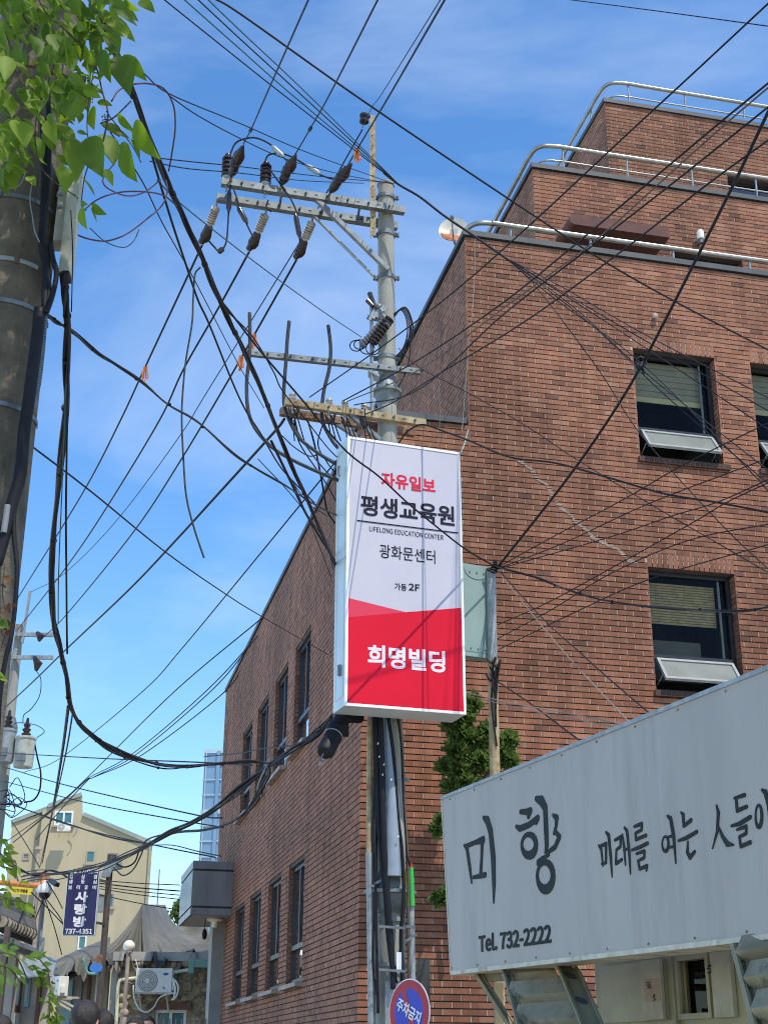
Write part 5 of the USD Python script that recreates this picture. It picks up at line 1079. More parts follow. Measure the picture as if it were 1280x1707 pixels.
for _ in range(130):
    u = rv.uniform(-10, 205); v = rv.uniform(-20, 265 - max(0, u - 70) * 1.35)
    if v > 265: continue
    s = rv.uniform(9, 22); a = rv.normal(1.1, 1.0); add_leaf(u, v, u + s * math.cos(a), v + s * math.sin(a), rv.uniform(3.95, 4.4), rv.uniform(0.38, 0.6), parent=vine)
for _ in range(16):
    u, v = rv.uniform(-5, 50), rv.uniform(235, 300); s = rv.uniform(18, 34); a = rv.normal(1.4, 0.5); add_leaf(u, v, u + s * math.cos(a), v + s * math.sin(a), rv.uniform(4.1, 4.4), 0.55, parent=vine)
for pts, px in (([(60, -10), (80, 25), (110, 50), (140, 80), (160, 110), (170, 150), (180, 190), (172, 235)], 3), ([(20, -10), (55, 55), (75, 80), (90, 110), (115, 130)], 3.5), ([(0, 40), (15, 70), (30, 120), (50, 160), (62, 175)], 3), ([(140, -10), (155, 10), (165, 25), (190, 80), (198, 95)], 2.5),
                ([(165, 80), (150, 150), (145, 210), (150, 260), (140, 300), (136, 345), (144, 350)], 2), ([(180, 190), (200, 215), (222, 245), (235, 270)], 2), ([(90, 110), (60, 200), (70, 280), (130, 330)], 2)):
    ptube(pts, 4.2, px, 'bark', 'stem', parent=vine)
for u, v in ((60, 44), (150, 160), (135, 90), (145, 135), (175, 195)):
    g = MB(); c = at(u, v, 4.15)
    for k in range(14): g.ball(c + rv.normal(size=3) * V(0.012, 0.012, 0.012), 0.0028, 1)
    g.build('flower_bud', M['dry_leaf'], vine, kind='stuff')
# the vine goes on over the street above the frame and dapples the pole
vs_, fs_, kk = [], [], 0
for _ in range(5200):
    z = rv.uniform(5.6, 8.6); c = V(rv.uniform(LPX - 0.5, LPX + 1.9), rv.uniform(1.9, LPY + 0.5), z)
    if pix(c)[1] > -25 or meshkit.noise(c * 1.9, 4) < 0.55: continue
    x = unit(rv.normal(size=3)) * 0.035; y = unit(np.cross(x, rv.normal(size=3))) * 0.05
    vs_ += [c - x, c - y, c + x, c + y]; fs_.append([kk, kk + 1, kk + 2, kk + 3]); kk += 4
MB().add(vs_, fs_).build('foliage', M['leaf'], vine, kind='stuff', tone=np.full(len(vs_), 0.4))
dv = thing('dry_vine', 'withered brown vine leaves with a few green ones low on the near pole', 'vine')
for _ in range(14):
    u, v = rv.uniform(-4, 20), rv.uniform(955, 1075); s = rv.uniform(8, 15); a = rv.normal(1.2, 0.9); add_leaf(u, v, u + s * math.cos(a), v + s * math.sin(a), rv.uniform(4.38, 4.46), 0.7, 'dry_leaf', dv)
for u, v in ((0, 1032), (4, 1040), (-2, 1120), (2, 1128), (5, 1036)): add_leaf(u, v, u + 10, v + 12, 4.4, 0.6, 'leaf_b', dv)
ptube([(8, 940), (4, 990), (12, 1040), (2, 1080)], 4.45, 2, 'bark', 'stem', parent=dv)

# leafy branches at the lower left
def branch(name, label, stems, spots, Y, size, m, n=1):
    t = thing(name, label, 'shrub')
    for s in stems: ptube(s, Y, 2.5, 'bark', 'stem', parent=t)
    for u, v, du, dv_ in spots:
        for k in range(n):
            s = size * rv.uniform(0.75, 1.25); a = math.atan2(dv_, du) + rv.normal() * 0.5; uu, vv = u + rv.normal() * 4 * (n > 1), v + rv.normal() * 4 * (n > 1)
            add_leaf(uu, vv, uu + s * math.cos(a), vv + s * math.sin(a), Y + rv.uniform(-0.12, 0.12), rv.uniform(0.38, 0.52), m, t)
branch('leafy_branch', 'shaded green leafy branch entering at the lower left above the tiled eave', [[(-10, 1380), (10, 1410), (22, 1440), (30, 1470)], [(-10, 1490), (15, 1500), (40, 1505), (55, 1520)], [(-10, 1440), (8, 1446), (22, 1450)]],
       [(2, 1402, 1, .3), (8, 1408, 1, -.2), (14, 1418, 1, .2), (4, 1425, .6, 1), (16, 1432, 1, .4), (0, 1440, .5, 1), (10, 1446, 1, .6), (22, 1452, 1, .8), (4, 1460, .5, 1), (14, 1465, .6, 1), (24, 1462, 1, .2), (0, 1480, 1, .5), (8, 1490, .3, 1), (16, 1498, .5, 1), (28, 1500, 1, .4), (38, 1505, .8, .8), (46, 1510, 1, 1), (32, 1506, .1, 1), (20, 1502, 0, 1), (2, 1500, .2, 1), (6, 1415, .2, 1)], 7.5, 17, 'leaf', 2)
branch('leafy_branch', 'sunlit pale green leaves at the lower left in front of the white house', [[(-10, 1590), (12, 1590), (30, 1600), (48, 1640)], [(-10, 1610), (15, 1615), (35, 1640)], [(60, 1590), (70, 1605), (84, 1620)]],
       [(0, 1575, 1, .3), (8, 1578, 1, 0), (16, 1580, 1, .4), (4, 1590, .8, .8), (14, 1592, 1, .5), (24, 1590, 1, .2), (32, 1598, 1, .6), (0, 1604, .8, .8), (10, 1608, .6, 1), (20, 1612, 1, .8), (28, 1616, .6, 1), (2, 1625, .6, 1), (12, 1630, .4, 1), (22, 1630, .8, 1), (34, 1628, .7, 1), (0, 1640, .3, 1), (50, 1592, 1, .4), (60, 1600, 1, .3), (70, 1608, 1, .7), (40, 1594, 1, -.2)], 7.0, 22, 'leaf_b', 1)
branch('leafy_shrub', 'dark green small-leaved shrub between the white house and its outdoor unit', [[(85, 1720), (82, 1680), (84, 1650), (80, 1620)], [(70, 1640), (62, 1620), (55, 1612)]],
       [(50, 1615, 1, .3), (58, 1620, 1, .5), (66, 1624, 1, .6), (74, 1620, 1, .4), (60, 1632, .5, 1), (70, 1636, .4, 1), (80, 1640, .4, 1), (84, 1655, .2, 1), (88, 1668, .8, .5), (78, 1668, -.8, .5), (84, 1680, .1, 1), (90, 1690, .5, .8), (78, 1690, -.3, 1), (84, 1700, 0, 1), (92, 1702, .5, 1)], 16, 12, 'leaf', 5)
# ---------------------------------------------------------------- overhead wires
def wire(label, pts, Y0, Y1, px, m='rubber', group=None, n=8, name='overhead_wire', cat='wire', tags=(), strands=0):
    uv = np.array(pts, float); c = spline(np.c_[uv, np.zeros(len(uv))], n)[:, :2] if len(uv) > 2 else np.array([uv[0] + (uv[1] - uv[0]) * t for t in np.linspace(0, 1, 7)])
    s = np.r_[0, np.cumsum(np.linalg.norm(np.diff(c, axis=0), axis=1))]; s /= s[-1]
    P = np.array([at(u, v, 1 / (1 / Y0 + (1 / Y1 - 1 / Y0) * t)) for (u, v), t in zip(c, s)])
    k0, k1 = sorted((pix(P[0])[2], pix(P[-1])[2])); r = (px + (0.45 if px < 3.3 else 0)) / 2 * (k0 ** 0.65 * k1 ** 0.35) / FOCAL
    k = 5 if px < 3.5 else 7
    if strands:
        t = thing(name, label, cat, group); rw = np.random.default_rng(len(label)); T = unit(P[-1] - P[0]); N1 = unit(np.cross(T, V(0.3, 0.2, 1))); N2 = np.cross(T, N1); ss = np.linspace(0, 1, len(P))
        for j in range(strands):
            ph = 2 * math.pi * j / strands; tw = rw.uniform(2, 5); wob = np.sin(ss * rw.uniform(20, 40) + ph) * 0.25 + 1
            off = (np.cos(ph + tw * ss * 6.3)[:, None] * N1 + np.sin(ph + tw * ss * 6.3)[:, None] * N2) * (r * 0.56 * wob)[:, None]
            MB().tube(P + off, r * rw.uniform(0.42, 0.56), 6).build('strand', M['rubber' if j % 3 else 'rubber_grey'], t, smooth=True)
        for i in range(4, len(P) - 3, 9): d = unit(P[i + 1] - P[i]); MB().lathe(P[i] - d * r * 0.5, d, [(0, r * 0.9), (0, r * 1.12), (r, r * 1.12), (r, r * 0.9)], 8).build('cable_tie', M['rubber'], t)
        return t
    if not tags: return MB().tube(P, r, k).build(name, M[m], None, smooth=True, label=label, cat=cat, group=group)
    t = thing(name, label, cat, group); MB().tube(P, r, k).build('strand', M[m], t, smooth=True)
    for kind, u, v in tags:
        i = int(np.argmin(np.hypot(c[:, 0] - u, c[:, 1] - v))); o = P[i]; d = unit(P[min(i + 1, len(P) - 1)] - P[max(i - 1, 0)])
        if kind == 'tag': tag_strip(u, v, o[1] - 0.01, 30).build('orange_marker', M['orange'], t)
        else: MB().lathe(o - d * 0.12, d, [(0, r), (0.06, r * 2.6), (0.18, r * 2.6), (0.24, r)], 8).build('splice_sleeve', M['rubber'], t, smooth=40)
    return t
# heavy bundles off the near pole
wire('thickest black cable bundle slanting from the vine down behind the lightbox sign', [(150, -30), (182, 62), (215, 140), (262, 262), (300, 350), (336, 428), (366, 500), (405, 582), (440, 660), (480, 762), (520, 852), (560, 945)], 4.9, 13.0, 9.6, n=6, strands=5, name='cable_bundle', cat='cable')
wire('second strand of the thick bundle, parting from it just before the sign', [(452, 735), (486, 806), (512, 860), (560, 938)], 10.5, 13.1, 4.5, name='cable_bundle', cat='cable')
wire('black bundle dropping rightward from the near pole conduit to the lightbox sign', [(76, 523), (102, 541), (120, 552), (168, 592), (235, 636), (282, 674), (330, 705), (400, 764), (470, 806), (520, 838), (562, 860)], 4.6, 13.0, 5.6, strands=3, name='cable_bundle', cat='cable')
wire('thick black cable hanging from the cream channel, sweeping right to the brick wall', [(106, 455), (110, 500), (112, 545), (110, 620), (108, 690), (100, 790), (90, 890), (86, 970), (90, 1035), (100, 1080), (110, 1130), (118, 1180), (138, 1212), (170, 1238), (210, 1258), (255, 1272), (300, 1278), (350, 1276), (405, 1270), (446, 1271)], 4.55, 12.5, 9.5, strands=5, name='cable_bundle', cat='cable')
wire('lower strand of the sweeping cable under the thick one', [(118, 1182), (140, 1216), (175, 1246), (220, 1268), (270, 1281), (320, 1277), (370, 1273), (415, 1268), (450, 1276), (440, 1302), (412, 1350)], 8.5, 12.6, 4.5, strands=2, name='cable_bundle', cat='cable')
wire('straight black cord hanging right of the thick cable below the cream channel', [(112, 455), (114, 560), (112, 700), (110, 850), (111, 1000), (112, 1090)], 4.5, 5.6, 3.6, name='hanging_cable', cat='cable')
wire('teal cord hanging beside the thick cable left of the straight black cord', [(110, 640), (104, 800), (98, 950), (97, 1040)], 4.7, 5.6, 1.8, 'cable_teal', name='hanging_cable', cat='cable')
wire('dark drop cable from the cable bend down to the beige building', [(114, 1178), (106, 1240), (95, 1310), (84, 1370), (70, 1440)], 8.6, 29, 4.0, name='hanging_cable', cat='cable')
wire('thin drop cable just right of the dark drop cable above the beige building', [(121, 1190), (112, 1245), (96, 1320), (78, 1395), (66, 1448)], 8.7, 29, 1.8, name='hanging_cable', cat='cable')
wire('short thin cord from the cream channel top running down its right edge', [(118, 350), (121, 420), (119, 520)], 4.45, 4.5, 1.6, name='hanging_cable', cat='cable')
# loose loops beside the vine
for label, pts, m, px in (('topmost wine cable loop over the thick bundle beside the vine', [(186, 168), (198, 150), (222, 140), (250, 139), (274, 148), (289, 175), (292, 210), (288, 245), (281, 285)], 'cable_wine', 2.6), ('wine cable loop under the hanging vine leaves left of the thick bundle', [(202, 250), (190, 272), (174, 292), (172, 305), (184, 316), (212, 326), (240, 320), (268, 299)], 'cable_wine', 2.4),
                          ('wine cable arching from the cream channel to the thick bundle', [(116, 374), (140, 350), (165, 331), (200, 320), (240, 319), (272, 325), (294, 342)], 'cable_wine', 2.4), ('lowest wine cable loop, bellying below the others right of the cream channel', [(118, 386), (145, 397), (178, 401), (212, 389), (248, 362), (270, 342), (279, 318), (277, 300)], 'cable_wine', 2.4),
                          ('pale thin wire drooping below the vine leaves by the lowest loop', [(150, 380), (175, 402), (205, 412), (222, 402), (232, 382)], 'rubber_grey', 1.4), ('short black lead crossing from the vine to the thick bundle', [(168, 205), (190, 195), (218, 168)], 'rubber', 2.4),
                          ('thin black twig of wire ending beside the cream channel', [(116, 418), (124, 395), (131, 364)], 'rubber', 3.0)):
    wire(label, pts, 4.8, 6.2 if 'looping' in label or 'under' in label else 5.4, px, m, name='cable_loop', cat='cable')
# lines toward the far pole
wire('outermost left conductor from the first white strain insulator to the far pole', [(337, 408), (246, 603), (201, 700), (140, 818), (31, 995), (10, 1030)], 13.7, 36, 2.4, tags=(('tag', 243, 610),))
wire('middle conductor from the second white strain insulator to the far pole', [(416, 418), (364, 513), (306, 615), (266, 700), (177, 847), (113, 942), (29, 1050)], 13.7, 36, 2.4)
wire('inner conductor from the third white strain insulator to the far pole', [(494, 433), (427, 552), (371, 650), (300, 769), (226, 882), (113, 1022), (66, 1068)], 13.7, 36, 2.4, tags=(('tag', 424, 556), ('tag', 402, 592)))
wire('very thin wire from the top spool down to the far pole tip', [(604, 215), (533, 341), (494, 412), (347, 650), (300, 726), (200, 861), (111, 953), (50, 988)], 13.2, 36, 1.3)
wire('dark cable from the rusty arm diagonally down across the lower left sky', [(474, 698), (455, 722), (350, 838), (300, 893), (220, 978), (113, 1080), (64, 1128), (30, 1160), (2, 1186)], 13.3, 36, 3.2)
wire('thin wire from the near pole falling right across the sky onto the alley wall', [(44, 737), (150, 818), (274, 919), (380, 993), (440, 1030), (548, 1092)], 4.7, 14.3, 2.0)
# upper conductors
wire('thick conductor rising from the left dead-end clamp out of the top, leftmost of three', [(398, 253), (418, 216), (447, 150), (516, -6)], 12.9, 7.2, 2.6, tags=(('splice', 418, 216),))
wire('thick conductor rising from the middle dead-end clamp out of the top', [(484, 271), (517, 214), (553, 150), (632, -6)], 12.9, 7.2, 2.6, tags=(('splice', 517, 214),))
wire('thick conductor rising from the right dead-end clamp past the top extension', [(576, 281), (605, 232), (654, 150), (744, -6)], 12.9, 7.2, 3.0, tags=(('tag', 596, 246),))
wire('very thin wire rising from the spool on the top extension', [(604, 212), (622, 175), (640, 150), (737, -6)], 13.1, 7.2, 1.3)
wire('long black wire crossing from the top edge down right over the brick building', [(352, -6), (400, 22), (580, 150), (740, 259), (899, 365), (1010, 437), (1130, 505), (1290, 588)], 9, 13.2, 3.0)
for k, (a, b, c) in enumerate(((268, 400, 463), (302, 400, 478), (325, 400, 494), (342, 400, 506))):
    wire(('leftmost', 'second leftmost', 'second rightmost', 'rightmost')[k] + ' of four thin wires converging from the top edge onto the pole', [(a, -6), (400, (100, 81, 64, 50)[k]), (c, 150), (666, 308)], 8, 13.1, 1.8, ('rubber', 'cable_teal', 'rubber', 'cable_teal')[k])
wire('dark bundle from the pole top passing the satellite dish onto the brick front', [(640, 288), (666, 308), (700, 328), (740, 359), (790, 393), (846, 432), (870, 448)], 13.1, 12.4, 4.2, name='cable_bundle', cat='cable')
FAN = [[(846, 431), (960, 500), (1140, 605), (1290, 690)], [(846, 431), (1000, 530), (1190, 655), (1290, 722)], [(850, 434), (990, 545), (1110, 660), (1290, 815)], [(855, 438), (905, 492), (1000, 620), (1070, 727), (1200, 872), (1290, 958)], [(848, 433), (960, 515), (1080, 625), (1290, 792)], [(846, 431), (940, 480), (1080, 560), (1290, 668)], [(850, 436), (930, 502), (1065, 602), (1240, 775), (1290, 830)]]
for p in FAN: wire('thin wire fanning out over the brick front from below the satellite dish', p, 12.4, 9.5, 1.5, group='thin wires fanning over the brick front')
# service drops from the ochre arm to the upper right
wire('uppermost service wire from the ochre arm to the upper right corner', [(516, 662), (640, 575), (764, 480), (899, 360), (1040, 228), (1157, 120), (1290, -4)], 13.1, 6.5, 2.6)
wire('second service wire from the ochre arm to the right edge, above a reddish one', [(570, 669), (700, 598), (840, 503), (960, 406), (1076, 308), (1190, 212), (1290, 130)], 13.1, 6.5, 2.8)
wire('reddish service wire just below the second one to the right edge', [(572, 672), (702, 614), (846, 508), (990, 402), (1100, 304), (1200, 214), (1290, 137)], 13.15, 6.4, 2.2, 'cable_brown')
wire('third black service wire from the ochre arm to the right edge', [(590, 675), (700, 648), (840, 523), (981, 414), (1130, 298), (1290, 170)], 13.1, 6.5, 2.6)
wire('lowest service wire from the ochre arm to the right edge', [(610, 690), (660, 668), (740, 618), (840, 558), (926, 500), (1060, 400), (1180, 306), (1290, 226)], 13.1, 6.5, 2.6)
t = thing('overhead_wire', 'thick black wire with a clamp, steep from the right edge to the slim post', 'wire')
P = spline([at(1290, 165, 7.5), at(1212, 328, 8.3), at(1080, 588, 10.2), at(1017, 695, 11.3), at(940, 805, 12.3), at(829, 946, 13.35)], 8); MB().tube(P, 0.0125, 7).build('strand', M['rubber'], t, smooth=True)
cc = at(1070, 606, 10.3); g = MB()
g.tube(spline([cc + V(-.035, 0, -.05), cc + V(-.05, 0, 0.02), cc + V(-.01, 0, 0.06), cc + V(.03, 0, 0.03)], 5), 0.011, 7); g.lathe(cc + V(-0.03, -.01, -.06), V(.5, 0, .8), [(0, .012), (.02, .03), (.07, .026), (.09, .012)], 9); g.cbox(cc + V(.02, -.01, .005), V(.035, 0, .02), V(0, .03, 0), V(-.01, 0, .03)); g.lathe(cc + V(0.0, -.012, -.055), V(.2, 0, -.9), [(0, .012), (.035, .016), (.05, .008)], 8)
g.build('wire_clamp', M['rubber'], t, smooth=40)
wire('thin steel wire along the top right corner of the sky', [(930, -4), (1100, 18), (1290, 44)], 12, 9, 1.5)
# wires meeting on the slim post
wire('black cable crossing the face of the lightbox sign to the slim post', [(366, 500), (378, 513), (434, 585), (504, 667), (574, 749), (630, 793), (680, 839), (725, 876), (775, 915), (824, 944)], 9.2, 13.3, 3.4, name='cable_bundle', cat='cable')
wire('knotted black cable bundle sagging from the slim post to the right edge', [(826, 945), (862, 954), (895, 963), (935, 980), (972, 991), (1020, 1003), (1062, 1010), (1144, 1015), (1235, 1019), (1290, 1010)], 13.35, 9, 5.0, strands=3, name='cable_bundle', cat='cable')
wire('black cable looping over the parapet ledge and across the brick front to the right', [(664, 740), (676, 722), (692, 711), (708, 708), (740, 719), (781, 734), (850, 762), (927, 772), (1017, 797), (1108, 823), (1198, 838), (1290, 856)], 13.3, 9.5, 3.2)
UPR = [[(829, 946), (925, 893), (1040, 832), (1144, 772), (1290, 700)], [(829, 948), (940, 905), (1085, 838), (1290, 760)], [(829, 949), (1017, 895), (1120, 860), (1198, 836), (1290, 795)], [(829, 1042), (910, 1006), (990, 963), (1153, 872), (1210, 838), (1290, 800)], [(829, 1065), (920, 1016), (1020, 955), (1150, 900), (1290, 872)], [(831, 1083), (960, 1020), (1090, 963), (1290, 905)]]
for p in UPR: wire('thin wire rising rightward across the brick front from the slim post', p, 13.35, 9, 1.6, group='thin wires rising from the slim post')
wire('black wire from the slim post slanting down to the top of the long board', [(834, 953), (870, 994), (917, 1044), (960, 1082), (1006, 1124), (1090, 1196)], 13.35, 8.0, 2.0)
wire('pale cord from the slim post slanting down to the long board', [(832, 956), (900, 1040), (960, 1110), (1052, 1208)], 13.3, 8.3, 1.8, 'cable_pale')
wire('black wire from the slim post knot to the left part of the long board', [(827, 1135), (881, 1171), (930, 1208), (970, 1238)], 13.3, 9.0, 2.4)
wire('upper one of two pale cords between the lightbox sign and the long board', [(777, 1155), (860, 1174), (950, 1190), (1038, 1208)], 13.2, 8.5, 1.8, 'cable_pale')
wire('lower one of two pale cords between the lightbox sign and the long board', [(777, 1159), (870, 1182), (960, 1200), (1030, 1213)], 13.2, 8.6, 1.6, 'cable_pale')
wire('thin lead dropping from the parapet ledge to the top of the lightbox sign', [(780, 717), (774, 740), (767, 757)], 14.0, 13.0, 2.0, 'panel_green')
wire('slack grey cord down the upper side wall beside the pole', [(731, 560), (731, 630), (733, 690), (731, 740)], 14.6, 14.2, 0.8, 'cable_brown'); wire('pale cord hanging along the upper brick corner from its parapet', [(791, 398), (790, 480), (779, 600), (770, 720)], 14.6, 14.1, 0.8, 'cable_pale')
wire('thin wire from the pole arm across the brick front to the lower right', [(664, 580), (700, 613), (790, 660), (880, 712), (960, 765), (1100, 850), (1290, 960)], 13.2, 9.6, 1.4)
# around the pole and toward the vine
wire('higher one of two thin wires from the vine to the pole top', [(240, 122), (281, 155), (400, 205), (506, 251), (646, 302)], 6.2, 13.2, 1.5); wire('lower one of two thin wires from the vine to the pole top', [(281, 158), (328, 191), (400, 230), (470, 262), (556, 287), (654, 306)], 6.2, 13.2, 1.4)
wire('upper one of two nearly level thin wires reaching the pole from the bundle', [(255, 262), (330, 270), (400, 277), (520, 292), (660, 305)], 6.4, 13.2, 1.4); wire('lower one of two nearly level thin wires reaching the pole from the bundle', [(250, 268), (310, 280), (400, 288), (500, 300), (606, 305)], 6.4, 13.2, 1.4)
wire('teal wire from the thick bundle down right to the wire loops on the pole', [(262, 300), (299, 337), (380, 402), (459, 462), (540, 520), (603, 562)], 6.6, 13.2, 1.7, 'cable_teal')
wire('medium black cable running under the thick bundle and curving toward it near the sign', [(252, 250), (258, 275), (285, 365), (312, 447), (330, 500), (349, 541), (387, 636), (410, 685), (434, 722), (465, 775), (492, 806), (524, 838)], 6.0, 12.9, 3.2, name='cable_bundle', cat='cable')
wire('thin wire from the hanging vine leaves down past the thick bundle', [(184, 220), (236, 300), (270, 370), (318, 455), (352, 520), (400, 612), (440, 680)], 5.5, 11.5, 1.6)
wire('grey rope-like cord hanging free in the sky left of the thick bundle', [(334, 445), (325, 458), (322, 500), (320, 540), (310, 600), (305, 650), (303, 700), (306, 770), (311, 830), (324, 882), (340, 930)], 7.0, 7.0, 3.4, 'rubber_grey', name='hanging_cable', cat='cable')
wire('long cable from the thick bundle down to the foot of the bent conduits', [(372, 512), (420, 560), (455, 618), (470, 650), (510, 700), (545, 745), (570, 770)], 9.5, 13.1, 2.0)
for p, w in (([(480, 690), (505, 735), (530, 770), (557, 800)], 2), ([(510, 690), (524, 740), (536, 800), (545, 850), (558, 872)], 3), ([(540, 700), (530, 740), (545, 770), (560, 790)], 2), ([(470, 726), (490, 745), (515, 760), (535, 758), (560, 770)], 1.6), ([(490, 700), (500, 740), (540, 800), (560, 835)], 2)):
    wire('loose dark lead drooping from the rusty arm to the left side of the lightbox sign', p, 13.2, 13.0, w, group='leads drooping from the rusty arm', name='drooping_lead')
for p in ([(430, 765), (490, 830), (540, 900), (556, 950)], [(470, 775), (510, 835), (545, 860)], [(487, 800), (520, 880), (552, 962)]): wire('hair-thin wire crossing the sky between the thick bundle and the sign', p, 11, 13.1, 1.2, group='hair-thin wires before the sign')
# lower left web
wire('wire from the sign side down left to the far pole, crossing low sky', [(562, 766), (387, 980), (300, 1085), (241, 1150), (104, 1262), (40, 1288)], 13.1, 36, 1.6)
for k, (p, l) in enumerate((([(437, 1030), (294, 1150), (147, 1295), (91, 1346), (4, 1408)], 'topmost'), ([(430, 1060), (346, 1150), (225, 1254), (148, 1297)], 'second'), ([(418, 1075), (354, 1150), (230, 1256), (156, 1296)], 'third'), ([(408, 1100), (375, 1153), (238, 1258), (150, 1299)], 'lowest'))):
    wire(f'{l} of the thin wires from the alley roof edge down to the lower left junction', p, 19 + 2 * k, 34, 1.4)
for p in ([(148, 1297), (110, 1330), (40, 1390)], [(147, 1298), (95, 1345), (22, 1405)], [(149, 1298), (110, 1340), (60, 1400)]): wire('thin wire spreading from the low junction across the beige building', p, 34, 40, 1.4, group='thin wires spreading over the beige building')
wire('nearly level thin wire from the far pole to the sweeping cable', [(0, 1255), (49, 1258), (196, 1266), (326, 1271), (420, 1276)], 34, 16, 1.8)
wire('topmost thin line falling right from the transformers across the low sky', [(10, 1280), (120, 1312), (326, 1359), (370, 1364)], 36, 20, 1.8); wire('second thin line falling right from the transformers across the low sky', [(7, 1303), (150, 1340), (294, 1367), (372, 1380)], 36, 20, 1.6)
wire('third thin line falling right from the transformers past the beige roof', [(10, 1336), (90, 1368), (160, 1388), (250, 1408), (359, 1430)], 36, 20, 1.6); wire('black line from the transformers across the beige facade to the big bundle', [(8, 1338), (60, 1356), (125, 1378), (190, 1398), (255, 1408)], 36, 27, 2.2)
wire('double line leaving the beige roof corner toward the glass tower', [(258, 1409), (290, 1410), (330, 1420), (368, 1428)], 30, 22, 1.6)
bun = [(552, 1196), (524, 1226), (490, 1245), (452, 1272), (402, 1311), (359, 1346), (320, 1372), (284, 1387), (248, 1408), (209, 1426), (176, 1439), (140, 1449), (98, 1457), (65, 1458), (36, 1462)]
for k, (du, dv_, w) in enumerate(((0, 0, 4), (0, 5, 2.6), (3, -4, 2), (-3, 9, 2), (2, 2, 2))):
    r3 = np.random.default_rng(k); wire(('main strand', 'lower strand', 'uppermost thin strand', 'lowest thin strand', 'middle thin strand')[k] + ' of the tangled bundle from the sign down to the rusty post', [(u + du + r3.normal() * 1.6, v + dv_ * (0.4 + 0.6 * min(1, abs(u - 300) / 150)) + r3.normal() * 2) for u, v in bun], 13.1, 27, w, name='cable_bundle', cat='cable')
wire('cable from the wall loop down along the tangled bundle, upper one', [(450, 1273), (443, 1302), (423, 1344), (381, 1373), (340, 1385), (290, 1390), (240, 1410)], 13.9, 25, 3.0, name='cable_bundle', cat='cable'); wire('cable drooping deepest between the brick wall and the rusty post', [(448, 1276), (446, 1300), (400, 1362), (350, 1382), (300, 1387), (246, 1400), (236, 1424), (222, 1450), (205, 1460), (190, 1447)], 13.9, 26.5, 3.0, name='cable_bundle', cat='cable')
wire('smaller loop beside the rusty post top', [(232, 1418), (224, 1438), (208, 1446), (194, 1440)], 26.5, 26.5, 2.4, name='cable_loop', cat='cable')
wire('brown-ended service lead along the alley wall by the splice closure', [(534, 1214), (500, 1240), (440, 1248), (400, 1256), (340, 1262)], 13.2, 24, 2.0); wire('bare lead on the alley wall below the loop', [(452, 1262), (430, 1310), (436, 1330)], 14.8, 15, 3, 'sash')
for v0, v1 in ((1468, 1476), (1473, 1486), (1478, 1493), (1482, 1500), (1492, 1518)): wire('wire running level from the rusty post to the canopy behind the navy sign', [(165, v0), (230, (v0 + v1) / 2 + 1), (300, v1)], 27, 27.5, 1.8 if v0 == 1473 else 1.2, group='level wires behind the navy sign')
for p in ([(75, 1500), (90, 1545), (103, 1592)], [(76, 1498), (100, 1530), (106, 1545)], [(52, 1488), (80, 1515), (104, 1540)], [(72, 1500), (60, 1530), (52, 1548)], [(78, 1470), (92, 1492), (104, 1515)]): wire('thin stay wire spreading below the camera dome pole', p, 29, 30, 1.4, group='stay wires below the camera dome')
wire('thin wire crossing the left of the beige building to the camera pole', [(20, 1370), (45, 1410), (66, 1446)], 34, 29.5, 1.3); wire('tangled cable mass above the camera dome', [(10, 1440), (35, 1452), (60, 1460), (80, 1452), (100, 1456), (120, 1468), (150, 1478)], 28, 26.6, 3.4, name='cable_bundle', cat='cable')
wire('cable from the lower left edge rising into the tangled mass', [(-6, 1418), (20, 1440), (50, 1458), (70, 1462)], 29, 28, 2.4, name='cable_bundle', cat='cable')
# ---------------------------------------------------------------- beige building beyond the lane
YB = 80.0
beige = thing('beige_building', 'plain beige stucco building with sloping roof and stair tower beyond the lane', 'building')
def bp(u, v, d=0.0): p = at(u, v, YB); return V(p[0], YB + d, p[2])
zg = 0.5
def slab_poly(pts, d0, d1, name, m, parent, ground=False, label=None):
    q = [(bp(u, v)[0], bp(u, v)[2]) for u, v in pts]
    if ground: q = q + [(q[-1][0], zg), (q[0][0], zg)]
    return MB().sheet(Polygon(q), V(0, YB + d0, 0), V(1, 0, 0), ZUP, V(-0.235, 1, 0) * (d1 - d0)).build(name, M[m], parent, label=label)
slab_poly([(71, 1352), (82, 1347), (137.5, 1328), (138, 1361), (254, 1410)], 0, 9, 'wall', 'beige', beige, True)
slab_poly([(16, 1371), (70.5, 1352)], 0.6, 9, 'wall', 'beige', beige, True, 'greyer set-back left part of the facade')
rf = MB()
for (u0, v0), (u1, v1), d in (((16, 1371), (82, 1346), 0.5), ((82, 1347), (138, 1327.5), -0.12), ((138, 1361), (256, 1410.5), -0.15)):
    a, b = bp(u0, v0), bp(u1, v1); n = unit(np.cross(b - a, V(0, -1, 0))); n = n if n[2] > 0 else -n
    rf.obox(V(a[0], YB + d, a[2]) + n * 0.003, b - a, n * 0.22, V(-0.235, 1, 0) * 9.2)
rf.build('roof_edge', M['roof_grey'], beige, kind='stuff')
a, b = bp(253, 1412), bp(249, 1700); MB().bar(V(a[0] - .06, YB - .07, a[2]), V(a[0] - .06, YB - .07, zg), 0.12, 0.12, V(0, 1, 0)).build('downpipe', M['beige_band'], beige)
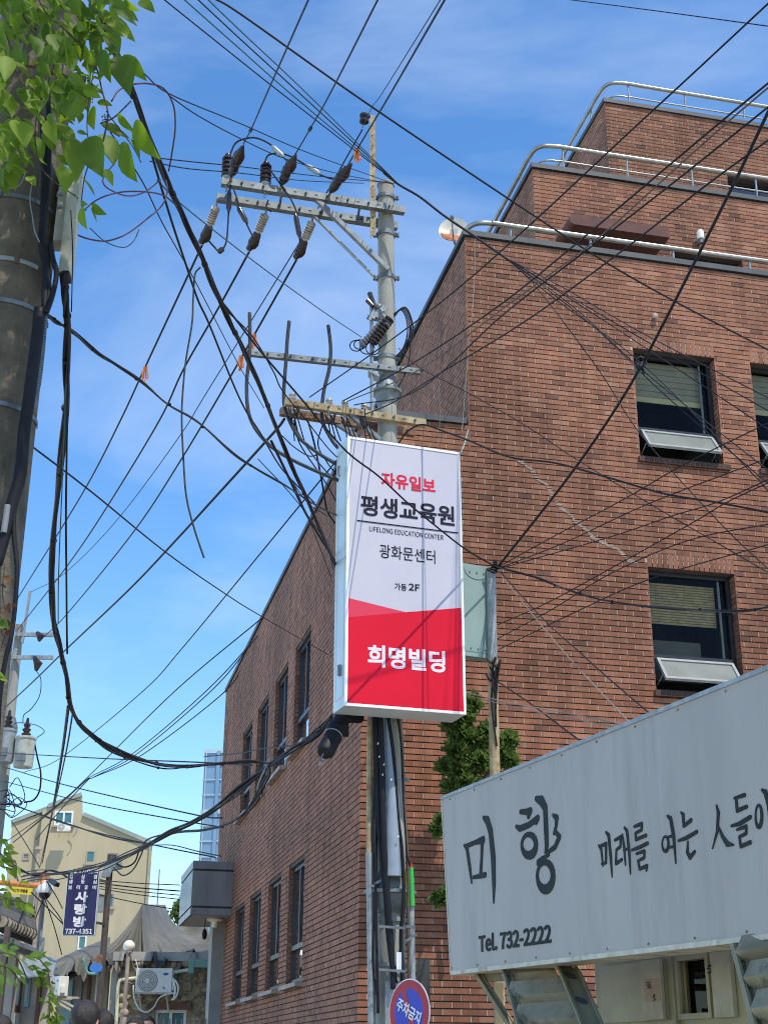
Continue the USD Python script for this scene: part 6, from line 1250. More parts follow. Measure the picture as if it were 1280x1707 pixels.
def bwin(u0, v0, u1, v1, glass='teal_glass', frame='white', split=True, sill=True, fw=0.09, d0=0.0):
    a, b = bp(u0, v1), bp(u1, v0); w, h = b[0] - a[0], b[2] - a[2]; m = MB(); y = YB + d0 - 0.05
    for x0, x1, z0, z1 in ((0, fw, 0, h), (w - fw, w, 0, h), (fw, w - fw, 0, fw), (fw, w - fw, h - fw, h)) + (((w / 2 - fw / 2, w / 2 + fw / 2, fw, h - fw),) if split else ()): m.obox(V(a[0] + x0, y, a[2] + z0), V(x1 - x0, 0, 0), V(0, 0.12, 0), V(0, 0, z1 - z0))
    f = m.build('window', M[frame], beige)
    MB().obox(V(a[0] + fw, y + 0.05, a[2] + fw), V(w - 2 * fw, 0, 0), V(0, -0.012, 0), V(0, 0, h - 2 * fw)).build('pane', M[glass], f)
    if sill: MB().obox(V(a[0] - 0.1, y - 0.08, a[2] - 0.12), V(w + 0.2, 0, 0), V(0, 0.16, 0), V(0, 0, 0.11)).build('sill', M['beige_band'], f)
bwin(90, 1353, 123, 1376); bwin(33, 1420, 46, 1432, 'vent', 'beige_band', False, False, 0.08, 0.6); bwin(143, 1419, 159, 1439, frame='beige_band', split=False, fw=0.06); bwin(179, 1423, 197, 1440, 'dark', 'vent', False)
bwin(181, 1490, 190, 1513, frame='sash', split=False, fw=0.06); bwin(129, 1560, 145, 1584, split=False, fw=0.07); bwin(160, 1491, 178, 1519, 'vent', 'vent', False, False)
pp = bp(62, 1452); MB().cyl(V(pp[0], YB - 0.3, pp[2]), V(pp[0], YB - 0.3, bp(62, 1418)[2]), 0.10, k=12).lathe(V(pp[0], YB - 0.3, bp(62, 1419)[2]), ZUP, [(0, 0.11), (0.02, 0.22), (0.16, 0.2), (0.2, 0.05)], 12).build('flue_pipe', M['sillstone'], beige, smooth=40)
def ac_unit(name, label, c, w, right=True, parent=None, bracket=True, rot=None, cat='air conditioner'):
    "outdoor unit: c is the centre of its front face"
    t = thing(name, label, cat); X = unit(rot) if rot is not None else V(1, 0, 0); N = V(X[1], -X[0], 0); N = N if N[1] < 0 or rot is not None else -N
    h, d = w * 0.68, w * 0.36; o = c - X * w / 2 - ZUP * h / 2
    MB().obox(o, X * w, -N * d, ZUP * h).build('casing', M['ac_white'], t)
    MB().obox(o + N * 0.004 + X * 0.004 + ZUP * 0.01 * w, X * (w * 0.985), -N * 0.003, ZUP * 0.03 * w).build('base_lip', M['cream_edge'], t)
    fc = c - X * w * 0.17; R = h * 0.42
    rg = Point(0, 0).buffer(R, 20).difference(Point(0, 0).buffer(R * 0.93, 20))
    MB().sheet(Point(0, 0).buffer(R, 20), fc + N * 0.002, X, ZUP, N * 0.003).build('fan_opening', M['ac_grille'], t)
    g = MB()
    for k in range(5): r = R * (0.25 + 0.155 * k); g.sheet(Point(0, 0).buffer(r + R * 0.028, 18).difference(Point(0, 0).buffer(r - R * 0.028, 18)), fc + N * 0.006, X, ZUP, N * 0.006)
    for k in range(8): a = k * math.pi / 4; d_ = X * math.cos(a) + ZUP * math.sin(a); g.bar(fc + N * 0.014 + d_ * R * 0.15, fc + N * 0.014 + d_ * R * 0.95, 0.006 * w / 0.8, 0.006, N)
    g.build('fan_grille', M['ac_white'], t); MB().sheet(Point(0, 0).buffer(R * 0.2, 14), fc + N * 0.016, X, ZUP, N * 0.006).build('hub', M['ac_white'], t)
    MB().sheet(affinity.scale(Point(0, 0).buffer(1, 10), 0.075 * w, 0.035 * w), c + X * w * 0.33 + ZUP * h * 0.27 + N * 0.002, X, ZUP, N * 0.003).build('badge', M['ac_blue'], t)
    MB().sheet(Polygon([(-.03 * w, -.04 * w), (.05 * w, -.05 * w), (.03 * w, -.01 * w), (-.03 * w, .05 * w)]), c + X * w * 0.30 - ZUP * h * 0.25 + N * 0.002, X, ZUP, N * 0.002).build('sticker', M['gutter'], t)
    MB().obox(o + X * (w + 0.002) - N * d * 0.7 + ZUP * h * 0.15, X * w * 0.05, N * d * 0.5, ZUP * h * 0.35).build('valve_cover', M['ac_white'], t)
    if bracket:
        b = MB()
        for x in (0.12, 0.88): b.bar(o + X * w * x - N * (d + 0.2) - ZUP * 0.02, o + X * w * x + N * 0.02 - ZUP * 0.02, 0.04, 0.03); b.bar(o + X * w * x - N * (d + 0.2) - ZUP * w * 0.45, o + X * w * x - N * 0.02 - ZUP * 0.03, 0.03, 0.03)
        b.build('bracket', M['cream_edge'], t, kind='stuff')
    return t
c = bp(111, 1383); ac_unit('outdoor_unit', 'white outdoor unit on brackets under the beige building top window', V(c[0], YB - 0.85, c[2]), 0.70)
ptube([(122, 1372), (128, 1380), (126, 1390), (121, 1396)], YB - 0.4, 1.6, 'sash', 'unit_hose', parent=beige)

# ---------------------------------------------------------------- glass tower far away
YT = 350.0
tower = thing('glass_tower', 'pale blue glass office tower showing beside the far end of the brick wall', 'building')
ta = at(341, 1250, YT); tx0 = ta[0]; th = ta[2]; tw_ = 34.0; TA = math.radians(-9); TX, TY = V(math.cos(TA), math.sin(TA), 0), V(-math.sin(TA), math.cos(TA), 0); TO = V(tx0, YT, 0)
MB().obox(TO + TX * 0.1 + TY * 0.1, TX * tw_, TY * 24, ZUP * (th - 0.3)).build('curtain_wall', M['tower_glass'], tower)
nf = 20; fh = th / nf
for k in range(nf):
    z = fh * k; thick = 1.0 if k % 4 == 3 else 0.30
    MB().obox(TO - TX * 0.15 - TY * 0.15 + ZUP * (z + fh - thick), TX * (tw_ + 0.3), TY * 24.3, ZUP * thick).build('floor_band', M['tower_frame'], tower)
for k in range(12):
    x = 0.6 + k * 2.85; MB().obox(TO + TX * x - TY * 0.32, TX * (0.9 if k % 3 == 1 else 0.22), TY * 0.3, ZUP * (th - 0.5)).build('mullion', M['tower_frame'] if k % 3 != 1 else M['tower_glass'], tower)
for x in (4, 5.5, 7.5, 9, 11): MB().cyl(TO + TX * x + TY * 3 + ZUP * (th - 0.1), TO + TX * (x + 0.3) + TY * 3 + ZUP * (th + 3 + (x % 2)), 0.09, k=6).build('roof_mast', M['vent'], tower)
MB().obox(TO + TX * 6 + TY * 4 + ZUP * (th - 0.01), TX * 6, TY * 5, ZUP * 1.8).build('roof_plant', M['vent'], tower)

# ---------------------------------------------------------------- tarp-roofed house with the rubble wall
YH = 29.85
house = thing('tarp_roof_house', 'low rubble-walled house under a sagging grey tarpaulin roof', 'house')
def hz(u, v, Y=YH): return at(u, v, Y)
apex = hz(237, 1508, 33.0); apex2 = hz(276, 1509, 38)
rim = [hz(94, 1613, 31.2), hz(108, 1611, 30.2), hz(128, 1603, 29.9), hz(150, 1597, 29.7), hz(172, 1592, 29.6), hz(190, 1592, 29.6), hz(212, 1591, 29.6), (hz(235, 1590, 29.6)), hz(255, 1592, 29.6), hz(275, 1592, 29.6), hz(300, 1594, 29.7), hz(325, 1594, 29.8), hz(352, 1593, 30.0), hz(364, 1588, 32), hz(368, 1560, 36), hz(330, 1512, 38)]
rim = spline(rim, 18); nr = len(rim); vs, nrad = [], 30; rt = np.random.default_rng(6); ph = rt.uniform(0, 6.28, 6)
for i, e_ in enumerate(rim):
    tq = i / (nr - 1); ap = apex + (apex2 - apex) * max(0, (tq - 0.62) / 0.38)
    # the left part hangs from a lower ridge
    for j in range(nrad + 1):
        r = j / nrad; p = ap + (e_ - ap) * r; sag = -0.62 * math.sin(math.pi * r ** 0.8) * (1 - 0.35 * math.cos(6 * tq))
        rg_ = lambda x: 1 - 2 * abs(math.sin(x)) ** 0.8
        fold = rg_(tq * 21 + ph[0] + 0.8 * math.sin(4 * tq)) * 0.62 + rg_(tq * 47 + ph[1] + 0.9 * r) * 0.36 * (0.3 + r) + rg_(tq * 96 + ph[2] - 1.4 * r) * 0.2 * r
        p = p + ZUP * (sag + fold * 0.42 * r * (1.0 - 0.45 * r)) + V(0, -1, 0) * (fold * 0.26 * r * (1 - 0.4 * r))
        if j == nrad: p = p + ZUP * (-0.12 + 0.13 * math.sin(tq * 60 + ph[3]) + 0.06 * math.sin(tq * 133))
        vs.append(p)
fs = []
for i in range(nr - 1):
    for j in range(nrad): a = i * (nrad + 1) + j; fs.append([a, a + nrad + 1, a + nrad + 2, a + 1])
MB().add(vs, fs).build('tarpaulin', M['tarp'], house, smooth=True)
# the lower flap of tarpaulin over the left part of the house
ft = [spline([hz(*q) for q in e_], 14) for e_ in ([(84, 1606, 32.2), (110, 1593, 32.2), (145, 1578, 32.2), (184, 1562, 32.4)], [(88, 1618, 31.2), (112, 1606, 31), (148, 1590, 31), (184, 1580, 31)], [(92, 1632, 30.6), (108, 1634, 30.4), (140, 1622, 30.4), (184, 1602, 30.4)])]
nv_ = len(ft[0]); fv, ff = [], []
for i in range(nv_):
    c = spline([ft[0][i], ft[1][i], ft[2][i]], 8)
    for j, q in enumerate(c): fv.append(q + ZUP * (0.05 * (1 - 2 * abs(math.sin(i * 0.17 + 0.10 * j)) ** 0.8) * j / len(c)) + V(0, -0.06 * math.sin(i * 0.35) * j / len(c), 0))
m_ = len(fv) // nv_
for i in range(nv_ - 1):
    for j in range(m_ - 1): a = i * m_ + j; ff.append([a, a + m_, a + m_ + 1, a + 1])
MB().add(fv, ff).build('tarpaulin', M['tarp'], house, smooth=True, label='lower flap of the grey tarpaulin')
x0, x1, zt = hz(197, 1600)[0], hz(362, 1600)[0], hz(250, 1603)[2]; zs = 0.6
wx0, wx1, wz1 = hz(258, 1684)[0], hz(311, 1684)[0], hz(280, 1684)[2]; wz0 = wz1 - 1.0
wl = MB()
for xa, xb, za, zc in ((x0, wx0, zs, zt), (wx1, x1, zs, zt), (wx0, wx1, wz1, zt), (wx0, wx1, zs, wz0)): wl.obox(V(xa, YH, za), V(xb - xa, 0, 0), V(0, 0.3, 0), V(0, 0, zc - za))
wl.obox(V(x0, YH + 0.302, zs), V(0.25, 0, 0), V(0, 7, 0), V(0, 0, zt - zs)); wl.build('wall', M['stonewall'], house)
# rubble stones set in the wall
rs = np.random.default_rng(12); zc = zs + 0.1; cnt = 0
while zc < zt - 0.05:
    h = rs.uniform(0.14, 0.26); x = x0 + rs.uniform(0, 0.1)
    while x < x1 - 0.1:
        w = rs.uniform(0.16, 0.42)
        if not (x + w > wx0 - 0.05 and x < wx1 + 0.05 and zc + h > wz0 - 0.05 and zc < wz1 + 0.1) and zc > 1.6 and cnt < 290:
            m = trimesh.creation.icosphere(1, 1.0); vv = m.vertices * V(w * 0.50, 0.07, h * 0.5) * (1 + 0.16 * rs.normal(size=(len(m.vertices), 1))) + V(x + w / 2, YH + 0.005, zc + h / 2)
            MB().add(vv, m.faces).build('stone', M['stonewall'], house, smooth=60); cnt += 1
        x += w + 0.02
    zc += h + 0.015
bm = MB().obox(V(x0 - 0.1, YH - 0.06, zt + 0.002), V(x1 - x0 + 0.1, 0, 0), V(0, 0.36, 0), V(0, 0, hz(250, 1588)[2] - zt)).build('eave_board', M['plaster'], house)
MB().obox(V(hz(252, 1600)[0], YH - 0.08, zt + 0.01), V(0.12, 0, 0), V(0, 0.02, 0), V(0, 0, hz(250, 1588)[2] - zt)).build('board_joint', M['vent'], house)
fm = MB()
for xa, xb, za, zc in ((wx0, wx0 + .06, wz0, wz1), (wx1 - .06, wx1, wz0, wz1), (wx0 + .06, wx1 - .06, wz1 - .06, wz1), ((wx0 + wx1) / 2 - .03, (wx0 + wx1) / 2 + .03, wz0, wz1 - .06)): fm.obox(V(xa, YH + 0.06, za), V(xb - xa, 0, 0), V(0, .08, 0), V(0, 0, zc - za))
wn = fm.build('window', M['ac_white'], house); MB().obox(V(wx0, YH + 0.12, wz0), V(wx1 - wx0, 0, 0), V(0, 0.01, 0), V(0, 0, wz1 - wz0)).build('pane', M['teal_glass'], wn); MB().obox(V(wx0 - .1, YH - 0.06, wz1 + 0.004), V(wx1 - wx0 + .2, 0, 0), V(0, .12, 0), V(0, 0, .14)).build('lintel', M['wood'], wn)
gt = MB(); g0, g1 = hz(320, 1604, 29.6), hz(366, 1603, 29.9); gt.obox(V(g0[0], 29.4, g0[2] - .12), V(g1[0] - g0[0], 0, 0), V(0, .3, 0), V(0, 0, .15)); gt.obox(V(g0[0] - .04, 29.38, g0[2] - .24), V(.11, 0, 0), V(0, .25, 0), V(0, 0, .28)); gt.build('gutter', M['gutter'], house)
for pts, px in (([(322, 1612), (316, 1617), (300, 1620), (281, 1624)], 6), ([(230, 1631), (205, 1634), (198, 1640), (196, 1660), (194, 1710)], 6)): ptube(pts, 29.75, px, 'pipe_cream', 'drain_pipe', parent=house)
MB().obox(hz(180, 1700, 29.9), V(0.25, 0.02, 0), V(0, .1, 0), V(0, 0, hz(180, 1603, 29.9)[2] - hz(180, 1700, 29.9)[2])).build('door_board', M['plaster'], house, label='weathered pale board door')
MB().obox(V(*hz(97, 1640, 31.5)[:2], 0.6), V(hz(180, 1640, 31.5)[0] - hz(97, 1640, 31.5)[0], 0, 0), V(0, .2, 0), V(0, 0, hz(100, 1612, 31.5)[2] - .6)).build('front_wall', M['plaster'], house)
for u0, v0, u1, v1, m in ((104, 1632, 122, 1710, 'door_teal'), (122, 1630, 138, 1710, 'vent'), (140, 1620, 152, 1710, 'wood'), (154, 1625, 166, 1710, 'ac_white')):
    a, b = hz(u0, v1, 31.4), hz(u1, v0, 31.4); MB().obox(V(a[0], 31.4, max(a[2], .6)), V(b[0] - a[0], 0, 0), V(0, .08, 0), V(0, 0, b[2] - max(a[2], .6))).build('door_leaf', M[m], house)
ptube([(138, 1598), (142, 1608), (146, 1622), (160, 1624), (172, 1622)], 29.7, 5, 'gutter', 'corner_gutter', parent=house)
ac_unit('outdoor_unit', 'white outdoor unit with round fan on the rubble wall beneath the green gutter', hz(256, 1636, 29.3), 0.72)
for pts, w in (([(222, 1643), (224, 1665), (232, 1682), (244, 1688), (256, 1680), (266, 1664), (280, 1658), (294, 1656)], 2.4), ([(289, 1632), (292, 1650), (290, 1664), (286, 1668)], 3.5), ([(292, 1634), (297, 1646), (295, 1660), (288, 1668)], 3), ([(226, 1600), (230, 1615), (232, 1622)], 1.5)):
    ptube(pts, 29.2, w, 'ac_white', 'drain_hose', parent=house)
fe = thing('picket_fence', 'white metal picket fence at the bottom below the rubble wall', 'fence')
for k in range(9): u = 262 + k * 10; a, b = at(u, 1699, 24), at(u + 2.5, 1699, 24); MB().obox(V(a[0], 24, .78), V(b[0] - a[0], 0, 0), V(0, .02, 0), V(0, 0, a[2] - .78)).build('picket', M['sash'], fe)
MB().obox(V(at(258, 1740, 24)[0], 24.022, at(258, 1740, 24)[2]), V(1.1, 0, 0), V(0, .03, 0), V(0, 0, .05)).build('rail', M['sash'], fe)
# globe lamp
gl = thing('globe_lamp', 'white globe street lamp on a slim grey post before the rubble wall', 'street lamp')
gc = at(215, 1578, 25); gr = prad(19.5, gc); MB().ball(gc, gr, 3).build('globe', M['globe'], gl, smooth=True)
MB().tube([V(gc[0], 25, .75), V(gc[0], 25, at(213, 1692, 25)[2]), V(gc[0], 25, at(213, 1690, 25)[2]), gc - ZUP * gr * 1.05], [0.06, 0.06, 0.036, 0.034], 12).lathe(gc - ZUP * gr * 1.25, ZUP, [(0, .045), (.02, .07), (.06, .075), (.08, .05)], 12).ball(V(gc[0], 25, at(213, 1690, 25)[2]), 0.08, 2).build('post', M['sillstone'], gl, smooth=40)
# rusty post with the navy restaurant sign
rp = thing('rusty_post', 'thin rust-brown post carrying the tangled cable bundle next to the navy sign', 'post')
ra = at(185, 1425, 26.6); MB().tube([V(ra[0], 26.6, .75), V(ra[0], 26.6, ra[2] * .5 + .4), ra], [0.07, 0.062, 0.058], 12).build('post', M['poleblack'], rp, smooth=40)
MB().cbox(ra + V(.08, -.02, -.2), V(.28, 0, .06), V(0, .14, 0), V(-.03, 0, .18)).cbox(ra + V(-.03, -.06, -.32), V(.16, 0, 0), V(0, .1, 0), V(.05, 0, .22)).build('cable_clip', M['galv'], rp)
MB().cbox(at(166, 1603, 26.5), V(.1, 0, 0), V(0, .12, 0), V(0, 0, .22)).build('tie_knot', M['rusty'], rp)
bl = MB().sheet(affinity.scale(Point(0, 0).buffer(1, 14), .12, .085), at(160, 1614, 26.4), V(1, 0, 0), ZUP, V(0, .02, 0)).build('blue_plate', M['blueround'], rp, label='small round blue plate')
nv = thing('navy_sign', 'tall navy hanging sign with white Korean lettering and phone number', 'sign')
A, B, C_, D_ = at(113, 1450.5, 26.2), at(166, 1450.5, 26.2), at(159, 1559.5, 26.2), at(104, 1560, 26.2)
nw, nh = B[0] - A[0], A[2] - D_[2]; no = V((A[0] + D_[0]) / 2, 26.2, D_[2]); NX = V(1, 0.0, 0)
MB().obox(no, NX * nw, V(0, .12, 0), ZUP * nh).build('box', M['sign_side'], nv); MB().obox(no + V(.012, -.003, .012), NX * (nw - .024), V(0, .002, 0), ZUP * (nh - .024)).build('face', M['navy'], nv)
def ntext(t, x, y, w, h, b=3): MB().sheet(fit_poly(text_poly(t, b), x * nw, y * nh, w * nw, h * nh), no + V(0, -.0065, 0), NX, ZUP, V(0, .003, 0)).build('lettering', M['white'], nv)
for row, y in (('민물고기지물회', .945), ('생삼겹', .865), ('생등심', .785), ('보리굴비', .70)):
    n = len(row)
    for k, ch in enumerate(row):
        if n == 7: ntext(ch, .05 + k * .131, y, .115, .062, 4)
        else: ntext(ch, .06 + (.76 / (n - 1)) * k, y, .115, .062, 4)
for ch, y in (('사', .50), ('랑', .315), ('방', .125)): ntext(ch, .30, y, .40, .165, 8)
ntext('737-4351', .08, .025, .84, .075, 5)
MB().bar(no + V(nw, .06, nh * .85), V(ra[0], 26.6, no[2] + nh * .85), .04, .04).bar(no + V(nw, .06, nh * .2), V(ra[0], 26.6, no[2] + nh * .2), .04, .04).build('bracket', M['poleblack'], nv)
# camera dome, its orange arm, yellow notice and pale pole
cp = thing('camera_pole', 'pale concrete pole with an orange arm and white camera dome', 'utility pole')
c0 = at(68, 1455, 30); MB().cyl(V(c0[0] - .05, 30.2, .7), V(c0[0] - .05, 30.2, c0[2]), .10, .075, 14).build('shaft', M['sillstone'], cp, smooth=40)
c1 = at(72, 1500, 29.7); MB().cyl(V(c1[0], 29.7, .7), V(c1[0], 29.7, c1[2]), .055, .05, 10).build('slim_pole', M['vent'], cp, smooth=40)
MB().tube([at(-40, 1469, 29.4), at(0, 1472, 29.4), at(60, 1477, 29.4), at(76, 1472, 29.5)], .055, 8).cbox(at(75, 1466, 29.6), V(.16, 0, 0), V(0, .2, 0), V(0, 0, .2)).build('orange_arm', M['orange_arm'], cp, smooth=40)
dm = at(74.5, 1488, 29.4); MB().lathe(dm, ZUP, [(-.02, .16), (.05, .18), (.14, .14), (.17, .06), (.26, .05)], 16).build('dome_housing', M['white'], cp, smooth=40); MB().ball(dm - ZUP * .02, .13, 2).build('dome_glass', M['cctv_dark'], cp, smooth=True)
MB().bar(at(84, 1468, 29.3), at(96, 1476, 29.1), .09, .08).bar(at(78, 1467, 29.4), at(86, 1468, 29.3), .03, .03).build('bullet_camera', M['cctv_dark'], cp)
MB().obox(at(64, 1590, 29.6), V(.08, 0, 0), V(0, .1, 0), V(0, 0, .32)).build('control_box', M['galv'], cp)
ys = thing('yellow_notice', 'small yellow camera notice plate hanging from the orange arm', 'sign')
y0 = at(19, 1490, 29.2); yw, yh = .42, .135
MB().obox(y0, V(yw, 0, -.03), V(0, .01, 0), V(.008, 0, yh)).build('plate', M['yellow'], ys)
MB().sheet(fit_poly(text_poly('CCTV 작동중', 4), .03, .035, yw * .72, yh * .5), y0 + V(0, -.006, 0), unit(V(yw, 0, -.03)), ZUP, V(0, .004, 0)).build('lettering', M['ink'], ys)
MB().bar(y0 + V(.1, .005, yh), y0 + V(.1, .1, yh + .16), .01, .01).bar(y0 + V(.34, .005, yh), y0 + V(.34, .1, yh + .14), .01, .01).build('hanger', M['vent'], ys)

# far pole with transformers
fp = thing('transformer_pole', 'distant pole with two crossarms and hanging transformers at the left', 'utility pole')
f0, f1 = at(33, 1042, 36), at(11, 1212, 36); fb = V(f0[0] - .02, 36, .78)
MB().cyl(V(f0[0], 36, f1[2]), f0, .145, .11, 14).build('upper_shaft', M['concrete'], fp, smooth=40); MB().cyl(fb, V(f0[0], 36, f1[2]), .2, .15, 14).build('lower_shaft', M['concrete'], fp, smooth=40)
MB().lathe(V(f0[0], 36, f1[2] - .25), ZUP, [(0, .15), (.2, .24), (.25, .24), (.5, .16)], 14).build('flange', M['galv_dark'], fp)
for (a, b) in (((26, 1058), (88, 1064)), ((18, 1096), (88, 1103))): MB().bar(V(at(*a, 35.8)[0], 35.8, at(*a, 35.8)[2]), V(at(*b, 35.8)[0], 35.8, at(*a, 35.8)[2]), .09, .10).build('crossarm', M['galv'], fp)
MB().bar(at(50, 986, 35.8), at(37, 1072, 35.8), .1, .06).build('top_extension', M['galv'], fp)
for u, v0, v1 in ((65, 1055, 1068), (60, 1096, 1118)): MB().tube([at(u - 3, v0, 35.7), at(u + 4, (v0 + v1) / 2, 35.6), at(u, v1, 35.7)], [.05, .12, .05], 8).build('insulator', M['porcelain'], fp)
ptube([(60, 1118), (68, 1132), (66, 1160), (52, 1182), (40, 1192), (38, 1205)], 35.6, 1.5, 'rubber', 'lead', parent=fp); ptube([(17, 1215), (26, 1206), (44, 1206), (62, 1210), (74, 1220), (60, 1232), (57, 1245)], 35.6, 1.4, 'rubber', 'lead', parent=fp); ptube([(57, 1236), (62, 1262), (68, 1290), (66, 1318), (56, 1334), (40, 1338)], 35.4, 3, 'rubber', 'lead', parent=fp)
for u, vt, vb, w, m in ((38, 1229, 1280, 34, 'box_cream'), (7, 1216, 1272, 30, 'galv')):
    c = at(u, vb, 35.4); h = at(u, vt, 35.4)[2] - c[2]; r = w / 2 * pix(c)[2] / FOCAL
    tr = MB().lathe(c, ZUP, [(0, r * .9), (.03, r * .95), (h * .9, r), (h * .92, r * 1.08), (h * .98, r * 1.08), (h, r * .9)], 20).build('transformer', M[m], fp, smooth=35)
    MB().lathe(V(c[0], c[1], c[2] + h), ZUP, [(0, .09), (.08, .13), (.12, .07), (.2, .12), (.24, .06), (.32, .10), (.36, .05), (.5, .03)], 10).build('bushing', M['porcelain'], tr, smooth=30)
    MB().cbox(c + V(-.02, -r * .95, h * .28), V(.25, 0, 0), V(0, .1, 0), V(0, 0, .2)).build('name_plate', M['galv_dark'], tr)
rl = np.random.default_rng(9)
for k in range(7):
    u, v = rl.uniform(0, 18), rl.uniform(1300, 1345); ptube([(u, v), (u + rl.uniform(5, 20), v - rl.uniform(0, 20)), (u + rl.uniform(15, 30), v + rl.uniform(0, 18)), (u + rl.uniform(0, 14), v + rl.uniform(10, 30)), (u - 8, v + 14)], 35.5, 1.6, 'rubber', 'slack_loop', parent=fp)

# ---------------------------------------------------------------- tiled eave and the white lane house on the left
hn = thing('tiled_eave_house', 'traditional tiled roof corner with dark upturned eave at the left edge', 'house')
YE = 18.0
ed = spline([at(-60, 1520, YE - 1.2), at(0, 1543, YE - .6), at(20, 1552, YE - .2), at(38, 1559, YE + .2), at(55, 1566, YE + .8)], 10); top = spline([at(-60, 1500, YE + 2), at(0, 1524, YE + 1.6), at(20, 1532, YE + 1.2), at(36, 1541, YE + 1), at(53, 1546, YE + 1)], 10)
n = len(ed); MB().add([*ed, *top, *(ed - ZUP * .08), *(top - ZUP * .08)], [[i, i + 1, n + i + 1, n + i] for i in range(n - 1)] + [[2 * n + i + 1, 2 * n + i, 3 * n + i, 3 * n + i + 1] for i in range(n - 1)] + [[i + 1, i, 2 * n + i, 2 * n + i + 1] for i in range(n - 1)]).build('roof_deck', M['tile'], hn)
for i in range(2, n, 3):
    MB().tube([ed[i] + V(0, -.03, .05), (ed[i] + top[i]) / 2 + ZUP * .03, top[i] + ZUP * .06], [.085, .08, .075], 8).build('ridge_tile', M['tile'], hn, smooth=40)
    MB().cyl(ed[i] + V(0, -.06, .05), ed[i] + V(0, -.02, .05), .07, k=12).build('tile_end', M['tile_clay'], hn)
MB().tube(top + ZUP * .1, .11, 8).build('hip_ridge', M['tile'], hn, smooth=40); MB().tube(top + ZUP * .21, .06, 8).build('hip_cap', M['tile'], hn, smooth=40)
MB().tube(ed + V(0, .1, -.17), .07, 6).build('eave_beam', M['galv_dark'], hn)
MB().obox(V(at(-60, 1600, YE + 1)[0], YE + 1.2, .45), V(at(20, 1600, YE + 1)[0] - at(-60, 1600, YE + 1)[0], 0, 0), V(0, .2, 0), V(0, 0, at(0, 1560, YE + 1.2)[2] - .45)).build('wall', M['plaster'], hn)
MB().obox(V(at(2, 1600, 17)[0], 17, .4), V(.06, 0, 0), V(0, .08, 0), V(0, 0, at(2, 1545, 17)[2] - .4)).build('corner_post', M['poleblack'], hn)
YW = 22.0
lh = thing('white_lane_house', 'small white house with teal frame and wooden post down the lane', 'house')
def wpart(u0, v0, u1, v1, m, name, d=0.0, th=.12): a, b = at(u0, v1, YW), at(u1, v0, YW); return MB().obox(V(a[0], YW + d, a[2]), V(b[0] - a[0], 0, 0), V(0, th, 0), V(0, 0, b[2] - a[2])).build(name, M[m], lh)
wpart(8, 1628, 84, 1760, 'plaster', 'wall', 0, .2)
wpart(40, 1630, 53, 1680, 'door_teal', 'window_frame', -.05, .05); wpart(43, 1634, 50, 1672, 'teal_glass', 'pane', -.062, .01); wpart(58, 1640, 71, 1720, 'wood', 'wooden_post', -.1, .1); wpart(30, 1636, 36, 1720, 'poleblack', 'downpipe', -.09, .08)
wpart(17, 1690, 34, 1710, 'ac_white', 'vent_box', -.3, .28); wpart(18, 1678, 35, 1690, 'wood', 'crate_lid', -.3, .28)
rfm = MB(); a, b = at(30, 1622, 21.2), at(86, 1592, 23.5); 
rfm.add([at(8, 1632, 21.4), at(88, 1624, 21.4), at(96, 1598, 24), at(50, 1592, 24), at(8, 1634.5, 21.4), at(88, 1626.5, 21.4)], [[0, 1, 2, 3], [0, 4, 5, 1]]); rfm.build('roof_sheet', M['galv'], lh)
ac_unit('outdoor_unit', 'old white outdoor unit turned sideways on the lane house wall', at(90, 1645, 21.3), .40, rot=V(.5, -.8, 0))
tw2 = thing('roadside_tree', 'small green tree top showing left of the grey canopy', 'tree')
vt, ft, kt = [], [], 0; rt2 = np.random.default_rng(3); cc = at(299, 1513, 70)
for _ in range(700):
    d = unit(rt2.normal(size=3)); p = cc + d * V(.42, .5, .6) * (.55 + .9 * meshkit.noise(d * 2.2 + 5, 2)) * rt2.random() ** .4 + V(0, 0, -.2); x = unit(rt2.normal(size=3)) * .09; y = unit(rt2.normal(size=3)) * .09
    vt += [p - x, p + y, p + x, p - y]; ft.append([kt, kt + 1, kt + 2, kt + 3]); kt += 4
MB().add(vt, ft).build('crown', M['needle'], tw2, tone=rt2.random(len(vt))); MB().cyl(V(cc[0], cc[1], .5), cc, .12, .04, 8).build('trunk', M['bark'], tw2)
an = thing('roof_antenna', 'thin antenna mast standing between the beige building and the canopy', 'antenna')
am = at(266, 1450, 45); MB().cyl(V(am[0], 45, .7), am, .03, .02, 6).build('mast', M['vent'], an); MB().bar(am + V(-.2, 0, -1.3), am + V(.2, 0, -1.2), .02, .02).bar(am + V(-.1, 0, -1.6), am + V(.16, 0, -1.5), .02, .02).build('crossbar', M['vent'], an, kind='stuff')

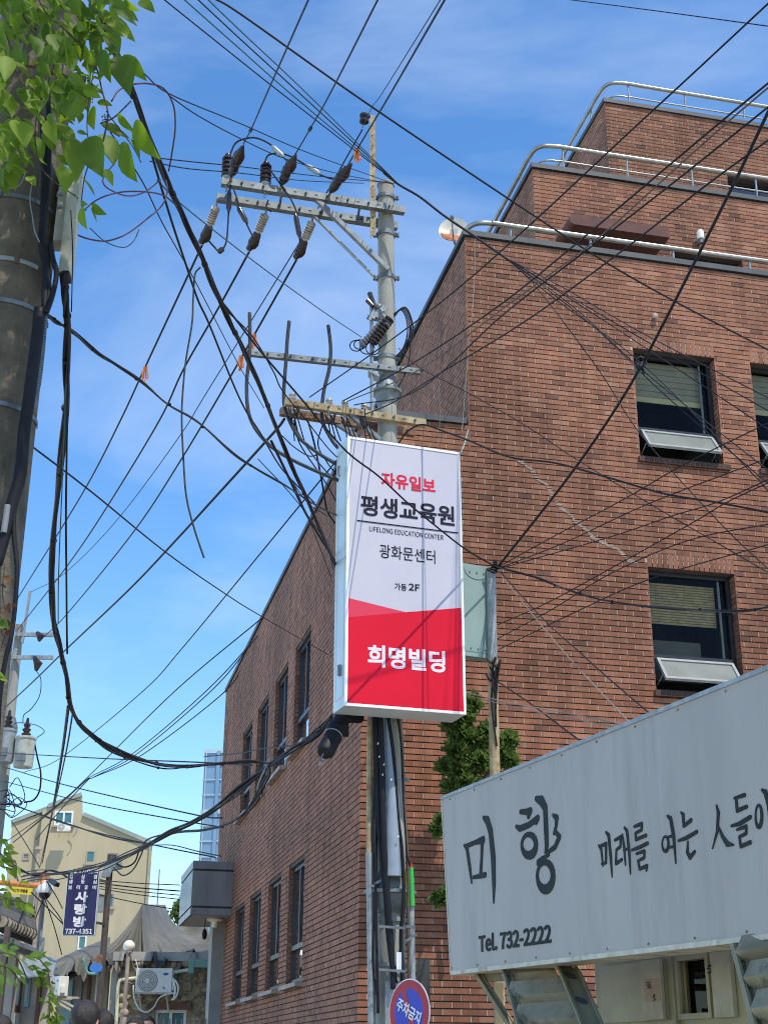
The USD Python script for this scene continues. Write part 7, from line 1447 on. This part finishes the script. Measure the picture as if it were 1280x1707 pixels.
# ---------------------------------------------------------------- passers-by: only their heads reach the frame
import manifold3d as m3
def chain(js, L=.03):
    parts = []
    for a, b in js:
        hs = [m3.Manifold.sphere(r, 20).translate(tuple(map(float, p))) for p, r in (a, b)]; parts.append((hs[0] + hs[1]).hull())
    m = parts[0]
    for p in parts[1:]: m = m + p
    t = m.refine_to_length(L).to_mesh(); tm = trimesh.Trimesh(t.vert_properties[:, :3], t.tri_verts); trimesh.smoothing.filter_taubin(tm, iterations=8); return tm
def person(label, u, v, Y, face, shirt, hair_r=1.0, head_px=None):
    t = thing('person', label, 'person'); h = at(u, v, Y); zt = h[2]; g = street_z(Y); H = zt - g; s = H / 1.75; x, y = h[0], Y
    f = unit(V(*face, 0)); r = V(f[1], -f[0], 0)
    def P(a, b, c): return V(x, y, g) + r * a * s + f * b * s + ZUP * c * s
    head = chain([((P(0, .0, 1.64), .095 * s), (P(0, .03, 1.575), .078 * s)), ((P(0, .03, 1.575), .078 * s), (P(0, .045, 1.535), .05 * s)), ((P(0, -.02, 1.62), .09 * s), (P(0, -.02, 1.40), .058 * s)), ((P(0, .105, 1.60), .012 * s), (P(0, .122, 1.568), .016 * s)),
                  ((P(-.092, -.005, 1.61), .016 * s), (P(-.094, -.01, 1.565), .012 * s)), ((P(.092, -.005, 1.61), .016 * s), (P(.094, -.01, 1.565), .012 * s)), ((P(-.02, .098, 1.535), .01 * s), (P(.02, .098, 1.535), .01 * s)),
                  ((P(0, -.02, 1.40), .07 * s), (P(0, 0, 1.30), .12 * s)), ((P(-.17, 0, 1.36), .055 * s), (P(.17, 0, 1.36), .055 * s)), ((P(0, 0, 1.30), .14 * s), (P(0, 0, .95), .13 * s)), ((P(-.17, 0, 1.36), .05 * s), (P(-.23, .02, 1.08), .042 * s)), ((P(.17, 0, 1.36), .05 * s), (P(.23, .02, 1.08), .042 * s)),
                  ((P(-.23, .02, 1.08), .042 * s), (P(-.2, .12, .86), .034 * s)), ((P(.23, .02, 1.08), .042 * s), (P(.2, .12, .86), .034 * s)),
                  ((P(-.09, 0, .92), .085 * s), (P(-.1, .03, .5), .06 * s)), ((P(.09, 0, .92), .085 * s), (P(.1, .03, .5), .06 * s)), ((P(-.1, .03, .5), .06 * s), (P(-.1, 0, .08), .042 * s)), ((P(.1, .03, .5), .06 * s), (P(.1, 0, .08), .042 * s)), ((P(-.1, -.02, .045), .045 * s), (P(-.1, .17, .035), .034 * s)), ((P(.1, -.02, .045), .045 * s), (P(.1, .17, .035), .034 * s))], .022)
    MB().tm(head).build('body', M['skin'], t, smooth=True)
    hc = trimesh.creation.icosphere(4, 1.0); vv = hc.vertices.copy(); lx = vv[:, 0:1] * .104 * r + vv[:, 1:2] * .118 * f + vv[:, 2:3] * .112 * ZUP
    nz = meshkit.fbm(vv * V(6, 6, 2.5) + u, 3, 3)[:, None]; lx = lx * (1 + .12 * (nz - .5)); keep = (vv[:, 1] < .55 + .35 * vv[:, 2]) & (vv[:, 2] > -.62 - .25 * (vv[:, 1] < -.2)) | (vv[:, 2] > .55)
    fk = keep[hc.faces].all(1); MB().add(P(0, -.01, 1.645) + lx * s * hair_r, hc.faces[fk]).build('hair', M['hair'], t, smooth=True)
    tor = chain([((P(-.17, 0, 1.36), .066 * s), (P(.17, 0, 1.36), .066 * s)), ((P(0, -.02, 1.385), .085 * s), (P(0, 0, 1.30), .14 * s)), ((P(0, 0, 1.30), .155 * s), (P(0, 0, .93), .145 * s)), ((P(-.17, 0, 1.36), .06 * s), (P(-.23, .02, 1.1), .053 * s)), ((P(.17, 0, 1.36), .06 * s), (P(.23, .02, 1.1), .053 * s))], .04)
    MB().tm(tor).build('shirt', M[shirt], t, smooth=True)
    leg = chain([((P(-.09, 0, .92), .1 * s), (P(-.1, .03, .5), .075 * s)), ((P(.09, 0, .92), .1 * s), (P(.1, .03, .5), .075 * s)), ((P(-.1, .03, .5), .075 * s), (P(-.1, 0, .1), .06 * s)), ((P(.1, .03, .5), .075 * s), (P(.1, 0, .1), .06 * s)), ((P(-.09, 0, .93), .1 * s), (P(.09, 0, .93), .1 * s)),
                 ((P(-.2, .1, .86), .05 * s), (P(-.12, .05, .84), .06 * s)), ((P(.2, .1, .86), .05 * s), (P(.12, .05, .84), .06 * s))], .05)
    MB().tm(leg).build('trousers', M['trousers'], t, smooth=True)
person('dark-haired person walking away down the lane, nearest head at the bottom', 145, 1670, 11.5, (.25, 1), 'shirt_a', 1.04)
person('dark-haired person just right of the nearest head, lower in the frame', 172, 1685, 13.5, (-.1, 1), 'shirt_b', 1.03)
person('person with bare forehead, left of the pair near the picket fence', 226, 1697, 15, (-.3, -1), 'shirt_b', .97)
person('dark-haired person, right of the pair near the picket fence', 245, 1694, 16, (.35, -1), 'shirt_a', 1.0)
person('dark-haired person whose head touches the left bottom corner', 4, 1694, 14, (.2, 1), 'shirt_a', 1.02)
